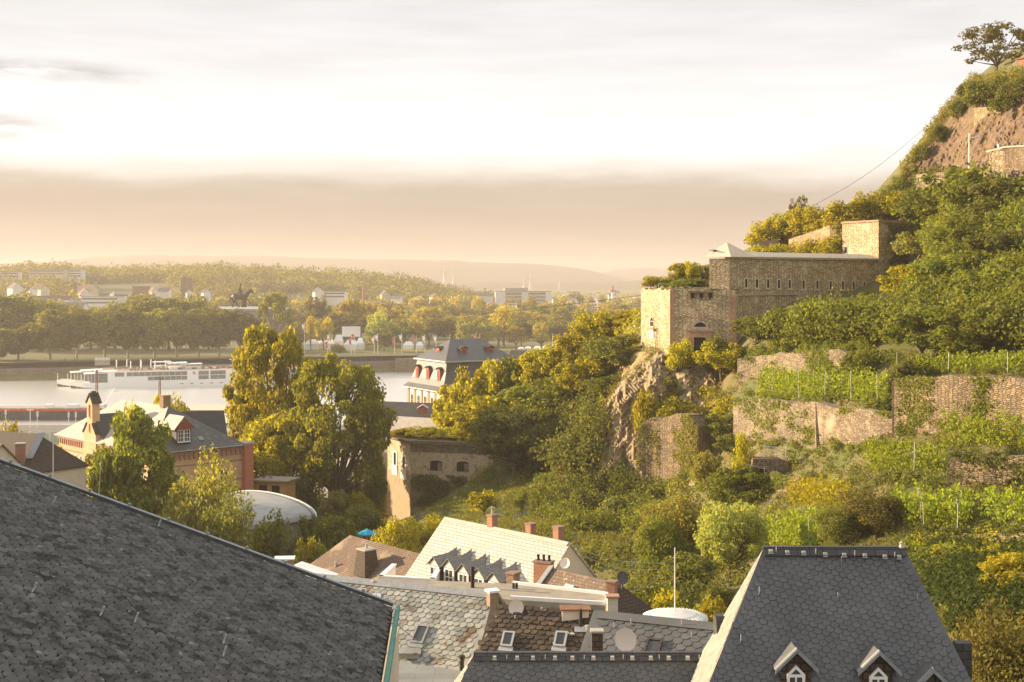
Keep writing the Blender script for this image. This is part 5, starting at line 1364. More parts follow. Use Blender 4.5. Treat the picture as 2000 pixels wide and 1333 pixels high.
vine_row(1486, 1600, 1015, 1062, 1020, 1072, 'leaf_vine', 'vine row climbing behind the left end of the slate ridge', posts=2, depth=1.0, tall=1.2)
vine_row(1540, 1660, 950, 985, 948, 992, 'leaf_yellow', 'yellowish vine tangle below the low crumbling wall', posts=1, depth=1.0, tall=1.2)
vine_row(1770, 1880, 1078, 1110, 1080, 1120, 'leaf_green', 'low vine hedge right of the pigeon', posts=1, depth=.9)
# ------------------------------------------------------------------ mid distance: school, church-like house, palace, river traffic
def school():
    z, zb = 23.7, 8.0
    A = V(-49.8, 185, 0); dL = V(-.674, .739, 0); dR = V(.739, .674, 0); LL, LR = 31.0, 14.0
    nL, nR = -dR, -dL
    root = thing('brick_school', 'buff brick school with red bands, a bellcote and a hipped slate roof', 'school', (*(A + dL * 15 + dR * 7).xy, zb))
    w = MB(); w.prism([A + UP * zb, A + dR * LR + UP * zb, A + dR * LR + dL * LL + UP * zb, A + dL * LL + UP * zb], UP * (z - zb)); w.build('wall', M['brick_buff'], root)
    def face(t, n, L, O):
        b = MB()
        for zz in (z - .45,): b.obox(O - t * .1 + n * .01 + UP * zz, t * (L + .2), n * .35, UP * .42)
        k = 0; st = .75
        while k * st < L - .3: b.obox(O + t * (k * st + .1) + n * .012 + UP * (z - 1.25), t * .38, n * .28, UP * .8); k += 1
        b.build('cornice', M['brick_red'], root)
        b = MB()
        for zz in (z - 2.2, z - 4.9, z - 8.2, z - 10.3): b.obox(O - t * .03 + n * .006 + UP * zz, t * (L + .06), n * .05, UP * .16)
        b.obox(O - t * .05 + n * .008 + UP * (z - 6.6), t * (L + .1), n * .16, UP * .3)
        b.build('brick_band', M['brick_old'], root)
    face(dL, nL, LL, A); face(dR, nR, LR, A)
    for k, tt in enumerate((30.0, 28.6, 26.3, 24.9, 23.2, 21.9 + .2)):
        window(root, A + dL * tt + nL * .002 + UP * (z - 5.4), -dL, nL, .95, 2.9, M['white'], (1, 2), arch=.42, fr=.09)
    for tt in (12.5, 11.1, 8.6, 7.2, 4.7, 3.3): window(root, A + dL * tt + nL * .002 + UP * (z - 5.4), -dL, nL, .95, 2.9, M['white'], (1, 2), arch=.42, fr=.09)
    for tt in (27.6, 24.2, 8, 4): window(root, A + dL * tt + nL * .002 + UP * (z - 11.4), -dL, nL, 1.1, 2.9, M['white'], (1, 1), arch=.5, fr=.1)
    for tt in (3.2, 7.2, 11): window(root, A + dR * tt + nR * .002 + UP * (z - 6.4), dR, nR, 1.3, 3.4, M['white'], (1, 2), arch=.65, fr=.1); window(root, A + dR * tt + nR * .002 + UP * (z - 12.2), dR, nR, 1.3, 3.2, M['white'], (1, 2), arch=.65, fr=.1)
    # hipped roof
    r0, r1 = A + dR * 7 + dL * 9 + UP * 29.2, A + dR * 7 + dL * 24 + UP * 29.2; o = .55
    a, b, c, d = A + nL * o + nR * o, A + dR * LR - nL * o + nR * o, A + dR * LR + dL * LL - nL * o - nR * o, A + dL * LL + nL * o - nR * o
    a, b, c, d = [p + UP * (z + .02) for p in (a, b, c, d)]
    m = MB(); tv = V(0, 0, -.15)
    for pts, mi in (((r0, r1, d, a), 0), ((r1, r0, b, c), 0), ((r0, a, b), 1), ((r1, c, d), 0)): m.prism(pts, tv, mi)
    m.build('roof', [M['roof_pale'], M['slate_town']], root)  # pale slate on the sunlit slopes, darker on the shaded hip: light painted in
    gt = MB(); gt.obox(a - UP * .02 + nR * .02, b - a, nR * .12, UP * .12); gt.obox(d + nL * .02 - UP * .02, a - d, nL * .12, UP * .12); gt.build('gutter', M['zinc'], root)
    nH = (r0 - a).cross(b - a).normalized(); nH = nH if nH.z > 0 else -nH
    # dormer on the hip facing right
    fc = P(357, 863, 187.5); ww = 2.3; t = dR; n = nR; D = MB()
    base = onplane(357, 866, a, nH) + n * .3
    q = V(base.x, base.y, base.z)
    D.prism([q - t * ww * .5, q + t * ww * .5, q + t * ww * .5 + UP * 2.1, q + t * .35 + UP * 3.4, q - t * .35 + UP * 3.4, q - t * ww * .5 + UP * 2.1], -n * 2.2); dm = D.build('dormer', M['slate_dark'], root)
    rr = MB(); rt = q + UP * 3.75
    for sg in (-1, 1): rr.prism([rt + n * .1, rt - n * 4.2, rt - n * 4.2 + t * sg * 1.75 - UP * 1.75, rt + n * .5 + t * sg * 1.75 - UP * 1.75], UP * .1, 0)
    rr.build('dormer_roof', M['roof_pale'], dm)
    g = MB(); g.prism([q + n * .25 + t * x + UP * y for x, y in ((-1.45, 2.05), (1.45, 2.05), (.25, 3.55), (-.25, 3.55))], n * .12); g.build('gable_board', M['oxblood'], dm)
    for sg in (-.5, .5): window(dm, q + t * sg * 1.02 + n * .01 + UP * .2, t, n, .92, 1.75, M['white'], (1, 2), fr=.1)
    sk = onplane(384, 854, a, nH) + nH * .05; m = MB(); m.obox(sk, t * .8, (V(0, 0, -1) - nH * -nH.z).normalized() * .9, nH * .06); m.build('skylight', M['lead'], root)
    # bellcote gable on the sunlit front
    tb = A + dL * 19.2 + nL * .5; hw = 2.1; m = MB(); N_ = -nL * 1.2
    prof = [(-hw, zb), (hw, zb), (hw, 24.6), (hw - .1, 25.0), (.95, 26.2), (.85, 29.6), (0, 30.3), (-.85, 29.6), (-.95, 26.2), (-hw + .1, 25.0), (-hw, 24.6)]
    m.prism([tb - dL * x + UP * y for x, y in prof], N_); bc = m.build('bellcote', M['brick_buff'], root)
    m = MB()
    for (xa, ya), (xb, yb) in (((-1.15, 29.35), (0, 30.75)), ((0, 30.75), (1.15, 29.35)), ((.95, 26.3), (hw + .1, 24.9)), ((-hw - .1, 24.9), (-.95, 26.3))):
        p, q = tb - dL * xa + UP * ya + nL * .15, tb - dL * xb + UP * yb + nL * .15; m.prism([p, q, q + N_ * 1.3, p + N_ * 1.3], UP * .22)
    m.lathe(tb + N_ * .5 + UP * 30.6, [(.5, 0), (.55, .25), (.35, .55), (.05, .65)], 10); m.build('bellcote_cap', M['slate_darkbrown'], bc)
    window(bc, tb + UP * 27.3, -dL, nL, .62, 2.0, M['brick_buff'], (0, 0), arch=.3, fr=.08, glass=M['dark'], name='bell_opening'); window(bc, tb + UP * 25.1, -dL, nL, .5, 1.3, M['brick_buff'], (0, 0), arch=.25, fr=.07, glass=M['dark'], name='bell_opening')
    rw = MB(); c0 = tb + nL * .03 + UP * 20.9
    rw.poly([c0 - dL * math.cos(i * math.pi / 8) * .78 + UP * math.sin(i * math.pi / 8) * 1.0 for i in range(16)]); rw.build('rose_window', M['oxblood'], bc)
    window(bc, tb + UP * 15.9, -dL, nL, 1.5, 3.0, M['white'], (1, 2), fr=.1)
    for sg in (-1, 1): m = MB(); m.obox(tb - dL * sg * 1.15 + nL * .004 + UP * 15.8, -dL * .16 * sg, nL * .12, UP * 5.6); m.build('niche_moulding', M['brick_old'], bc)
    # cross gable roof behind the bellcote
    m = MB(); g0 = tb + UP * 27.6; g1 = tb + dR * 6 + UP * 27.6
    for sg in (-1, 1): m.prism([g0 + dR * .6, g1, g1 + dL * sg * 3.6 - UP * 3.75, g0 + dR * .6 + dL * sg * 3.6 - UP * 3.75], UP * .12)
    m.build('cross_roof', M['slate_dark'], root)
    m = MB(); sk = tb + dR * 2.8 - dL * 1.9 + UP * 25.9; m.obox(sk, dR * .8, -dL * .7 - UP * .73, UP * .1); m.build('skylight', M['lead'], root)
    # porch gable
    pt = A + dL * 20.5 + nL * 2.2; m = MB(); m.prism([pt - dL * x + UP * y for x, y in ((-2.3, zb), (2.3, zb), (2.3, 13.0), (0, 15.6), (-2.3, 13.0))], -nL * 2.6); m.build('porch', M['brick_buff'], root)
    # firewall at the right-hand corner
    B = A + dR * LR; m = MB(); m.obox(B + nR * 1.0 + UP * zb, dR * 1.35, dL * 2.2, UP * 15.9); fw = m.build('firewall', M['red_paint'], root)
    m = MB(); m.obox(B + nR * 1.15 - dR * .1 + UP * (zb + 15.9), dR * 1.55, dL * 2.5, UP * .25); m.build('firewall_cap', M['zinc'], fw)
    # second roof behind with its own block
    root2, I = house('school_rear_wing', 'dark slated rear wing half hidden behind the school roof', 'house', A + dR * 11 + dL * 12 + UP * 27.9, A + dR * 16.5 + dL * 10 + UP * 27.9, 4.0, 4.6, 8, M['brick_buff'], M['slate_dark'], over=.3)
    c = r0 + dL * 1.0; m = MB(); m.box(c + UP * .6, (1.2, 1.0, 1.7), 0, .8); co = m.build('chimney', M['brick_old'], root); m = MB(); m.box(c + UP * 1.5, (1.4, 1.2, .14), 0, .8); m.build('chimney_cap', M['brick_red'], co)
school()

def left_house():
    r0, r1 = P(-30, 866, 162), P(75, 849, 156)
    root, I = house('brown_slate_house', 'small cream house with a dark brown slate roof at the left edge', 'house', r1, r0, 4.9, 3.9, 11, M['plaster_cream'], M['slate_darkbrown'], hip=(3.0, 0), over=.3)
    na = I['na']; e = I['e']
    m = MB(); a = I['r0'] + UP * .1; b = e['0b'] if e['0b'].y > e['0a'].y else e['0a']; c = e['0a'] if e['0a'].y < e['0b'].y else e['0b']
    m.obox(a, (c - a) * .62, V(.75, .2, .02), UP * .08); m.build('verge_flashing', M['lead'], root)
    q = onplane(40, 905, I['r0'], na)
    m = MB(); m.box(q + UP * .7, (1.0, .9, 3.0), 0, .2); co = m.build('chimney', M['brick_red'], root); m = MB(); m.box(q + UP * 2.25, (1.15, 1.05, .12), 0, .2); m.build('chimney_cap', M['concrete'], co)
    sk = onplane(28, 902, I['r0'], na) + na * .05; m = MB(); m.obox(sk, V(-.9, 0, 0), V(.1, -.8, -.6), na * .07); m.build('skylight', M['lead'], root)
    m = MB(); q = P(41, 860, 158); m.tube([q - UP * 2, q + UP * 1.2], .05, 5); m.tube([q + V(-.7, 0, 1), q + V(.7, 0, 1)], .02, 4); tag(m.build('aerial', M['zinc']), 'thin television aerial on the brown slate roof at the left edge', 'aerial')
    m = MB(); q = P(32, 916, 60); m.tube([q - UP * .7, q + UP * .25], .02, 5); m.tube([q + V(-.35, 0, .2), q + V(.2, .1, .2)], .012, 4); tag(m.build('aerial', M['zinc']), 'short rooftop aerial just above the verge of the mossy slate roof', 'aerial')
    root, I = house('pink_roofed_house', 'sunlit pinkish tiled roof cut by the left edge of the picture', 'house', P(-60, 858, 150), P(2, 872, 146), 4.5, 4.5, 11, M['plaster_cream'], M['roof_patchy'], over=.3)
    for (u, v0, v1, Y, lb) in ((104, 846, 950, 140, 'slim double headed street lamp in front of the school facade'),):
        p = P(u, v1, Y); t = thing('street_lamp', lb, 'street lamp', p); h = (v1 - v0) / F * Y
        m = MB(); m.tube([p, p + UP * h], [.06, .04], 6); m.build('pole', M['zinc'], t)
        for sg in (-1, 1): m = MB(); m.obox(p + UP * h + V(0, -.1, 0), V(.45 * sg, 0, .08), V(0, .2, 0), UP * .06); m.build('lamp_head', M['zinc'], t)
    m = MB(); a = P(97, 896, 178); m.obox(a, V(1.6, .4, 0), V(-.8, 2, 0), UP * 1.5); tag(m.build('container', M['orange']), 'small orange container between the brown roof and the school', 'container')
    m = MB(); p = P(193, 968, 140); m.tube([p, p + UP * 5 + V(.3, 0, 0)], [.05, .03], 5); tag(m.build('flagpole', M['zinc']), 'bare slim pole in front of the left school tree', 'pole')
left_house()

def barrel_hall():
    E = P(617, 1011, 166); ax = V(-7.4, -8.5, 0).normalized(); ch = V(-.757, .659, 0); hw, rise, L = 9.2, 2.1, 13
    root = thing('barrel_roofed_hall', 'low hall with a shallow curved grey metal roof behind the garden trees', 'hall', E - UP * 5)
    arc = [E + ch * (hw * (1 - math.cos(math.pi * k / 18))) + UP * (rise * math.sin(math.pi * k / 18) ** .9) for k in range(19)]
    m = MB()
    for k in range(18): m.prism([arc[k], arc[k + 1], arc[k + 1] + ax * L, arc[k] + ax * L], V(0, 0, -.15))
    m.build('roof', M['metal_roof'], root)
    e = MB()
    for k in range(18): e.prism([arc[k] + UP * .02, arc[k + 1] + UP * .02, arc[k + 1] + UP * .02 - ax * .2, arc[k] + UP * .02 - ax * .2], UP * .08)
    e.build('verge_trim', M['white'], root)
    w = MB(); w.prism([p + ax * .3 for p in arc] + [arc[-1] + ax * .3 - UP * 7, arc[0] + ax * .3 - UP * 7], ax * .3); a = arc[0] - UP * 7 + ch * .4; w.obox(a + ax * .4, ax * (L - .6), ch * .3, UP * 6.8); w.build('wall', M['felt_grey'], root)
    p = P(712, 1000, 200)
    # timber kiosk and loading derrick
    t = thing('timber_kiosk', 'orange timber kiosk with a flat roof behind the curved metal roof', 'kiosk', P(530, 985, 195))
    a = P(500, 975, 197); m = MB(); m.obox(a, V(4.6, -1.5, 0), V(1, 3, 0), UP * 2.7); m.build('wall', M['wood_orange'], t)
    m = MB(); m.obox(a + V(-.5, -.5, 2.7), V(5.6, -1.7, .1), V(1.2, 4, 0), UP * .2); m.build('roof', M['felt'], t)
    for k in (.12, .55): m = MB(); q = a + V(4.6, -1.5, 0) * k + V(-.03, -.06, .9); m.obox(q, V(1.2, -.39, 0), V(0, .04, 0), UP * 1.2); m.build('window', M['dark'], t)
    m = MB(); q = P(508, 940, 198)
    for a_, b_ in (((470, 922), (512, 952)), ((478, 902), (500, 910)), ((500, 950), (522, 925)), ((521, 922), (534, 938)), ((472, 903), (470, 925)), ((476, 925), (495, 927))):
        m.tube([P(*a_, 198), P(*b_, 198)], .13, 5)
    tag(m.build('derrick', M['wood']), 'dark timber derrick beams beside the red firewall', 'derrick')
    # white villa behind the big plane tree
    r0, r1 = P(437, 836, 262), P(720, 838, 246)
    root, I = house('white_villa', 'white walled building with brown framed windows half hidden behind the plane trees', 'house', r0, r1, 6, 5.5, 7, M['white_wall'], M['roof_pale'], hip=(3, 0), over=.4)
    ns = I['n'] if I['n'].y < 0 else -I['n']; t = I['d'] if I['d'].x > 0 else -I['d']; ca = I['c']['0a'] if I['n'].y < 0 else I['c']['0b']
    for k in range(9):
        for zz in (8.2, 12.4):
            q = ca + t * (1.8 + k * 2.6); window(root, V(q.x, q.y, zz) + ns * .004, t, ns, 1.25, 2.5, M['oxblood'], (1, 1), fr=.14)
    m = MB(); p = P(630, 935, 225); m.tube([p - UP * 2, p + UP * 1.5], .05, 6); m.lathe(p + UP * 1.5, [(.12, 0), (.28, .5), (.1, .75), (.02, .9)], 6); tag(m.build('lantern_post', M['black_metal']), 'black lantern post in front of the white villa wall', 'street lamp')
barrel_hall()

def palace():
    A = px(866, 300, 0); dL = V(-.5, .866, 0); dR = V(.866, .5, 0); nL, nR = -dR, -dL; LL, LR = 18.4, 21.0; zb, z1, z2, z3 = 7.0, 22.6, 29.0, 33.9
    root = thing('mansard_palace', 'baroque palace pavilion with a slate mansard roof and red dormers by the river', 'palace', (*(A + dL * 9 + dR * 10).xy, zb))
    w = MB(); w.prism([A + UP * zb, A + dR * LR + UP * zb, A + dR * LR + dL * LL + UP * zb, A + dL * LL + UP * zb], UP * (z1 - zb)); w.build('wall', M['white_wall'], root)
    p = MB()
    for k in range(6): s_ = k * (LL - .9) / 5; p.obox(A + dL * s_ + nL * .01 + UP * zb, dL * .9, nL * .16, UP * (z1 - zb))
    for k in range(7): s_ = k * (LR - .9) / 6; p.obox(A + dR * s_ + nR * .01 + UP * zb, dR * .9, nR * .16, UP * (z1 - zb))
    p.obox(A + nR * .05 + UP * (z1 - 1.5) + dR * .02, dR * LR, nR * .08, UP * 1.5)
    p.build('pilaster', M['sandstone'], root)
    for k in range(5):
        c = A + dL * ((k + .5) * (LL - .9) / 5 + .45)
        window(root, c + nL * .002 + UP * 18.0, -dL, nL, 1.5, 2.9, M['sandstone'], (1, 1), arch=.4, fr=.22); window(root, c + nL * .002 + UP * 11.5, -dL, nL, 1.5, 3.2, M['sandstone'], (1, 1), arch=.4, fr=.22)
    for k in range(6):
        c = A + dR * ((k + .5) * (LR - .9) / 6 + .45)
        window(root, c + nR * .002 + UP * 18.0, dR, nR, 1.5, 2.9, M['sandstone'], (1, 1), arch=.4, fr=.22)
    def ring(ins, z): return [A + dL * ins + dR * ins + UP * z, A + dR * (LR - ins) + dL * ins + UP * z, A + dR * (LR - ins) + dL * (LL - ins) + UP * z, A + dL * (LL - ins) + dR * ins + UP * z]
    prof = [(-1.0, z1), (.0, z1 + .95), (.75, z1 + 2.4), (1.3, z1 + 4.2), (1.65, z2)]
    m = MB()
    for (i0, h0), (i1, h1) in zip(prof, prof[1:]):
        a, b = ring(i0, h0), ring(i1, h1)
        for k in range(4): m.poly([a[k], a[(k + 1) % 4], b[(k + 1) % 4], b[k]], 0)
    m.poly(ring(-1.0, z1)[::-1])
    a = ring(1.2, z2 + .3); r0 = A + dL * 9.2 + dR * 6.5 + UP * z3; r1 = A + dL * 9.2 + dR * (LR - 6.5) + UP * z3
    m.poly([a[0], a[1], r1, r0]); m.poly([a[1], a[2], r1]); m.poly([a[2], a[3], r0, r1]); m.poly([a[3], a[0], r0]); m.poly(ring(1.2, z2 + .29)[::-1])
    m.build('roof', M['slate_palace'], root)
    c = MB(); a, b = ring(.95, z2), ring(1.7, z2)
    for k in range(4): c.prism([a[k], a[(k + 1) % 4], b[(k + 1) % 4], b[k]], UP * .3)
    a, b = ring(-1.15, z1 - .25), ring(-.05, z1 - .25)
    for k in range(4): c.prism([a[k], a[(k + 1) % 4], b[(k + 1) % 4], b[k]], UP * .28)
    c.build('cornice', M['zinc'], root)
    def dorm(c, t, n, small=False):
        h, w_ = (1.2, 1.6) if small else (2.6, 1.5)
        m = MB(); m.prism([c - t * w_ / 2, c + t * w_ / 2, c + t * w_ / 2 + UP * h, c + UP * (h + .35), c - t * w_ / 2 + UP * h], -n * 1.8); d = m.build('dormer', M['red_dormer'], root)
        rr = MB(); rt = c + UP * (h + .55)
        for sg in (-1, 1): rr.prism([rt + n * .3, rt - n * 1.9, rt - n * 1.9 + t * sg * (w_ / 2 + .35) - UP * .5, rt + n * .3 + t * sg * (w_ / 2 + .35) - UP * .5], UP * .1)
        rr.build('dormer_roof', M['slate_dark'], d)
        g = MB(); g.obox(c - t * w_ * .28 + n * .01 + UP * .35, t * w_ * .56, n * .03, UP * (h - .6)); g.build('pane', M['oxblood'], d)
    for s_ in (3.6, 9.2, 14.8): dorm(A + dL * s_ + nL * -.55 + UP * (z1 + 2.0), -dL, nL)
    for s_ in (5.5, 10.5, 15.5): dorm(A + dR * s_ + nR * -.55 + UP * (z1 + 2.0), dR, nR)
    dorm(A + dL * 9.2 + dR * 3.2 + UP * (z2 + 1.5), -dL, nL, True)
    for s_ in (7.5, 14.5): dorm(A + dR * s_ + dL * 4.2 + UP * (z2 + 1.6), dR, nR, True)
    f = MB()
    for r in (r0, r1): f.lathe(r, [(.25, 0), (.12, .5), (.22, .8), (.04, 1.3)], 8)
    f.build('finial', M['sandstone'], root)
    house('slate_palace_wing', 'long dark slate roof with a small red dormer in front of the mansard palace', 'house', P(740, 784, 268), P(905, 783, 262), 5, 5, 7, M['cream_wall'], M['slate_dark'], over=.3)
    w_ = bpy.data.objects['slate_palace_wing']; q = P(825, 809, 259.5)
    m = MB(); m.prism([q + V(x, 0, y) for x, y in ((-.75, 0), (.75, 0), (.75, 1.1), (0, 1.5), (-.75, 1.1))], V(0, 2, 0)); d = m.build('dormer', M['red_dormer'], w_)
    m = MB()
    for sg in (-1, 1): m.prism([q + V(0, -.2, 1.7), q + V(0, 2.2, 1.7), q + V(sg * 1.1, 2.2, 1.0), q + V(sg * 1.1, -.2, 1.0)], UP * .1)
    m.build('dormer_roof', M['zinc'], d)
    house('pale_slate_house', 'pale slate roof just behind the bushes on top of the bastion', 'house', P(772, 813, 252), P(868, 816, 247), 4.5, 4.2, 7, M['cream_wall'], M['roof_pale'], over=.3)
    house('far_palace_wing', 'dark slate ridge of a far palace wing right of the mansard roof', 'house', P(1000, 684, 345), P(1120, 684, 338), 6, 6, 7, M['cream_wall'], M['slate_dark'], over=.3)
M['slate_palace'] = mat('palace_slate', (.125, .122, .115), (.095, .094, .09), brick=(.5, .3, .02), mort=(.07, .07, .068), scale=.5, dist=.05, rough=.45, spec=.45, bump=.2)
M['red_dormer'] = mat('brick_red_dormer_paint', (.40, .13, .085), (.33, .11, .075), scale=1)
palace()

def river():
    # near bank: quay, road, rail platforms
    m = MB(); m.prism([V(-400, 413, -2), V(400, 413, -2), V(400, 415, -2), V(-400, 415, -2)], UP * 4.6); tag(m.build('quay_edge', M['concrete']), kind='structure')
    m = MB(); m.poly([V(-400, 376, 2.56), V(400, 376, 2.56), V(400, 413, 2.56), V(-400, 413, 2.56)]); tag(m.build('road', M['asphalt']), kind='structure')
    m = MB(); m.prism([V(-300, 345, 2), V(200, 345, 2), V(200, 372, 2), V(-300, 372, 2)], UP * 3.8); tag(m.build('rail_embankment', M['asphalt']), kind='structure')
    for lb, Y, x0, x1, zz in (('long flat platform canopy nearest the river, right of the school roof', 366, -97, -56, 11.6), ('beige platform canopy on a T shaped column', 352, -84, -52, 9.6)):
        t = thing('platform_canopy', lb, 'canopy', ((x0 + x1) / 2, Y, 5.8)); m = MB(); m.obox(V(x0, Y - 3, zz), V(x1 - x0, 0, 0), V(0, 7, .9), UP * .5); m.build('roof', M['pale_roof_slab'], t)
        m = MB(); m.obox(V(x0 - .1, Y - 3.15, zz - .15), V(x1 - x0 + .2, 0, 0), V(0, .14, 0), UP * .7); m.build('fascia', M['wood'], t)
        for k in range(3):
            x = x0 + 4 + k * (x1 - x0 - 8) / 2; m = MB(); m.box(V(x, Y, (5.8 + zz) / 2), (.6, .5, zz - 5.8)); m.prism([V(x - 2.2, Y - .2, zz), V(x + 2.2, Y - .2, zz), V(x + .3, Y - .2, zz - .9), V(x - .3, Y - .2, zz - .9)], V(0, .4, 0)); m.build('column', M['concrete'], t)
    for k, (Y, zz, hh) in enumerate(((354, 5.82, 1.0), (350, 5.82, 1.4))):
        m = MB(); m.obox(V(-110, Y - 8, zz), V(70, 0, 0), V(0, .3, 0), UP * hh); tag(m.build('platform_wall', M['concrete']), ('low concrete platform wall beneath the T shaped canopy', 'taller concrete parapet in front of the platforms')[k], 'wall')
    t = thing('screen_fence', 'pale green glass noise screen with white posts left of the school', 'fence', px(60, 330, 9)); m = MB(); a, b = px(-40, 336, 6.2), px(118, 330, 6.2); m.obox(a, b - a, V(0, .1, 0), UP * 3.4); m.build('panel', M['green_glass'], t)
    for k in range(9): q = a.lerp(b, k / 8); m = MB(); m.box(q + UP * 1.8 + V(0, -.1, 0), (.35, .25, 3.8)); m.build('post', M['white'], t)
    # catenary masts
    for u, vt, Y, lb in ((189, 724, 352, 'lattice railway mast rising behind the school bellcote'), (312, 736, 352, 'railway mast with a cross arm behind the school chimney')):
        x = (u - U0) / F * Y; zt = CZ - (vt - V0) / F * Y; t = thing('railway_mast', lb, 'mast', (x, Y, 5.8)); m = MB(); n = 16
        for sx in (-.35, .35):
            for sy in (-.35, .35): m.tube([V(x + sx, Y + sy, 5.8), V(x + sx * .5, Y + sy * .5, zt)], .07, 4)
        for k in range(n):
            z0_, z1_ = 5.8 + (zt - 5.8) * k / n, 5.8 + (zt - 5.8) * (k + 1) / n; s_ = .35 * (1 - .5 * k / n) * (-1) ** k
            m.tube([V(x + s_, Y - .3, z0_), V(x - s_, Y - .3, z1_)], .04, 4)
        m.build('lattice', M['rust'], t); m = MB(); m.tube([V(x - 1.3, Y, zt - .4), V(x + 1.3, Y, zt - .4)], .09, 5); m.tube([V(x, Y, zt - .4), V(x, Y, zt + .9)], .05, 4); m.build('cross_arm', M['rust'], t)
    m = MB(); a = P(205, 790, 352); m.tube([a, P(224, 758, 352)], .08, 5); m.tube([P(222, 764, 352), P(232, 764, 352)], .05, 4); m.tube([a - UP * 2, a], .1, 5); tag(m.build('signal_gantry', M['zinc']), 'leaning pale mooring crane jib above the dark barge bow', 'crane')
    for i, (u, vt, vb, lb) in enumerate(((11, 800, 832, 'round headed white sign post at the far left of the near quay'), (59, 801, 842, 'street lamp with a flat white head on the near quay'), (73, 804, 832, 'slim white post beside the flat headed quay lamp'), (134, 805, 826, 'thin quay post, left one of the close pair by the school'), (148, 805, 826, 'thin quay post, right one of the close pair by the school'))):
        p = PZ(u, 836, 2.56); h = (836 - vt) / F * p.y; t = thing('quay_post', lb, 'post', p); m = MB(); m.tube([p, p + UP * h], .1, 6); m.build('pole', M['white'], t); m = MB()
        if i == 1: m.box(p + UP * h, (2.0, .5, .25))
        else: m.box(p + UP * (h - .8), (.55, .2, 1.6))
        m.build('head', M['white'], t)
    # barge
    t = thing('barge', 'long dark cargo barge with a red stripe moored at the near quay', 'barge', (-160, 457, 0))
    x0, x1, y0, y1 = -235, -128, 452, 462; m = MB()
    b = [V(x0, y0, -.5), V(x1 - 9, y0, -.5), V(x1 - 2, (y0 + y1) / 2, -.5), V(x1 - 9, y1, -.5), V(x0, y1, -.5)]; tp = [V(x0, y0, 3.2), V(x1 - 7, y0, 3.3), V(x1, (y0 + y1) / 2, 4.2), V(x1 - 7, y1, 3.3), V(x0, y1, 3.2)]
    m.hexa(b, tp); m.build('hull', M['navy'], t)
    m = MB(); m.obox(V(x0, y0 - .06, 3.0), V(x1 - 7 - x0, 0, .1), V(0, .05, 0), UP * .45); m.build('stripe', M['red'], t)
    m = MB(); m.obox(V(x0, y0 + 1, 3.21), V(x1 - 14 - x0, 0, 0), V(0, y1 - y0 - 2, 0), UP * .7); m.build('hatch', M['coping'], t)
    m = MB(); [m.tube([V(x0 + k * 3.2, y0 + .3, 3.3), V(x0 + k * 3.2, y0 + .3, 4.3)], .04, 4) for k in range(31)]; m.tube([V(x0, y0 + .3, 4.3), V(x1 - 9, y0 + .3, 4.3)], .04, 4); m.build('handrail', M['white'], t)
    for xx, ww in ((-180, 3.2), (-158, 2.6), (-150, 3.6), (-140, 2.2)): m = MB(); m.box(V(xx, y0 + 3, 4.5), (ww, 3, 1.3)); m.build('deck_box', M['white'], t)
    # two white river cruise ships, side by side
    def ship(lb, org, dirv, L, lounge=True):
        d = V(*dirv, 0).normalized(); n = V(d.y, -d.x, 0); Bm = 11.4
        if n.y > 0: n = -n
        t = thing('river_cruise_ship', lb, 'ship', org + d * L / 2); O = Vector(org)
        def pt(s_, y, z): return O + d * s_ + n * (Bm / 2 - y) + UP * z
        def sec(s_, hw, z): return [pt(s_, Bm / 2 - hw, z), pt(s_, Bm / 2 + hw, z)]
        m = MB(); st = [(-1.5, .6), (1, 2.2), (4, 4.0), (9, 5.3), (16, 5.7), (L - 2, 5.7), (L, 5.2)]; zs = [(3.1, 1.3), (2.7, .8), (2.5, .3), (2.4, .0), (2.4, -.1), (2.4, -.1), (2.4, .3)]
        for (sa, ha), (sb, hb), (ta, ba), (tb, bb) in zip(st, st[1:], zs, zs[1:]):
            for sg in (-1, 1):
                q = [pt(sa, Bm / 2 + sg * ha, ba), pt(sb, Bm / 2 + sg * hb, bb), pt(sb, Bm / 2 + sg * hb, tb), pt(sa, Bm / 2 + sg * ha, ta)]; m.poly(q if sg < 0 else q[::-1])
            a, b = sec(sa, ha, ta), sec(sb, hb, tb); m.poly([a[0], b[0], b[1], a[1]]); a, b = sec(sa, ha, ba), sec(sb, hb, bb); m.poly([a[1], b[1], b[0], a[0]])
        m.poly([pt(-1.5, Bm / 2 - .6, 1.3), pt(-1.5, Bm / 2 - .6, 3.1), pt(-1.5, Bm / 2 + .6, 3.1), pt(-1.5, Bm / 2 + .6, 1.3)]); m.build('hull', M['white'], t)
        m = MB()
        for (sa, ha), (sb, hb), ba, bb in zip(st, st[1:], [z[1] for z in zs], [z[1] for z in zs[1:]]):
            for sg in (-1, 1):
                q = [pt(sa + .6, Bm / 2 + sg * ha * .72, -1), pt(sb + .3, Bm / 2 + sg * hb * .98, -1), pt(sb, Bm / 2 + sg * (hb - .02), bb + .22), pt(sa, Bm / 2 + sg * (ha - .02), ba + .22)]; m.poly(q if sg < 0 else q[::-1])
        m.build('boot_topping', M['navy'], t)
        m = MB(); m.prism([pt(14, .1, 2.41), pt(L - 1.5, .1, 2.41), pt(L - 1.5, Bm - .1, 2.41), pt(14, Bm - .1, 2.41)], UP * 4.6); so = m.build('superstructure', M['white'], t)
        m = MB(); m.prism([pt(8.5, .9, 6.7), pt(16, .0, 7.02), pt(L - .5, .0, 7.02), pt(L - .5, Bm, 7.02), pt(16, Bm, 7.02), pt(8.5, Bm - .9, 6.7)], UP * .3); m.build('sun_deck', M['white'], t)
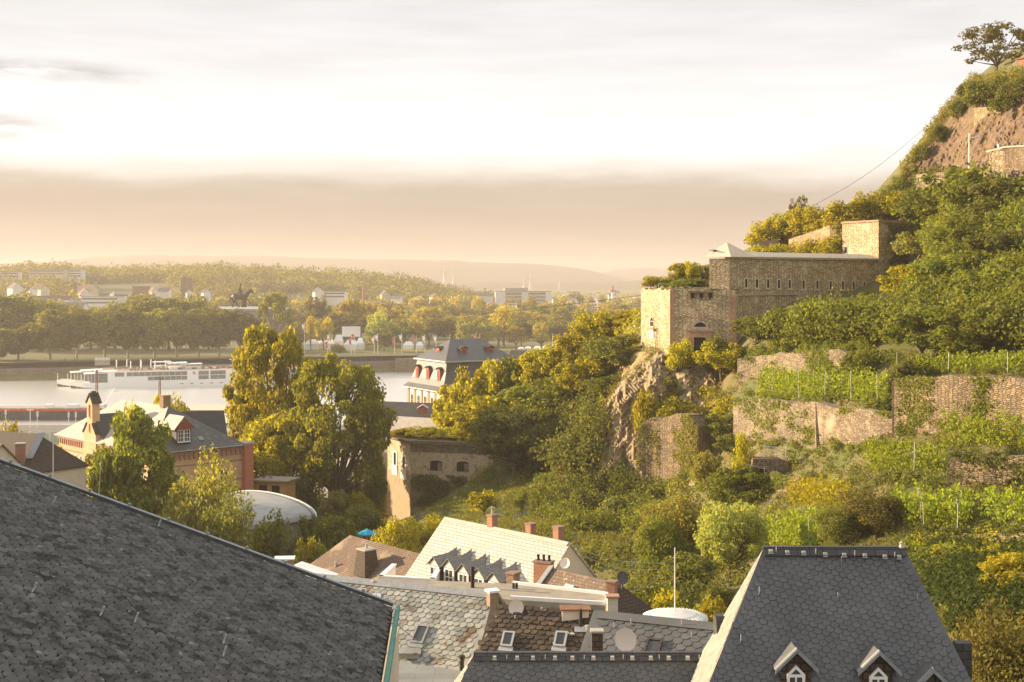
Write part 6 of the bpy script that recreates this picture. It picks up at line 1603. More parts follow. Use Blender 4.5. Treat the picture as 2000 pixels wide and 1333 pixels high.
        m = MB(); m.prism([pt(18, .8, 7.33), pt(L - 3, .8, 7.33), pt(L - 3, Bm - .8, 7.33), pt(18, Bm - .8, 7.33)], UP * .05); m.build('deck_floor', M['sandstone'], t)
        def pane(s0, s1, z0, z1, nm='window', mm='glass_ship'):
            k = MB(); k.prism([pt(s0, .08, z0), pt(s1, .08, z0), pt(s1, .08, z1), pt(s0, .08, z1)], n * .05)
            nd = max(0, int((s1 - s0) / 2.4)); o = k.build(nm, M[mm], so)
            if nd > 1:
                f = MB(); [f.obox(pt(s0 + (s1 - s0) * j / nd - .05, .02, z0), d * .1, n * .03, UP * (z1 - z0)) for j in range(1, nd)]; f.build('mullion', M['white'], o)
        pane(22, 48, 4.95, 6.7); pane(31, 48, 2.95, 4.65); pane(17, 21, 4.95, 6.7)
        for z0 in (4.95, 2.95):
            pane(53, 57.5, z0, z0 + 1.75)
            pane(58.2, 65, z0, z0 + 1.75)
        s_ = 75
        while s_ < L - 6:
            pane(s_, s_ + 2.6, 5.1, 6.6); pane(s_, s_ + 2.6, 3.0, 4.4); s_ += 3.8
        for k in range(14): m = MB(); s_ = 45 + k * 4.3; m.obox(pt(s_, -.02, 1.0), d * 1.5, n * .04, UP * .3); m.build('porthole', M['navy'], so)
        # bow lounge: glazed, with a white canopy
        m = MB(); m.prism([pt(6.5, 1.5, 2.45), pt(14, .6, 2.45), pt(14, Bm - .6, 2.45), pt(6.5, Bm - 1.5, 2.45)], UP * 3.5); m.build('lounge', M['glass_ship'], t)
        m = MB(); m.prism([pt(4, 1.6, 6.1), pt(12, .2, 6.45), pt(16, .0, 6.5), pt(16, Bm, 6.5), pt(12, Bm - .2, 6.45), pt(4, Bm - 1.6, 6.1)], UP * .25); m.build('bow_canopy', M['white'], t)
        for k in range(8): m = MB(); m.tube([pt(3 + k * 1.4, 1.6 - k * .1, 2.5), pt(3 + k * 1.4, 1.6 - k * .1, 6.1)], .07, 4); m.build('stanchion', M['white'], t)
        m = MB(); m.tube([pt(-1.2, Bm / 2, 3.1), pt(-1.2, Bm / 2, 6)], .08, 4); m.prism([pt(0, 2, 2.6), pt(4, 1.2, 2.5), pt(4, 1.0, 3.6), pt(0, 1.9, 3.7)], n * .05); m.build('bow_rail', M['white'], t)
        # top: wheelhouse, awning frames, rail
        for s0, s1, zc in ((46, 55, 9.4), (40, 48, 9.9)):
            m = MB(); m.prism([pt(s0, 3, zc), pt(s1, 2.6, zc + .15), pt(s1, Bm - 2.6, zc + .15), pt(s0, Bm - 3, zc)], UP * .25)
            m.prism([pt(s0 + .6, 3.2, 7.35), pt(s1 - .4, 3.2, 7.35), pt(s1 - .4, Bm - 3.2, 7.35), pt(s0 + .6, Bm - 3.2, 7.35)], UP * 1.1)
            [m.tube([pt(s0 + .7 + k * (s1 - s0 - 1.3) / 3, 3.2, 8.4), pt(s0 + .7 + k * (s1 - s0 - 1.3) / 3, 3.2, zc)], .1, 4) for k in range(4)]; m.build('wheelhouse', M['white'], t)
        m = MB(); s_ = 75
        while s_ < L - 4: m.tube([pt(s_, 1, 7.35), pt(s_, 1, 10.4), pt(s_, Bm - 1, 10.4)], .09, 4); s_ += 4.2
        m.prism([pt(75, .9, 10.35), pt(L - 5, .9, 10.35), pt(L - 5, 1.15, 10.35), pt(75, 1.15, 10.35)], UP * .18); m.build('awning_frame', M['white'], t)
        m = MB(); [m.tube([pt(18 + k * 1.6, .4, 7.3), pt(18 + k * 1.6, .4, 8.4)], .03, 4) for k in range(int((L - 20) / 1.6))]; m.tube([pt(18, .4, 8.4), pt(L - 2, .4, 8.4)], .045, 4); m.tube([pt(18, .4, 7.9), pt(L - 2, .4, 7.9)], .03, 4); m.build('handrail', M['zinc'], t)
        for s_ in (24, 28.5, 34.5, 39): m = MB(); m.tube([pt(s_, 5, 7.3), pt(s_, 5, 11.4)], .28, 6); m.build('funnel_post', M['white'], t)
        m = MB(); [m.box(pt(R.uniform(22, 72), R.uniform(1.5, Bm - 2), 7.75), (.8, .7, .8), 0, R.random()) for k in range(70)]; m.build('deck_chairs', M['wood'], t)
        lg = MB(); c = pt(50.5, .05, 5.1); lg.poly([c + d * x + UP * y for x, y in ((.1, .2), (1.7, 0), (1.4, .2), (.9, .4), (1.1, 1.1), (.6, 1.5), (.1, 1.3), (-.1, .8), (.3, .5))]); lg.build('emblem', M['flag_red'], so)
        return t
    ship('white river cruise ship nearest the viewer, with two rows of dark windows', V(-192.5, 585, 0), (.945, .328), 108)
    ship('white river cruise ship moored behind, its bow showing at the far left', V(-201.5, 594, 0), (.945, .328), 108)
    t = thing('motor_boat', 'small white motor boat just right of the cruise ships', 'boat', (-82, 655, 0)); m = MB()
    m.hexa([V(-86, 653, -.3), V(-78, 653, -.3), V(-77, 656, -.3), V(-86, 656, -.3)], [V(-86.5, 652.7, 1.6), V(-77, 652.7, 1.9), V(-74.5, 654.5, 2.2), V(-86.5, 656.5, 1.6)]); m.build('hull', M['white'], t)
    m = MB(); m.hexa([V(-84.5, 653.4, 1.6), V(-79.5, 653.4, 1.7), V(-79.5, 655.6, 1.7), V(-84.5, 655.6, 1.6)], [V(-84.3, 653.6, 4.0), V(-80.6, 653.6, 3.8), V(-80.6, 655.4, 3.8), V(-84.3, 655.4, 4.0)]); m.build('cabin', M['white'], t); m = MB(); m.tube([V(-82, 654.5, 3.9), V(-82, 654.5, 9)], .1, 4); m.build('mast', M['white'], t)
river()

# blue parasol in the garden
def parasol():
    c = P(717, 1037, 172); t = thing('garden_parasol', 'turquoise parasol open in the garden below the bastion', 'parasol', c - UP * 2.4)
    m = MB(); n = 8; top = c + UP * .25
    ring = [c + V(math.cos(k * 2 * math.pi / n) * 1.3, math.sin(k * 2 * math.pi / n) * 1.3, -.32) for k in range(n)]
    for k in range(n): m.poly([top, ring[k], ring[(k + 1) % n]]); m.poly([ring[k], ring[k] - UP * .14, ring[(k + 1) % n] - UP * .14, ring[(k + 1) % n]])
    m.build('canopy', M['turquoise'], t); m = MB(); m.tube([c - UP * 2.6, c + UP * .35], .03, 6); m.build('pole', M['white'], t)
parasol()
# ------------------------------------------------------------------ far bank: statue, park, town
M['leaf_yg'] = leafmat('leaf_yellow_green', (.32, .30, .03), trans=.52)
M['leaf_far'] = leafmat('leaf_far_green', (.20, .19, .04), hue=.008, objr=.3)
M['leaf_far_gold'] = leafmat('leaf_far_gold', (.36, .30, .04), hue=.008, objr=.25)
M['leaf_far_dark'] = leafmat('leaf_far_dark', (.185, .18, .04), hue=.008, objr=.3)
def fh(x, y): return float(far_h(np.array(float(x)), np.array(float(y))))
def skin_body(name, verts, edges, radii, m, parent=None, sub=1):
    """one continuous surface grown along a skeleton"""
    me = bpy.data.meshes.new(name); me.from_pydata(verts, edges, []); o = bpy.data.objects.new(name, me); col.objects.link(o)
    o.modifiers.new('skin', 'SKIN'); me.skin_vertices[0].data[0].use_root = True
    for i, r in enumerate(radii): me.skin_vertices[0].data[i].radius = (r, r) if not isinstance(r, tuple) else r
    s_ = o.modifiers.new('sub', 'SUBSURF'); s_.levels = s_.render_levels = sub
    me.materials.append(m)
    if parent is not None: o.parent = parent
    return o
def statue():
    Y = 700; cx = (470 - U0) / F * Y; zf = CZ - 602 / 1 * 0 - (602 - V0) / F * Y
    root = thing('equestrian_statue', 'dark bronze horse and rider statue on a tall stepped stone pedestal', 'statue', (cx, Y, zf))
    # horse walking to the right; local metres, x forward, z up, feet at 0
    hv = [(-.6, 0, 6.0), (-2.8, 0, 6.0), (-4.2, 0, 6.3), (1.6, 0, 6.0), (2.9, 0, 6.6), (4.2, 0, 8.3), (5.0, 0, 9.5), (5.9, 0, 8.9), (6.6, 0, 7.3),
          (-4.3, .9, 4.7), (-3.6, .9, 3.1), (-4.5, .9, 1.6), (-4.2, .9, .2), (-3.2, -.9, 4.5), (-1.9, -.9, 3.0), (-1.4, -.9, 1.6), (-.5, -.9, .2),
          (2.6, .9, 4.4), (2.5, .9, 2.5), (2.6, .9, .2), (2.9, -.9, 4.5), (4.6, -.9, 4.0), (5.1, -.9, 2.7), (5.4, -.9, 1.9),
          (-5.3, 0, 6.0), (-5.7, 0, 4.6), (-5.6, 0, 2.8), (5.0, .3, 10.2)]
    he = [(0, 1), (1, 2), (0, 3), (3, 4), (4, 5), (5, 6), (6, 7), (7, 8), (2, 9), (9, 10), (10, 11), (11, 12), (1, 13), (13, 14), (14, 15), (15, 16), (3, 17), (17, 18), (18, 19), (4, 20), (20, 21), (21, 22), (22, 23), (2, 24), (24, 25), (25, 26), (6, 27)]
    hr = [1.75, 1.8, 1.5, 1.5, 1.25, .95, .8, .65, .42, .85, .55, .36, .45, .85, .55, .36, .45, .6, .38, .42, .6, .42, .32, .38, .35, .45, .2, .16]
    sk = bpy.context.view_layer
    h = skin_body('horse', hv, he, hr, M['bronze'], root)
    rv = [(-.4, 0, 8.0), (-.4, 0, 9.3), (-.35, 0, 10.5), (-.3, 0, 11.2), (-.25, 0, 12.0), (-.25, 0, 12.6), (.0, .9, 7.6), (.8, 1.5, 6.2), (.6, 1.6, 4.4), (1.1, 1.6, 4.1), (0, -.9, 7.6), (.8, -1.5, 6.2), (.6, -1.6, 4.4), (1.1, -1.6, 4.1),
          (-.3, .9, 10.4), (.0, 1.2, 9.2), (1.1, .7, 8.8), (-.3, -.9, 10.4), (0, -1.2, 9.2), (1.1, -.6, 8.8), (-1.2, 0, 8.4), (-2.0, 0, 7.6)]
    re_ = [(0, 1), (1, 2), (2, 3), (3, 4), (4, 5), (0, 6), (6, 7), (7, 8), (8, 9), (0, 10), (10, 11), (11, 12), (12, 13), (2, 14), (14, 15), (15, 16), (2, 17), (17, 18), (18, 19), (0, 20), (20, 21)]
    rr = [1.0, .95, 1.0, .38, .5, .3, .55, .42, .34, .3, .55, .42, .34, .3, .42, .33, .25, .42, .33, .25, .7, .5]
    skin_body('rider', rv, re_, rr, M['bronze'], h)
    hm = MB(); hm.lathe((-.25, 0, 12.35), [(.5, 0), (.52, .2), (.35, .55), (.1, .7), (.08, 1.2), (.02, 1.3)], 10); hm.build('helmet', M['bronze'], h)
    gv = [(2.0, -2.2, 3.6), (2.0, -2.2, 5.0), (2.0, -2.2, 5.6), (2.1, -2.2, 6.3), (1.5, -2.2, 1.8), (1.3, -2.2, .2), (2.5, -2.2, 1.8), (2.8, -2.2, .2), (2.2, -1.7, 4.6), (3.0, -1.4, 5.2), (1.7, -2.8, 4.6), (1.3, -2.9, 3.2)]
    ge = [(0, 1), (1, 2), (2, 3), (0, 4), (4, 5), (0, 6), (6, 7), (1, 8), (8, 9), (1, 10), (10, 11)]
    skin_body('groom_figure', gv, ge, [1.0, .75, .3, .48, .9, .85, .9, .85, .3, .2, .3, .22], M['bronze'], root)
    z0 = 0
    m = MB(); m.box((.4, 0, -1.3), (15.0, 7, 2.6)); m.box((.4, 0, -2.7), (16.2, 8, .4)); m.build('plinth', M['white_wall'], root)
    m = MB(); m.box((.8, 0, -4.4), (19, 11, 3.2)); m.box((2, 0, -6.4), (25, 15, 1.0)); m.box((2, 0, -7.4), (27, 17, 1.1)); m.build('pedestal', M['coping'], root)
    m = MB(); m.box((2, 0, -16.2), (26, 15.4, 16.8)); m.build('base', M['pillar_stone'], root)
    m = MB()
    for k in range(10): m.box((-10.2 + k * 2.7, -8.0, -16), (1.2, .8, 16.4))
    m.build('pillar', M['pillar_stone'], root)
M['pillar_stone'] = mat('dark_pillar_stone', (.2, .165, .13), (.15, .12, .095), scale=.3)
statue()
m = MB(); a = P(400, 608, 860); m.prism([a, P(545, 608, 860), P(545, 608, 860) + V(0, 40, 0), a + V(0, 40, 0)], UP * 1.0); m.prism([a + UP * 1.0, P(545, 608, 860) + UP * 1.0, P(520, 600, 880), P(425, 600, 880)], UP * .3); m.obox(a + V(1, 1, -24), V(46, 0, 0), V(0, 36, 0), UP * 23.8)
tag(m.build('flat_roofed_hall', M['metal_roof']), 'pale blue-grey roofed hall directly behind the horse statue', 'building')

# plane trees along the far promenade
pl = 'row of clipped plane trees on the far promenade'
ROW = [(-18, 640, 70), (36, 640, 62), (98, 607, 66), (150, 606, 60), (205, 607, 62), (250, 604, 58), (302, 606, 62), (345, 606, 58), (388, 607, 58), (428, 607, 56), (470, 608, 58)]
LBL = ['cut by the left edge', 'second from the left edge', 'above the tip of the moored ships', 'behind the first ship bow', 'above the grey promenade container', 'behind the white deck posts', 'above the ship wheelhouse',
       'fifth from its right end', 'third from its right end', 'next to last on the right', 'last on the right below the statue']
for (u, vt, w), lb in zip(ROW, LBL):
    x0 = (u - U0) / F * 648; Y = bank_y(x0) + 30
    tree_px('plane', 'plane_tree', 'dense plane tree in the promenade row, ' + lb, u, vt, w * 1.4, 'leaf_far_dark', Y=Y, group=pl, bark=M['bark_pale'])
for k, (u, vt, w, lb) in enumerate(((-10, 573, 90, 'at the left edge'), (45, 578, 84, 'behind the left end of the promenade row'), (98, 590, 76, 'left of the gap in the canopy'), (135, 600, 60, 'beside the low white houses'), (178, 602, 54, 'just right of the gap in the canopy'), (225, 594, 62, 'rising between two promenade trees'), (288, 580, 80, 'highest, above the ship wheelhouse'), (330, 586, 70, 'second highest, in the middle'), (372, 589, 66, 'left of the statue'), (408, 600, 50, 'nearest the statue'))):
    tree_px('plane', 'tree', 'dark broad park tree behind the promenade, ' + lb, u, vt, w * 1.5, 'leaf_far_dark', Y=745 + 9 * (k % 3), group='second rank of park trees')
tree_px('pads', 'pollarded_tree', 'tall pale stemmed tree with tufted round pads right of the statue', 538, 570, 84, 'leaf_far', Y=688)
PARK = 'trees of the parkland across the river'
def park(kind, us, vs, ws, Y, leaf, name, label, seed):
    rg = random.Random(seed)
    for u in us:
        tree_px(kind, name, label, u + rg.uniform(-8, 8), rg.uniform(*vs), rg.uniform(*ws) * 1.35, leaf, Y=Y * rg.uniform(.96, 1.04), group=PARK + ': ' + label.split(',')[0])
park('round', range(590, 1240, 42), (612, 634), (44, 62), 800, 'leaf_far', 'parkland_tree', 'green parkland tree across the river, in the front ranks', 1)
park('round', range(575, 1250, 38), (600, 618), (40, 60), 900, 'leaf_far_gold', 'parkland_tree', 'golden parkland tree across the river, behind the front rank', 2)
park('small', range(560, 1260, 34), (590, 606), (30, 50), 1060, 'leaf_far', 'parkland_tree', 'small green tree in the far parkland, below the houses', 3)
park('small', range(-40, 1250, 36), (578, 592), (24, 40), 1250, 'leaf_far_gold', 'parkland_tree', 'tiny golden tree among the far houses', 4)
park('small', range(-40, 560, 28), (574, 590), (28, 46), 1085, 'leaf_far', 'parkland_tree', 'small green tree below the far left houses', 6)
park('small', range(700, 1260, 30), (572, 582), (16, 30), 1600, 'leaf_far', 'parkland_tree', 'tiny hazy green tree near the apartment block', 5)
for (kind, u, vt, w, Y, leaf, nm, lb) in (('poplar', 985, 597, 60, 770, 'leaf_far_gold', 'poplar', 'tall bright yellow poplar-like tree left of the far mansard ridge'), ('poplar', 1040, 580, 24, 1000, 'leaf_far_dark', 'conifer', 'narrow dark tree in front of the apartment block'),
    ('round', 950, 632, 46, 735, 'leaf_pale', 'clipped_tree', 'round pale green tree just left of the palace roof ridge'), ('round', 910, 630, 40, 735, 'leaf_pale', 'clipped_tree', 'round pale green tree behind the palace roof dormer'), ('round', 1008, 638, 42, 735, 'leaf_far_gold', 'clipped_tree', 'round yellow green tree over the right end of the palace ridge'), ('round', 1057, 632, 36, 730, 'leaf_far_gold', 'clipped_tree', 'egg shaped yellow rimmed tree above the white tents'),
    ('round', 685, 585, 56, 830, 'leaf_far_gold', 'parkland_tree', 'big golden tree straight above the white screen'), ('round', 722, 592, 50, 840, 'leaf_far_gold', 'parkland_tree', 'golden brown tree up right of the white screen'), ('round', 742, 612, 56, 760, 'leaf_pale', 'willow', 'pale feathery willow right of the white screen'), ('round', 620, 580, 50, 850, 'leaf_far', 'parkland_tree', 'tall green tree right of the pollarded one'),
    ('poplar', 607, 618, 22, 745, 'leaf_far_gold', 'slim_tree', 'slim pointed yellow tree above the leftmost flag'), ('round', 632, 622, 40, 745, 'leaf_far_gold', 'parkland_tree', 'yellow bushy tree left of the white screen'), ('round', 750, 650, 44, 728, 'leaf_far_dark', 'shrub', 'dark rounded shrub on the lawn behind the double flag'), ('bush', 660, 672, 34, 725, 'leaf_far', 'shrub', 'round grey green shrub at the left end of the quay lawn'), ('round', 1092, 600, 44, 880, 'leaf_far', 'parkland_tree', 'broad hazy tree right of the narrow dark one'),
    ('round', 1140, 606, 46, 860, 'leaf_far_dark', 'parkland_tree', 'dark crowned tree below the white flat building'), ('small', 1172, 640, 28, 720, 'leaf_brown', 'parkland_tree', 'reddish pale half bare tree left of the fort trees'), ('bush', 710, 693, 17, 700, 'leaf_far_dark', 'shrub', 'dark round shrub standing on the white quay promenade'), ('bush', 628, 690, 12, 700, 'leaf_far_dark', 'shrub', 'small dark shrub at the left end of the white quay')):
    tree_px(kind, nm, lb, u, vt, w, leaf, Y=Y, cat='shrub' if nm == 'shrub' else 'tree')

def woods(name, pts, r, n, leaf, m):
    P_, N_ = [], []
    for (x, y, z, rr) in pts:
        p, nn = cloud([(x, y, z + rr * .7, rr, rr * .9)], n); P_.append(p); N_.append(nn)
    me = leaf_mesh(name, np.concatenate(P_), np.concatenate(N_), leaf, M[m]); o = bpy.data.objects.new(name, me); col.objects.link(o); o['kind'] = 'stuff'; return o
wr = random.Random(3); pts = []
for _ in range(2600):
    Y = wr.uniform(1380, 1800); u = wr.uniform(-120, 960); x = (u - U0) / F * Y; h = fh(x, Y)
    if h < 20 and u < 700: continue
    if mnoise.noise((x * .006, Y * .006, 2)) < -.12 and Y < 1620: continue
    pts.append((x, Y, h, wr.uniform(4, 13)))
woods('ridge_woods', [p for i, p in enumerate(pts) if i % 3], 8, 64, 1.5, 'leaf_far'); woods('dark_ridge_woods', [(p[0], p[1], p[2], p[3] * 1.15) for p in pts[::3]], 8, 70, 1.5, 'leaf_far_dark')
pts = []
for _ in range(900):
    Y = wr.uniform(1350, 3000); u = wr.uniform(700, 1300); x = (u - U0) / F * Y; pts.append((x, Y, fh(x, Y), wr.uniform(4, 8)))
woods('plain_woods', pts, 6, 20, 1.9, 'leaf_far')

def town():
    rg = random.Random(9)
    def hs(u, vr, w, d, hgt, ang, wall, roof, label, Y, grp=None, flat=False):
        w, d, hgt = w * .72, d * .8, hgt * .75
        x = (u - U0) / F * Y; zr = CZ - (vr - V0) / F * Y; c = V(x, Y, zr); a = math.radians(ang); dv = V(math.cos(a), math.sin(a), 0)
        if flat:
            t = thing('town_block', label, 'building', (x, Y, zr - hgt), grp); m = MB(); m.box((x, Y, zr - hgt / 2 - 4), (w, d, hgt + 8), 0, a); m.build('wall', M[wall], t)
            m = MB(); m.box((x, Y, zr + .2), (w + .8, d + .8, .4), 0, a); m.build('roof', M[roof], t)
            nv = V(dv.y, -dv.x, 0); nf = max(1, int(hgt / 3)); m = MB()
            for k in range(nf): m.obox(c - dv * w * .46 + nv * (d / 2 + .02) - UP * (k * 3 + 2.3), dv * w * .92, nv * .06, UP * 1.3)
            m.build('window_band', M['glass_ship'], t); return t
        t, I = house('town_house', label, 'house', c - dv * w / 2, c + dv * w / 2, d / 2, d * .45, zr - hgt - 8, M[wall], M[roof], over=.4, group=grp)
        return t
    one = (
        (30, 553, 18, 13, 11, -50, 'white_wall', 'roof_far_grey', 'large white gabled house with a solar grey roof at the far left', 1150), (62, 562, 12, 9, 8, -50, 'white_wall', 'roof_far_grey', 'small white gable beside the large solar roofed house', 1140),
        (80, 556, 20, 12, 9, -40, 'cream_wall', 'roof_far', 'wide house with a brown roof left of the tall chimney stack', 1200), (165, 564, 15, 12, 9, -60, 'white_wall', 'roof_far', 'white gabled house with brown roof right of the golden town tree', 1130), (172, 558, 24, 11, 8, -20, 'cream_wall', 'roof_far', 'long brown roof behind the white gables', 1230),
        (222, 568, 9, 8, 8, -70, 'white_wall', 'roof_far', 'narrow white pointed gable beside a flat white box', 1120), (300, 562, 12, 9, 8, -60, 'white_wall', 'roof_far', 'white twin gabled house left of the old tower stump', 1180), (322, 562, 14, 9, 8, -10, 'white_wall', 'roof_far_grey', 'white house front with a row of dormers', 1190), (370, 566, 9, 8, 7, -70, 'white_wall', 'roof_far', 'lone little white gable in the middle of the far left town', 1170),
        (402, 565, 12, 9, 7, -60, 'white_wall', 'roof_far', 'white gable just left of the statue', 1160), (622, 562, 16, 12, 10, -70, 'white_wall', 'roof_far_grey', 'tall pointed white gable right of the pollarded tree', 1250), (752, 568, 12, 11, 10, -70, 'cream_wall', 'roof_far_grey', 'cream gable among the trees below the ridge end', 1280), (775, 576, 14, 9, 8, -20, 'white_wall', 'roof_far_grey', 'white house right of the cream gable', 1290),
        (820, 578, 8, 7, 6, -60, 'white_wall', 'roof_far', 'first of two tiny white gables left of the apartment block', 1350), (848, 575, 13, 8, 7, -50, 'white_wall', 'roof_far', 'second of two tiny white gables left of the apartment block', 1350), (948, 572, 22, 10, 9, -4, 'white_wall', 'roof_far_grey', 'long two storey house directly left of the apartment block', 1450), (1118, 582, 14, 10, 8, -50, 'white_wall', 'roof_far_grey', 'little house with a white gable right of the apartment block', 1400), (150, 590, 20, 12, 9, -10, 'white_wall', 'roof_far_grey', 'grey roofed house over the canopy gap at left', 1000),
        (100, 578, 46, 11, 8, -4, 'cream_wall', 'roof_far', 'long dark brown terrace roof above the left park trees', 1050))
    for (u, vr, w, d, h, a, wl, rf, lb, Y) in one: hs(u, vr, w, d, h, a, wl, rf, lb, Y)
    hs(200, 580, 44, 12, 8, -6, 'white_wall', 'concrete', 'long flat roofed white terrace block with balconies above the left park', 1060, flat=True); hs(240, 573, 18, 9, 6, -6, 'white_wall', 'concrete', 'flat white box house right of the pointed gable', 1110, flat=True); hs(135, 588, 20, 10, 6, -10, 'white_wall', 'concrete', 'low flat white pavilion over the canopy gap', 1010, flat=True)
    hs(655, 570, 30, 12, 9, -8, 'white_wall', 'concrete', 'white flat roofed building right of the tall pointed gable', 1260, flat=True); hs(735, 589, 12, 8, 5, -6, 'white_wall', 'concrete', 'small low white box above the golden brown tree', 1200, flat=True)
    hs(1185, 593, 54, 20, 9, -5, 'white_wall', 'white', 'sprawling bright white flat roofed store near the fort', 1500, flat=True); hs(1150, 603, 16, 10, 5, -8, 'white_wall', 'concrete', 'small white flat block below the sprawling store', 1150, flat=True); hs(1000, 592, 12, 8, 6, 0, 'white_wall', 'roof_far', 'little white box at the foot of the apartment block', 1200, flat=True)
    hs(95, 527, 60, 14, 10, -3, 'cream_wall', 'concrete', 'long low barracks with a flat roof on the far left hill', 1560, flat=True); hs(140, 527, 40, 14, 14, -3, 'white_wall', 'concrete', 'glazed white block with vertical fins on the far left hill', 1570, flat=True); hs(22, 532, 30, 12, 10, -3, 'cream_wall', 'roof_far_grey', 'dim low block at the left edge of the hill', 1550, flat=True)
    g1 = 'small white roofed houses dotting the far plain'
    for _ in range(34):
        u = rg.uniform(800, 1255); Y = rg.uniform(1700, 3200); x = (u - U0) / F * Y; z = fh(x, Y); v = V0 + (CZ - z - rg.uniform(9, 14)) / Y * F
        hs(u, v, rg.uniform(14, 40), rg.uniform(10, 16), 7, rg.uniform(-70, 30), rg.choice(['white_wall', 'cream_wall']), rg.choice(['roof_far', 'roof_far_grey', 'concrete']), 'tiny hazy building on the plain below the far hills', Y, g1)
    g2 = 'brown roofed houses between the parkland trees'
    for _ in range(30):
        u = rg.uniform(560, 1250); Y = rg.uniform(1000, 1350); x = (u - U0) / F * Y; z = fh(x, Y); v = V0 + (CZ - z - rg.uniform(10, 13)) / Y * F
        hs(u, v, rg.uniform(12, 26), rg.uniform(9, 12), 7, rg.uniform(-30, 20), rg.choice(['white_wall', 'cream_wall']), 'roof_far', 'brown roofed house half hidden between the parkland trees', Y, g2)
    # apartment block
    Y = 1480; A = px(968, Y, 0); Lh = 62; zt = CZ - (570 - V0) / F * Y
    t = thing('apartment_block', 'long pale five storey apartment block with two white stair towers', 'apartment block', (A.x + 30, Y, 8)); m = MB(); m.obox(V(A.x, Y, 5), V(Lh, 6, 0), V(-1, 12, 0), UP * (zt - 5)); m.build('wall', M['cream_wall'], t)
    m = MB(); m.obox(V(A.x - 1, Y - 1, zt), V(Lh + 2, 6, 0), V(-1, 14, 0), UP * .6); m.obox(V(A.x + 10, Y + 4, zt + .6), V(26, 2.5, 0), V(-1, 5, 0), UP * 3.5); m.build('roof', M['concrete'], t)
    for f0, f1 in ((0, .17), (.47, .58), (.9, 1)): m = MB(); m.obox(V(A.x + Lh * f0, Y + 6 * f0 - .8, 5), V(Lh * (f1 - f0), 6 * (f1 - f0), 0), V(0, .7, 0), UP * (zt - 5.2)); m.build('end_panel', M['white_wall'], t)
    for f0, f1 in ((.19, .46), (.6, .89)):
        for k in range(4):
            m = MB(); m.obox(V(A.x + Lh * f0, Y + 6 * f0 - .5, zt - 3.2 - k * 3.6), V(Lh * (f1 - f0), 6 * (f1 - f0), 0), V(0, .4, 0), UP * 1.5); m.build('window_band', M['glass_ship'], t)
    # chimney, crane, pylons, ruined tower
    m = MB(); p = px(710, 1300, fh(-145, 1300)); m.tube([p, V(p.x, p.y, CZ - (557 - V0) / F * 1300)], [1.5, 1.1], 10); tag(m.build('factory_chimney', M['brick_red']), 'slim red brick factory chimney below the wooded ridge', 'chimney')
    p = px(1197, 1700, fh(129, 1700)); zt = CZ - (566 - V0) / F * 1700; t = thing('water_tower', 'white mast tower topped with red bars beside the fort', 'tower', p); m = MB(); m.tube([p, V(p.x, p.y, zt - 4)], [2.4, 2.0], 8); m.build('shaft', M['white'], t); m = MB(); m.box((p.x, p.y, zt - 2), (9, 3, 2.2), 0, .4); m.box((p.x, p.y, zt + 1.5), (2, 2, 6)); m.build('head', M['flag_red'], t)
    for u, vt, vb, Y, lb in ((868, 522, 556, 3000, 'tallest hazy pylon above the plain, left one of the hill pair'), (885, 537, 556, 3200, 'small hazy pylon just right of the tallest one'), (1023, 541, 562, 3000, 'left one of a close pair of pylons'), (1036, 537, 562, 3000, 'right one of a close pair of pylons'), (1093, 543, 562, 3200, 'lone hazy pylon right of the close pair'), (782, 528, 548, 3000, 'faint pylon over the end of the wooded ridge')):
        x = (u - U0) / F * Y; z0, z1 = CZ - (vb + 6 - V0) / F * Y, CZ - (vt - V0) / F * Y; m = MB(); h = z1 - z0
        for sx in (-1, 1): m.tube([V(x + sx * h * .09, Y, z0), V(x + sx * h * .02, Y, z0 + h * .6), V(x, Y, z1)], .55, 4)
        for f, wd in ((.62, .2), (.78, .26), (.92, .16)): m.tube([V(x - h * wd, Y, z0 + h * f), V(x + h * wd, Y, z0 + h * f)], .45, 4)
        tag(m.build('pylon', M['steel']), lb, 'pylon', 'power pylons on the plain')
    m = MB(); p = px(365, 1380, fh(-337, 1380)); m.box(p + UP * 14, (10, 9, 30)); tag(m.build('old_tower', M['rubble_grey']), 'hazy square old tower stump on the ridge slope left of the statue', 'tower'); m = MB(); a = px(130, 1390, 0); m.obox(V(a.x, 1390, fh(a.x, 1390) - 4), V(48, 0, 0), V(0, 2, 0), UP * 14); tag(m.build('fort_wall', M['rubble_pale']), 'long pale retaining wall below the barracks on the far hill', 'wall')
    m = MB(); p = px(276, 1385, 0); m.box((p.x, 1385, fh(p.x, 1385) + 8), (16, 8, 20)); tag(m.build('ruined_fort', M['rubble_grey']), 'broad hazy ruined fort block in the wooded slope', 'ruin')
    m = MB(); p = px(147, 1175, 0); m.box((p.x, 1175, CZ - (566 - V0) / F * 1175), (2.2, 2, 14)); tag(m.build('chimney_stack', M['brick_red']), 'tall orange chimney stack beside the golden town tree', 'chimney')
    tree_px('round', 'town_tree', 'glowing golden tree in front of the chimney stack in the left town', 143, 568, 22, 'leaf_gold', Y=1110)
town()

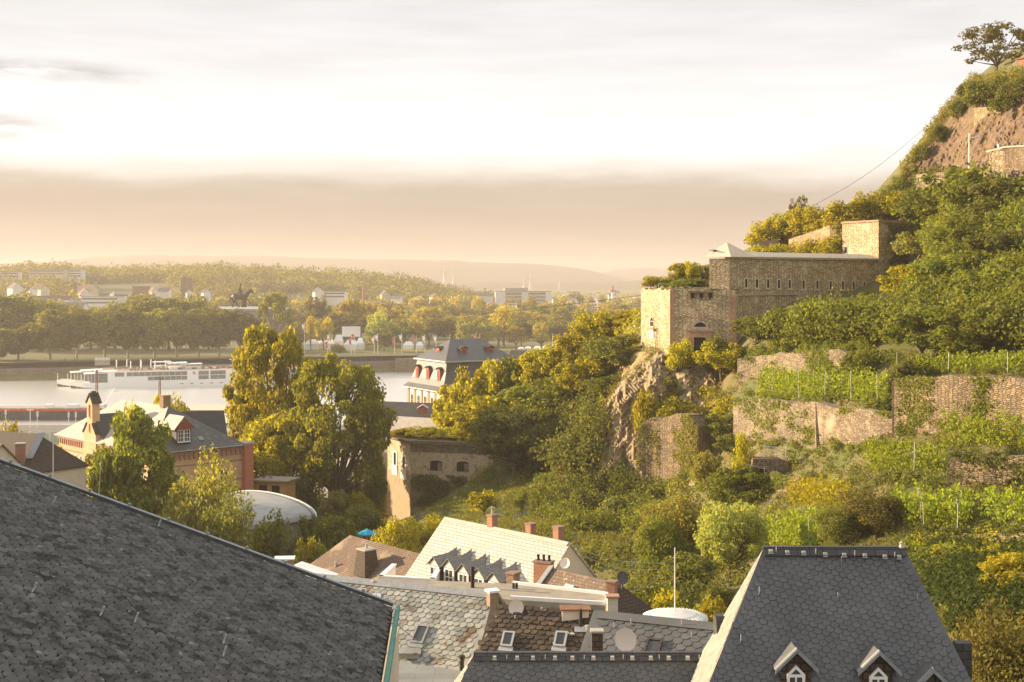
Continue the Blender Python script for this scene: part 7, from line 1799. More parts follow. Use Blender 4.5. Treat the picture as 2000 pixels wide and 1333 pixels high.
def quayside():
    # white open-air screen, marquees, flags, promenade furniture
    Y = 760; a, b = P(668, 658, Y), P(704, 638, Y); t = thing('open_air_screen', 'big blank white open-air cinema screen on the riverside lawn', 'screen', (a.x + 5, Y, 8.2))
    m = MB(); m.box(((a.x + b.x) / 2, Y, (a.z + b.z) / 2), (b.x - a.x, .3, b.z - a.z)); m.build('screen', M['screen'], t)
    m = MB(); w, h = b.x - a.x, b.z - a.z
    for x in (a.x - .4, b.x + .4): m.box((x, Y + .2, (8 + b.z + .6) / 2), (.7, .9, b.z + .6 - 8))
    m.box(((a.x + b.x) / 2, Y + .2, b.z + .5), (w + 1.6, .9, .8)); m.box(((a.x + b.x) / 2, Y + .2, a.z - .6), (w + 1.6, .9, 1.0)); m.box(((a.x + b.x) / 2, Y + 1.4, (8 + a.z) / 2), (w, 1.2, a.z - 8)); m.build('frame', M['navy'], t)
    def tent(u, vt, w, Y, lb, d=8, grp='white marquees on the riverside lawn'):
        x = (u - U0) / F * Y; zt = CZ - (vt - V0) / F * Y; z0 = fh(x, Y) + .1; ww = w / F * Y; t = thing('marquee', lb, 'tent', (x, Y, z0), grp)
        c = [V(x - ww / 2, Y - d / 2, 0), V(x + ww / 2, Y - d / 2, 0), V(x + ww / 2, Y + d / 2, 0), V(x - ww / 2, Y + d / 2, 0)]; e = z0 + max(1.2, (zt - z0) * .55); m = MB(); m.hexa([p + UP * z0 for p in c], [p + UP * e for p in c]); m.build('side', M['flag_white'], t)
        m = MB(); r0, r1 = V(x - ww * .25, Y, zt), V(x + ww * .25, Y, zt); C = [p * 1 + UP * (e + .02) for p in c]; m.poly([C[0], C[1], r1, r0]); m.poly([C[2], C[3], r0, r1]); m.poly([C[1], C[2], r1]); m.poly([C[3], C[0], r0]); m.build('roof', M['white'], t)
    for u, vt, w, Y, lb in ((610, 663, 26, 752, 'long low white marquee left of the cinema screen'), (640, 662, 30, 756, 'wide white marquee below the pointed tent'), (662, 654, 18, 758, 'tall pointed white tent left of the cinema screen'), (686, 663, 26, 745, 'white marquee straight below the cinema screen'), (704, 660, 14, 748, 'white rounded tent at the right foot of the screen'), (628, 661, 16, 765, 'small white tent behind the long low marquee'), (798, 667, 20, 752, 'grey white stall row right of the red flag'), (820, 668, 14, 754, 'small white stall van on the lawn'), (875, 672, 20, 730, 'white tent left of the palace roof hip'),
                             (1018, 678, 12, 740, 'leftmost white tent past the palace ridge'), (1032, 677, 13, 742, 'second white tent past the palace ridge'), (1050, 676, 14, 741, 'white tent under the egg shaped tree'), (1068, 675, 16, 744, 'long white tent beside the flag mast'), (1086, 677, 15, 742, 'white tent left of the fort trees'), (1100, 674, 14, 745, 'last white tent touching the fort trees')): tent(u, vt, w, Y, lb)
    for u, vt, vb, k, lb in ((595, 632, 690, 0, 'leftmost pale flag above the plane tree'), (644, 653, 692, 0, 'pale flag left of the cinema screen'), (640, 667, 694, 1, 'orange flag low before the marquees'), (686, 660, 704, 1, 'red and white flag hanging low before the screen'), (692, 652, 690, 1, 'bright red flag in front of the screen corner'), (731, 658, 692, 0, 'pale drooping flag left of the double one'), (738, 653, 692, 0, 'tall white and red flag right of the screen'), (771, 658, 694, 1, 'long red flag over the lawn'), (785, 653, 692, 0, 'pale pennant before the dark tree'), (813, 658, 692, 1, 'short red flag beside the stall row'), (830, 655, 692, 0, 'white flag left of the palace roof'), (852, 656, 692, 0, 'thin white flag nearest the palace roof'), (930, 652, 690, 1, 'red pennant peeking over the palace ridge'), (1079, 654, 690, 0, 'bare pale flag mast between the white tents')):
        Y = 712; x = (u - U0) / F * Y; z0, zt = 6.5, CZ - (vt - V0) / F * Y; t = thing('flagpole', lb, 'flag', (x, Y, z0), 'flags on the quay'); m = MB(); m.tube([V(x, Y, z0), V(x, Y, zt + .6)], [.14, .08], 6); m.build('pole', M['white'], t)
        if 'bare' in lb: continue
        m = MB(); hh = 3.3 if 'long' not in lb else 4.8; ww = 1.9; nseg = 6
        for i in range(nseg):
            f0, f1 = i / nseg, (i + 1) / nseg; dx = lambda f: -ww * (1 - f) ** .7 + .3 * math.sin(f * 7); dy = lambda f: .4 * math.sin(f * 9)
            m.prism([V(x - .05, Y, zt - f0 * hh), V(x - .05, Y, zt - f1 * hh), V(x + dx(f1), Y + dy(f1), zt - f1 * hh - .8), V(x + dx(f0), Y + dy(f0), zt - f0 * hh - .8)], V(0, .06, 0))
        m.build('flag', M['flag_red' if k else 'flag_white'], t)
    # container, promenade lamps, people
    m = MB(); p = P(200, 716, 652); m.box(p + UP * 2.1, (7.2, 3, 4.2), 0, .3); tag(m.build('container', M['dish_white']), 'grey white container on the promenade above the cruise ship', 'container')
    m = MB(); p = P(285, 700, 650); m.box(p + UP * 1.2, (6, 2.5, 2.2), 0, .3); tag(m.build('van', M['white']), 'white van parked between the promenade trunks', 'van') if False else None
    pg = 'people strolling along the far quay'
    for i, (u, v) in enumerate(((650, 697), (702, 698), (780, 697), (778, 696), (800, 697), (760, 699), (690, 699), (668, 698), (815, 698), (127, 715), (146, 716), (45, 716))):
        Y = 704 if u > 300 else 648; x = (u - U0) / F * Y; z = 6.42 if u > 300 else 7.9
        pv = [(0, 0, .95), (0, 0, 1.25), (0, 0, 1.45), (0, 0, 1.56), (0, 0, 1.68), (.09, .0, .9), (.1, .1, .48), (.1, .05, .05), (-.09, 0, .9), (-.1, -.1, .48), (-.1, -.15, .05), (.2, 0, 1.4), (.25, .05, 1.1), (.24, -.05, .85), (-.2, 0, 1.4), (-.25, -.05, 1.1), (-.24, .08, .85)]
        pe = [(0, 1), (1, 2), (2, 3), (3, 4), (0, 5), (5, 6), (6, 7), (0, 8), (8, 9), (9, 10), (2, 11), (11, 12), (12, 13), (2, 14), (14, 15), (15, 16)]
        o = skin_body('person', pv, pe, [.15, .14, .15, .06, .1, .09, .065, .05, .09, .065, .05, .06, .045, .035, .06, .045, .035], M['cloth']); o.location = (x, Y, z); o.rotation_euler = (0, 0, i * 1.3)
        tag(o, 'tiny dark figure walking on the white quay' if u > 300 else 'tiny dark figure under the promenade trees, ' + ('left one of the pair by the ship bow', 'right one of the pair by the ship bow', 'alone at the far left')[i - 9], 'person', pg if u > 300 else 'people under the plane trees')
    # wires
    def wire(lb, a, b, sag, r, n=14, m='black_metal'):
        w = MB(); w.tube([a.lerp(b, k / n) - UP * sag * math.sin(math.pi * k / n) for k in range(n + 1)], r, 4); tag(w.build('wire', M[m]), lb, 'wire')
    wire('long dark cable crossing the far parkland towards the fort', P(560, 612, 330), P(1262, 576, 206), 2.2, .035); wire('thin wire slanting up to the hillside against the sky', P(1592, 400, 236), P(1812, 246, 226), 1.0, .03)
    wire('upper pale wire strung right of the cream gable', P(1125, 1072, 103), P(1300, 1100, 110), .4, .02, m='zinc'); wire('lower pale wire strung right of the cream gable', P(1130, 1083, 103), P(1290, 1112, 108), .5, .02, m='zinc'); wire('pale guy wire running up beside the round tank', P(1232, 1156, 85), P(1290, 1125, 95), .2, .02, m='zinc')
quayside()
# ------------------------------------------------------------------ near and hillside vegetation
def thicket(name, poly, n, r, per, leaf_size, leaf, seed=1, up=.45, Y0=60):
    """a mass of scrub over part of the hillside"""
    rng = random.Random(seed); us = [p[0] for p in poly]; vs = [p[1] for p in poly]; c = []; n = int(n * 1.5) if max(us) > 2100 else n
    while len(c) < n:
        u, v = rng.uniform(min(us), max(us)), rng.uniform(min(vs), max(vs))
        if in_poly(u, v, poly): c.append((u, v))
    D = hits([a for a, _ in c], [b for _, b in c], Y0); cl = []
    for (u, v), Y in zip(c, D):
        if Y != Y: continue
        p = P(u, v, Y); rr = rng.uniform(*r); cl.append((p.x, p.y - rr * .2, H(p.x, p.y) + rr * up, rr, rr * rng.uniform(.75, 1.05)))
    p, nn = cloud(cl, per); me = leaf_mesh(name, p, nn, leaf_size, M[leaf]); o = bpy.data.objects.new(name, me); col.objects.link(o); o['kind'] = 'stuff'; return o

M['leaf_plane'] = leafmat('leaf_plane_green', (.235, .235, .045))
def near_trees():
    T = tree_px
    T('huge', 'plane_tree', 'tall yellow green plane tree with sunlit left side before the ships', 540, 646, 200, 'leaf_yg', Y=223, var=0)
    T('huge', 'plane_tree', 'broad darker plane tree right of the yellow green one', 660, 703, 216, 'leaf_plane', Y=211, var=1)
    T('huge', 'plane_tree', 'lower spreading plane tree above the garden kiosk', 562, 800, 195, 'leaf_yg', Y=213, var=1)
    T('big', 'linden_tree', 'large dark round tree hiding the middle of the brick school', 262, 808, 178, 'leaf_green', Y=164, var=1)
    T('poplar', 'linden_tree', 'thin pointed yellow sprig rising out of the large school tree', 255, 796, 50, 'leaf_yellow', Y=168)
    T('fine', 'linden_tree', 'conical olive tree before the red firewall of the school', 392, 892, 146, 'leaf_olive', Y=150)
    T('fine', 'linden_tree', 'dense dark lower tree just above the mossy roof edge', 440, 955, 120, 'leaf_dark', Y=140)
    T('bush', 'shrub', 'golden small shrub at the foot of the brick school facade', 196, 930, 60, 'leaf_yellow', Y=168, cat='shrub')
    T('round', 'tree', 'small bright yellow tree behind the brown slate roof at left', 22, 828, 56, 'leaf_yellow', Y=215)
    T('round', 'tree', 'golden tree behind the school chimney', 332, 776, 86, 'leaf_gold', Y=245)
    # garden
    G = [('bush', 526, 1008, 104, 148, 'leaf_green', 'rounded green garden shrub below the barrel roof', 'shrub'), ('bush', 598, 1055, 48, 142, 'leaf_yellow', 'small yellow green shrub left of the brown roof corner', 'shrub'), ('bush', 628, 1062, 34, 142, 'leaf_green', 'little round conifer beside the brown roof corner', 'shrub'),
         ('bush', 574, 1040, 56, 146, 'leaf_grey', 'greyish brown shrub in the middle of the garden', 'shrub'), ('round', 608, 1010, 70, 165, 'leaf_dark', 'dark garden tree right of the barrel roof', 'tree'), ('round', 652, 1008, 84, 160, 'leaf_green', 'green garden tree with a sunlit top left of the parasol', 'tree'), ('bush', 712, 988, 78, 182, 'leaf_dark', 'dark domed bush with silvery top above the parasol', 'shrub'),
         ('round', 592, 925, 66, 205, 'leaf_dark', 'dark tree under the left plane canopy', 'tree'), ('round', 655, 960, 74, 200, 'leaf_olive', 'olive garden tree below the white villa', 'tree'), ('round', 682, 918, 62, 212, 'leaf_olive', 'pale olive tree beside the lantern post', 'tree'), ('round', 733, 905, 50, 216, 'leaf_green', 'green tree touching the left side of the bastion', 'tree'), ('bush', 700, 962, 60, 200, 'leaf_yg', 'yellow green shrub mound left of the bastion foot', 'shrub'), ('bush', 742, 955, 30, 220, 'leaf_gold', 'golden shrub against the bastion foot', 'shrub'),
         ('fine', 775, 1014, 98, 150, 'leaf_gold', 'bright golden shrub in front of the bastion foot', 'shrub'), ('fine', 836, 1008, 92, 158, 'leaf_yellow', 'yellow shrub right of the bright golden one', 'shrub'), ('bush', 738, 1046, 50, 178, 'leaf_dark', 'dark low hedge shrub behind the parasol', 'shrub'), ('round', 676, 1034, 44, 178, 'leaf_dark', 'dark shrub behind the brown roof apex', 'shrub'), ('bush', 560, 985, 60, 175, 'leaf_dark', 'shadowed shrub behind the barrel roof edge', 'shrub'), ('bush', 640, 985, 50, 190, 'leaf_brown', 'brownish shrub behind the garden trees', 'shrub')]
    for kind, u, vt, w, Y, leaf, lb, c in G: T(kind, 'garden_' + c, lb, u, vt, w, leaf, Y=Y, cat=c)
    # spur of the hill, left of the cliff
    SP = [(888, 752, 84, 243, 'leaf_yg', 'lowest left tree of the hill spur, beside the palace wing'), (925, 722, 80, 239, 'leaf_yg', 'yellow green tree in front of the palace corner'), (905, 790, 90, 232, 'leaf_yellow', 'golden tree just above the bastion roof'), (965, 706, 78, 237, 'leaf_yg', 'rounded spur tree under the palace dormers'), (1003, 700, 74, 236, 'leaf_green', 'green spur tree below the palace ridge end'), (1048, 686, 80, 233, 'leaf_yg', 'spur tree below the white tents'), (1085, 676, 78, 231, 'leaf_yg', 'spur tree at the foot of the tent row'), (1122, 648, 80, 229, 'leaf_yellow', 'bright yellow spur tree left of the fort'),
          (1160, 609, 84, 227, 'leaf_yg', 'tallest sunlit tree left of the casemate'), (1200, 618, 80, 225, 'leaf_yellow', 'golden tree second from the casemate'), (1234, 608, 66, 222, 'leaf_yellow', 'golden tree touching the casemate wall'), (960, 775, 130, 223, 'leaf_yg', 'broad yellow green tree over the ruined bastion'), (1040, 752, 140, 219, 'leaf_green', 'broad green tree in the middle of the spur'), (1105, 735, 120, 213, 'leaf_green', 'shadowed tree on the right of the spur'), (1150, 700, 110, 210, 'leaf_yg', 'spur tree above the cliff shoulder'),
          (1208, 655, 100, 208, 'leaf_dark', 'dark ivy covered tree leaning under the casemate'), (1185, 735, 70, 203, 'leaf_green', 'green tree hugging the top of the cliff'), (1150, 790, 90, 203, 'leaf_dark', 'dark tree in the cleft left of the cliff'), (1060, 790, 90, 212, 'leaf_yellow', 'pale young tree on top of the ruined wall'), (1105, 795, 70, 211, 'leaf_yg', 'light green saplings left of the cliff')]
    for u, vt, w, Y, leaf, lb in SP: T('round', 'hillside_tree', lb, u, vt, w * 1.15, leaf, Y=Y, group='trees on the spur left of the cliff')
    T('big', 'tree', 'big dark tree hiding the right end of the bastion', 1003, 798, 165, 'leaf_dark', Y=203, var=0)
    T('big', 'tree', 'dark leafy tree below the ruined arched window', 1092, 850, 120, 'leaf_dark', Y=197, var=1)
    T('round', 'tree', 'shadowy tree against the left side of the cliff', 1140, 880, 80, 'leaf_dark', Y=190)
    T('small', 'sapling', 'young sunlit tree on the meadow edge above the white roof', 945, 958, 62, 'leaf_yg', Y=172); T('poplar', 'sapling', 'slender ivy clad sapling on the meadow', 1020, 955, 34, 'leaf_green', Y=172)
    T('bush', 'shrub', 'dome shaped dark shrub at the foot of the cliff', 1150, 955, 80, 'leaf_dark', Y=172, cat='shrub'); T('bush', 'shrub', 'wide dark bramble shrub right of the domed one', 1215, 968, 110, 'leaf_dark', Y=168, cat='shrub')
    # foot of the hill
    T('fine', 'olive_tree', 'large dusty olive green feathery tree behind the thin pole', 1325, 948, 165, 'leaf_olive', Y=132, var=0); T('fine', 'olive_tree', 'shadowed lower crown beside the dusty olive tree', 1290, 1010, 110, 'leaf_green', Y=128, var=1)
    T('big', 'flowering_tree', 'tree with pale creamy yellow blossom tips left of the slate ridge', 1425, 984, 145, 'leaf_pale', Y=116, var=0); T('big', 'tree', 'dark green tree behind the creamy blossoming one', 1455, 912, 150, 'leaf_green', Y=148, var=1)
    T('round', 'tree', 'slim grey green tree at the end of the retaining wall', 1382, 884, 64, 'leaf_olive', Y=160); T('poplar', 'sapling', 'bright yellow green sapling left of the tunnel mouth', 1450, 848, 46, 'leaf_yg', Y=150); T('round', 'tree', 'deep green bush tree between the two pale walls', 1415, 808, 90, 'leaf_dark', Y=174)
    T('round', 'tree', 'dark tree above the tunnel left of the bright sapling', 1432, 850, 80, 'leaf_dark', Y=166)
    T('small', 'shrub', 'small yellow tipped shrub left of the thin pole foot', 1302, 1155, 84, 'leaf_yellow', Y=96, cat='shrub'); T('bush', 'shrub', 'golden shrub squeezed against the lit slate hip', 1395, 1168, 70, 'leaf_gold', Y=88, cat='shrub'); T('round', 'tree', 'dark tree behind the thin pole', 1345, 1085, 110, 'leaf_dark', Y=112); T('bush', 'shrub', 'dark shrub right of the tank roof', 1400, 1140, 70, 'leaf_dark', Y=100, cat='shrub')
    T('fine', 'yew_tree', 'brown green feathery yew behind the slate ridge', 1700, 950, 150, 'leaf_brown', Y=108, var=0); T('fine', 'yew_tree', 'dark lower yew left of the pigeon', 1640, 995, 110, 'leaf_dark', Y=108, var=1)
    T('round', 'tree', 'sunlit tree on the rock above the grey retaining wall', 1408, 670, 100, 'leaf_yg', Y=186); T('bush', 'shrub', 'yellow shrub by the casemate doorstep', 1332, 664, 62, 'leaf_yg', Y=190, cat='shrub'); T('bush', 'shrub', 'bright yellow green shrub on the cliff edge', 1262, 765, 64, 'leaf_yellow', Y=185, cat='shrub'); T('bush', 'shrub', 'olive shrub along the top of the grey retaining wall', 1325, 782, 110, 'leaf_yg', Y=184, cat='shrub'); T('bush', 'shrub', 'green shrub on the rock below the casemate', 1305, 738, 70, 'leaf_olive', Y=189, cat='shrub'); T('bush', 'shrub', 'dark shrub right of the casemate door', 1400, 655, 60, 'leaf_dark', Y=187, cat='shrub')
    T('bush', 'shrub', 'trailing dark shrub spilling over the middle of the pale buttressed wall', 1525, 776, 74, 'leaf_dark', vbase=800, cat='shrub'); T('bush', 'shrub', 'round dark shrub at the right end of the pale buttressed wall', 1718, 780, 74, 'leaf_dark', vbase=812, cat='shrub'); T('bush', 'shrub', 'wide round dark shrub on the corner of the high brown wall', 1782, 706, 104, 'leaf_dark', vbase=745, cat='shrub'); T('bush', 'shrub', 'dark shrub at the right edge on the high brown wall', 1980, 728, 70, 'leaf_dark', vbase=755, cat='shrub'); T('bush', 'shrub', 'straggly shrub above the end of the upper pale wall', 1690, 680, 110, 'leaf_green', vbase=722, cat='shrub')
    # lower right corner
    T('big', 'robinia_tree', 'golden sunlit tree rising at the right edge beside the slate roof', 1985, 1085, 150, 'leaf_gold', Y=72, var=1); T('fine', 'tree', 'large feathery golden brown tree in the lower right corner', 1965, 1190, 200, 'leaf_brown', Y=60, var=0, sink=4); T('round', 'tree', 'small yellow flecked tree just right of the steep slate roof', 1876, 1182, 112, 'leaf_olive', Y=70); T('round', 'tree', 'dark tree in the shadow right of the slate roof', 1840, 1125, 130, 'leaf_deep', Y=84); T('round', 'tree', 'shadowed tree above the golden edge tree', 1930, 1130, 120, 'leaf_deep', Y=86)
    for u, v, lb in ((1850, 1066, 'sumac with spreading fronds right of the pigeon'), (1895, 1072, 'sumac in the middle of the frond thicket'), (1945, 1068, 'sumac nearest the right edge')): T('bush', 'sumac', lb, u, v, 70, 'leaf_yg', Y=90, cat='shrub')
    # upper hillside
    UPH = [('round', 1790, 452, 74, 196, 'leaf_pale', 'light yellow green slender tree right of the upper bastion'), ('round', 1885, 326, 150, 204, 'leaf_green', 'broad green tree crown below the street lamp'), ('round', 1960, 350, 120, 196, 'leaf_dark', 'dark tree under the lookout wall'), ('round', 1825, 360, 120, 207, 'leaf_green', 'green tree below the path wall'), ('round', 1735, 376, 80, 222, 'leaf_yg', 'sunlit tree at the left end of the path wall'), ('round', 1900, 420, 120, 190, 'leaf_green', 'green tree in the middle of the upper slope'), ('round', 1960, 450, 130, 184, 'leaf_dark', 'dark tree at the right edge of the upper slope'), ('round', 1850, 500, 130, 184, 'leaf_green', 'tree above the dense thicket right of the gallery'), ('round', 1770, 520, 90, 192, 'leaf_yg', 'yellow green tree at the foot of the upper bastion'),
           ('round', 1930, 530, 130, 176, 'leaf_green', 'wide tree on the right of the thicket'), ('round', 1590, 588, 80, 186, 'leaf_green', 'shrubby tree below the right loopholes'), ('round', 1680, 590, 90, 178, 'leaf_green', 'shrubby tree at the right end of the gallery'), ('round', 1475, 618, 80, 182, 'leaf_dark', 'dark tree below the string course of the gallery'), ('round', 1800, 600, 130, 172, 'leaf_green', 'thicket tree right of the gallery end'), ('round', 1545, 600, 80, 178, 'leaf_green', 'rounded thicket tree under the gallery wall'), ('round', 1890, 610, 120, 166, 'leaf_green', 'thicket tree above the highest vine row'), ('round', 1980, 590, 120, 166, 'leaf_dark', 'thicket tree at the right edge')]
    for kind, u, vt, w, Y, leaf, lb in UPH: T(kind, 'hillside_tree', lb, u, vt, w * 1.25, leaf, vbase=vt + w * .8, group='trees on the upper hillside', sink=.3)
    for u, vt, w, Y, lb in ((1500, 430, 70, 242, 'leftmost bush on the rampart top'), (1535, 415, 70, 241, 'second bush on the rampart top'), (1572, 405, 70, 240, 'bush beside the lone twig'), (1612, 402, 70, 238, 'bush in the middle of the rampart top'), (1650, 395, 70, 236, 'bush behind the upper bastion'), (1690, 378, 70, 233, 'bush nearest the hillside trees'), (1500, 478, 60, 236, 'bush below the brick rampart stub'), (1570, 470, 70, 231, 'bush between rampart and gallery'), (1620, 462, 60, 227, 'bush left of the sunlit bastion face')):
        T('bush', 'rampart_bush', 'golden ' + lb, u, vt, w * 1.3, 'leaf_yellow', vbase=max(vt + 50, 478) if vt < 450 else vt + 36, cat='shrub', group='bushes along the rampart')
    T('open', 'bare_tree', 'lone twiggy sapling sticking up over the rampart bushes', 1560, 384, 40, 'leaf_brown', Y=243)
    T('open', 'hilltop_tree', 'lone dark spreading tree on the hilltop at the upper right', 1945, 50, 150, 'leaf_brown', Y=232, var=0)
    for u, vt, w, lb in ((1895, 158, 50, 'small dark bush left of the lone hilltop tree'), (1935, 150, 90, 'dark bush under the lone hilltop tree'), (1985, 152, 80, 'dark bush at the right edge below the hilltop'), (1870, 195, 40, 'bush on the skyline edge of the rock slope'), (1835, 245, 36, 'bush halfway down the skyline'), (1800, 280, 34, 'low bush on the lower skyline'), (1960, 185, 60, 'bush above the tan stone patch')): T('bush', 'hilltop_bush', lb, u, vt, w * 1.1, 'leaf_dark', vbase=vt + 45, cat='shrub', group='bushes on the hilltop')
    for u, vt, w, Y, leaf, lb in ((1285, 540, 60, 203, 'leaf_yellow', 'golden bush on the left corner of the casemate roof'), (1325, 515, 40, 205, 'leaf_yg', 'left of two upright saplings on the casemate roof'), (1352, 512, 44, 204, 'leaf_yg', 'right of two upright saplings on the casemate roof'), (1388, 520, 40, 203, 'leaf_olive', 'feathery sapling against the gallery end'), (1340, 545, 90, 200, 'leaf_green', 'low green bush in the middle of the casemate roof')):
        x = (u - U0) / F * Y; zt = CZ - (vt - V0) / F * Y; tree('bush' if 'bush' in lb else 'round', 'roof_shrub', lb, x, Y, 46.4, zt - 46.4, w * 1.1 / F * Y, leaf, 'shrub', 'shrubs growing on the casemate roof')
    for u, vt, w, Y, leaf, lb in ((785, 838, 60, 229, 'leaf_yellow', 'leftmost yellow shrub on the bastion roof'), (825, 834, 60, 227, 'leaf_yellow', 'second yellow shrub on the bastion roof'), (862, 838, 60, 226, 'leaf_yg', 'middle shrub on the bastion roof'), (905, 836, 70, 225, 'leaf_yellow', 'rightmost yellow shrub on the bastion roof')):
        x = (u - U0) / F * Y; zt = CZ - (vt - V0) / F * Y; tree('bush', 'roof_shrub', lb, x, Y, 20.7, max(zt - 20.7, 1.5), w * 1.1 / F * Y, leaf, 'shrub', 'shrubs growing on the bastion roof')
near_trees()

thicket('hillside_thicket', [(1432, 700), (1490, 688), (1560, 668), (1700, 660), (1760, 636), (1800, 590), (1840, 545), (2240, 520), (2240, 690), (1800, 686), (1640, 682), (1560, 690), (1440, 700)], 170, (2.0, 3.6), 420, .24, 'leaf_green', 3, up=1.0)
thicket('upper_thicket', [(1770, 440), (1800, 425), (1860, 418), (1930, 415), (2240, 440), (2240, 530), (1840, 550), (1810, 560), (1790, 500)], 80, (1.6, 3.0), 420, .24, 'leaf_green', 4, up=1.0)
thicket('skyline_scrub', [(1760, 340), (1800, 285), (1850, 212), (1895, 160), (1990, 145), (2240, 190), (1930, 200), (1880, 198), (1835, 258), (1790, 325)], 240, (.7, 1.5), 120, .15, 'leaf_olive', 5, up=.6)
thicket('spur_scrub', [(880, 860), (930, 800), (1000, 760), (1100, 710), (1180, 690), (1180, 800), (1165, 950), (1050, 935), (960, 905), (900, 880)], 130, (1.8, 3.4), 300, .24, 'leaf_dark', 6, up=.9)
thicket('cliff_scrub', [(1180, 760), (1240, 680), (1320, 690), (1420, 720), (1440, 800), (1380, 810), (1260, 800), (1200, 800)], 80, (.5, 1.2), 90, .13, 'leaf_olive', 7)
thicket('bramble_bank', [(1040, 985), (1100, 955), (1250, 960), (1300, 1000), (1280, 1070), (1200, 1050), (1080, 1030)], 120, (.9, 2.2), 220, .18, 'leaf_green', 8, up=.7)
thicket('lower_scrub', [(1240, 1050), (1480, 1040), (1480, 1160), (1400, 1230), (1240, 1220), (1130, 1110)], 110, (1.0, 2.2), 220, .17, 'leaf_dark', 9, up=.8)
thicket('terrace_scrub', [(1380, 880), (1440, 870), (1460, 960), (1540, 975), (1680, 975), (1750, 1050), (1500, 1080), (1400, 1000)], 90, (.5, 1.3), 90, .11, 'leaf_green', 10)
thicket('dark_bank', [(1770, 1085), (2240, 1090), (2240, 1250), (1860, 1260), (1800, 1180)], 120, (.7, 1.5), 160, .13, 'leaf_deep', 11, up=.7)  # shade of the hollow painted in by the darker leaf
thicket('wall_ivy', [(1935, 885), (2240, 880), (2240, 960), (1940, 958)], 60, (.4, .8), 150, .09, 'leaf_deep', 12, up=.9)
thicket('sumac_bank', [(1780, 1065), (2240, 1060), (2240, 1100), (1790, 1105)], 60, (.5, 1.0), 100, .11, 'leaf_yg', 13)
thicket('garden_scrub', [(470, 1040), (560, 985), (750, 960), (755, 1030), (690, 1060), (560, 1110)], 130, (.7, 1.6), 100, .12, 'leaf_dark', 14)
thicket('bastion_ivy_bank', [(810, 960), (935, 900), (950, 980), (880, 1000), (815, 1020)], 30, (.6, 1.2), 90, .13, 'leaf_dark', 15)
cover('meadow_grass', [(800, 1028), (820, 985), (870, 955), (940, 940), (1080, 960), (1180, 1010), (1280, 1060), (1200, 1110), (1130, 1090), (1050, 1050), (870, 1030)], 30000, .17, 'grass', 'blade', (.05, .35), clump=4, aspect=.25)
cover('terrace_grass', [(1440, 690), (2240, 680), (2240, 1100), (1780, 1090), (1480, 1080), (1400, 960), (1440, 860)], 42000, .13, 'grass', 'blade', (.03, .3), clump=4, aspect=.28, seed=2)
cover('hill_grass', [(1180, 960), (1160, 860), (1190, 740), (1250, 670), (1440, 690), (1440, 860), (1400, 950)], 15000, .15, 'grass_dry', 'blade', (.05, .5), clump=4, aspect=.25, seed=3, thresh=-.05)
cover('slope_herbs', [(1440, 690), (2240, 680), (2240, 1100), (1480, 1090), (1400, 960), (1440, 860)], 26000, .12, 'leaf_dark', 'leaf', (.05, .45), clump=6, seed=4, thresh=.05)
cover('upper_slope_grass', [(1480, 470), (1640, 430), (1760, 345), (1850, 215), (1900, 165), (2240, 140), (2240, 330), (1840, 345), (1700, 430), (1640, 500)], 16000, .15, 'grass_dry', 'blade', (.05, .45), clump=4, aspect=.25, seed=5)
cover('town_weeds', [(480, 1110), (480, 1000), (760, 930), (760, 1040), (620, 1120)], 9000, .12, 'leaf_green', 'leaf', (.05, .5), clump=5, seed=6)

def ivy(name, label, o, t, w, h, n, size, leaf, parent=None, seed=1):
    """creeper on a wall face: o lower left corner"""
    rg = random.Random(seed); o, t = Vector(o), Vector(t); nrm = V(t.y, -t.x, 0); pts, nr = [], []
    while len(pts) < n:
        a, b = rg.random(), rg.random()
        if mnoise.noise((a * 3 + seed, b * 4, seed)) < -.25 + .5 * abs(a - .5): continue
        p = o + t * a * w + UP * b * h + nrm * rg.uniform(.05, .4); pts.append(tuple(p)); q = nrm * .8 + V(rg.gauss(0, .4), rg.gauss(0, .4), rg.gauss(.3, .4)); nr.append(tuple(q.normalized()))
    me = leaf_mesh(name, np.array(pts), np.array(nr), size, M[leaf]); ob = bpy.data.objects.new(name, me); col.objects.link(ob); tag(ob, label, 'creeper')
C_, R2 = px(802, 222, 0), px(1010, 217.5, 0); tf = (R2 - C_).normalized()
ivy('ivy', 'dark green ivy hanging below the embrasures of the bastion', C_ + UP * 6 + tf * .3, tf, 9.5, 9.5, 3800, .16, 'leaf_dark', seed=2)
K_, KR_ = px(1716, 212, 0), px(1826, 222, 0); tf = (KR_ - K_).normalized()
ivy('ivy', 'dark ivy patch on the shaded face of the upper bastion', K_ + UP * 50.5 + tf * 2.2, tf, 5.5, 6.3, 3000, .15, 'leaf_dark', seed=3)
G0_, G1_ = px(1425, 190, 0), px(1722, 213, 0)

thicket('cliff_foot_scrub', [(1170, 930), (1250, 925), (1370, 925), (1400, 960), (1300, 985), (1180, 975)], 60, (.8, 1.8), 170, .16, 'leaf_green', 31, up=.7)
thicket('cliff_edge_scrub', [(1240, 800), (1300, 780), (1400, 770), (1430, 800), (1400, 860), (1360, 830), (1280, 806)], 46, (.6, 1.4), 160, .15, 'leaf_yg', 32, up=.8)
thicket('cliff_side_ivy', [(1165, 720), (1215, 680), (1240, 690), (1200, 740), (1180, 800), (1172, 880), (1160, 880)], 40, (.6, 1.3), 150, .15, 'leaf_yg', 33, up=.8)

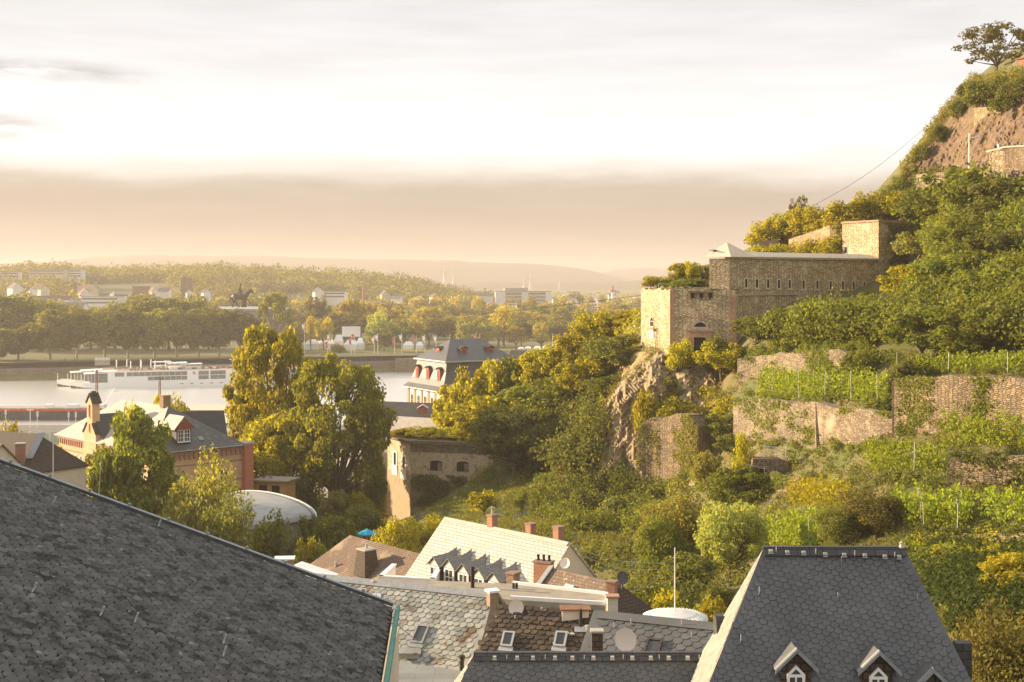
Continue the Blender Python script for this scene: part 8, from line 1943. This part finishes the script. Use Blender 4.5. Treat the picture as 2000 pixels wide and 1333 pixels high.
thicket('terrace_bushes', [(1540, 900), (1640, 925), (1860, 930), (1850, 960), (1740, 960), (1560, 945)], 26, (.4, .8), 150, .12, 'leaf_dark', 41, up=.6)
thicket('terrace_bushes', [(1440, 872), (1600, 872), (1740, 868), (1740, 890), (1540, 885)], 20, (.4, .7), 140, .12, 'leaf_green', 42, up=.6)
thicket('wall_top_scrub', [(1440, 772), (1740, 775), (1740, 800), (1440, 782)], 40, (.4, .8), 140, .12, 'leaf_green', 43, up=.7)
thicket('wall_top_scrub', [(1760, 722), (2240, 722), (2240, 742), (1760, 742)], 36, (.4, .8), 140, .11, 'leaf_dark', 44, up=.7)
thicket('lower_bank_scrub', [(1600, 1000), (1740, 1030), (2240, 1035), (2240, 1062), (1700, 1060)], 24, (.5, .9), 150, .11, 'leaf_dark', 45, up=.6)

thicket('path_scrub', [(1700, 410), (1745, 366), (1800, 352), (1850, 348), (1890, 385), (1800, 415), (1740, 420)], 70, (.7, 1.5), 160, .15, 'leaf_green', 46, up=.6)

thicket('corner_scrub', [(1870, 1240), (2015, 1230), (2015, 1340), (1910, 1340)], 60, (.5, 1.1), 170, .10, 'leaf_brown', 51, up=.6, Y0=42)
cover('bank_grass', [(800, 1000), (860, 930), (940, 890), (1080, 880), (1120, 960), (960, 990)], 14000, .17, 'grass', 'blade', (.05, .4), clump=4, aspect=.25, seed=12)
thicket('bank_scrub', [(930, 930), (980, 900), (1080, 890), (1110, 950), (1010, 955)], 26, (.6, 1.4), 160, .15, 'leaf_green', 52, up=.6)
thicket('fort_side_scrub', [(1200, 660), (1235, 600), (1252, 585), (1252, 690), (1210, 700)], 26, (.7, 1.5), 170, .16, 'leaf_yg', 61, up=.6)
thicket('wall_crest_scrub', [(1445, 690), (1560, 676), (1700, 668), (1700, 690), (1560, 694), (1445, 712)], 50, (.5, 1.0), 150, .13, 'leaf_green', 62, up=.6)
thicket('gallery_foot_scrub', [(1630, 598), (1735, 572), (1770, 590), (1700, 622), (1630, 622)], 30, (.6, 1.2), 160, .14, 'leaf_green', 63, up=.5)
thicket('skyline_scrub', [(1725, 400), (1772, 328), (1795, 335), (1765, 400)], 34, (.5, 1.0), 150, .13, 'leaf_olive', 64, up=.6)
# ------------------------------------------------------------------ parts go under their things; look-alikes are told apart
def adopt(phrase, parent):
    for o in list(bpy.data.objects):
        if o.parent is None and o.get('label') and phrase in o['label']:
            p = bpy.data.objects[parent]
            o.parent = p; o.matrix_parent_inverse = p.matrix_basis.inverted()
            for k in ('label', 'category', 'group'):
                if k in o: del o[k]
            return
for phrase, parent in (('white square cap on the ridge', 'grey_slate_house'), ('short black vent pipe', 'grey_slate_house'), ('leftmost on the bleached white ridge', 'bleached_slate_house'), ('in the middle of the bleached white ridge', 'bleached_slate_house'), ('over the right end of the bleached', 'bleached_slate_house'),
                       ('wide red brick chimney', 'lichen_roofed_house'), ('right end of the lichen speckled ridge', 'lichen_roofed_house'), ('tall cream rendered chimney', 'flat_roofed_house'), ('tall black flue pipe', 'flat_roofed_house'), ('left one of two stubby', 'flat_roofed_house'), ('right one of two stubby', 'flat_roofed_house'),
                       ('slim slate clad chimney', 'dark_slate_house'), ('dark square chimney with a tall', 'slate_roofed_building'), ('thin television aerial', 'brown_slate_house'), ('short rooftop aerial', 'slate_roofed_building'), ('pale coping stones along', 'lookout_wall'), ('sloping stone buttress', 'terrace_wall.001'), ('tall thin pale pole rising', 'water_tank'), ('white sloping parapet wall', 'brown_hipped_house')): adopt(phrase, parent)
bpy.context.view_layer.update()
MARKS = [('the pollarded tree', 538, 610), ('the white screen', 686, 648), ('the factory chimney', 710, 567), ('the palace roof', 930, 690), ('the yellow poplar', 985, 625), ('the apartment block', 1025, 575), ('the narrow dark tree', 1040, 592), ('the egg shaped tree', 1057, 655), ('the white flat store', 1185, 600), ('the red topped tower', 1197, 575),
         ('the horse statue', 470, 580), ('the tall pointed gable', 622, 568), ('the cream gable', 752, 570), ('the golden brown tree', 722, 612), ('the casemate', 1255, 600), ('the chimney stack', 147, 566), ('the solar roofed house', 30, 556), ('the old tower stump', 365, 545), ('the double flag', 735, 668), ('the lone hazy pylon', 1093, 550), ('the tallest pylon', 868, 540), ('the willow', 742, 640), ('the tent row', 1080, 680)]
ORD = ['nearest', 'second', 'third', 'fourth', 'fifth', 'sixth', 'seventh', 'eighth', 'ninth', 'tenth', 'eleventh', 'twelfth', 'thirteenth', 'fourteenth']
def tell_apart():
    by = {}
    for o in col.objects:
        if o.parent is None and o.get('label'): by.setdefault(o['label'], []).append(o)
    for lab, obs in by.items():
        if len(obs) < 5: continue
        slot = {}
        for o in obs:
            p = o.matrix_world.translation; u = U0 + p.x / p.y * F; v = V0 + (CZ - p.z - 6) / p.y * F
            nm, d, du, dv = min(((m[0], math.hypot(u - m[1], (v - m[2]) * 2), u - m[1], v - m[2]) for m in MARKS), key=lambda q: q[1])
            side = ('right of' if du > 0 else 'left of') if abs(du) > abs(dv) else ('below' if dv > 0 else 'above')
            slot.setdefault((nm, side), []).append((d, o))
        base = lab.split(',')[0].split(' below the far')[0].split(' half hidden')[0].split(' among the far')[0].split(' walking on')[0].split(' across the river')[0]
        for (nm, side), l in slot.items():
            l.sort(key=lambda q: q[0])
            for k, (_, o) in enumerate(l): o['label'] = '%s, %s%s %s' % (base, (ORD[k] + ' ' if len(l) > 1 else ''), side, nm)
tell_apart()
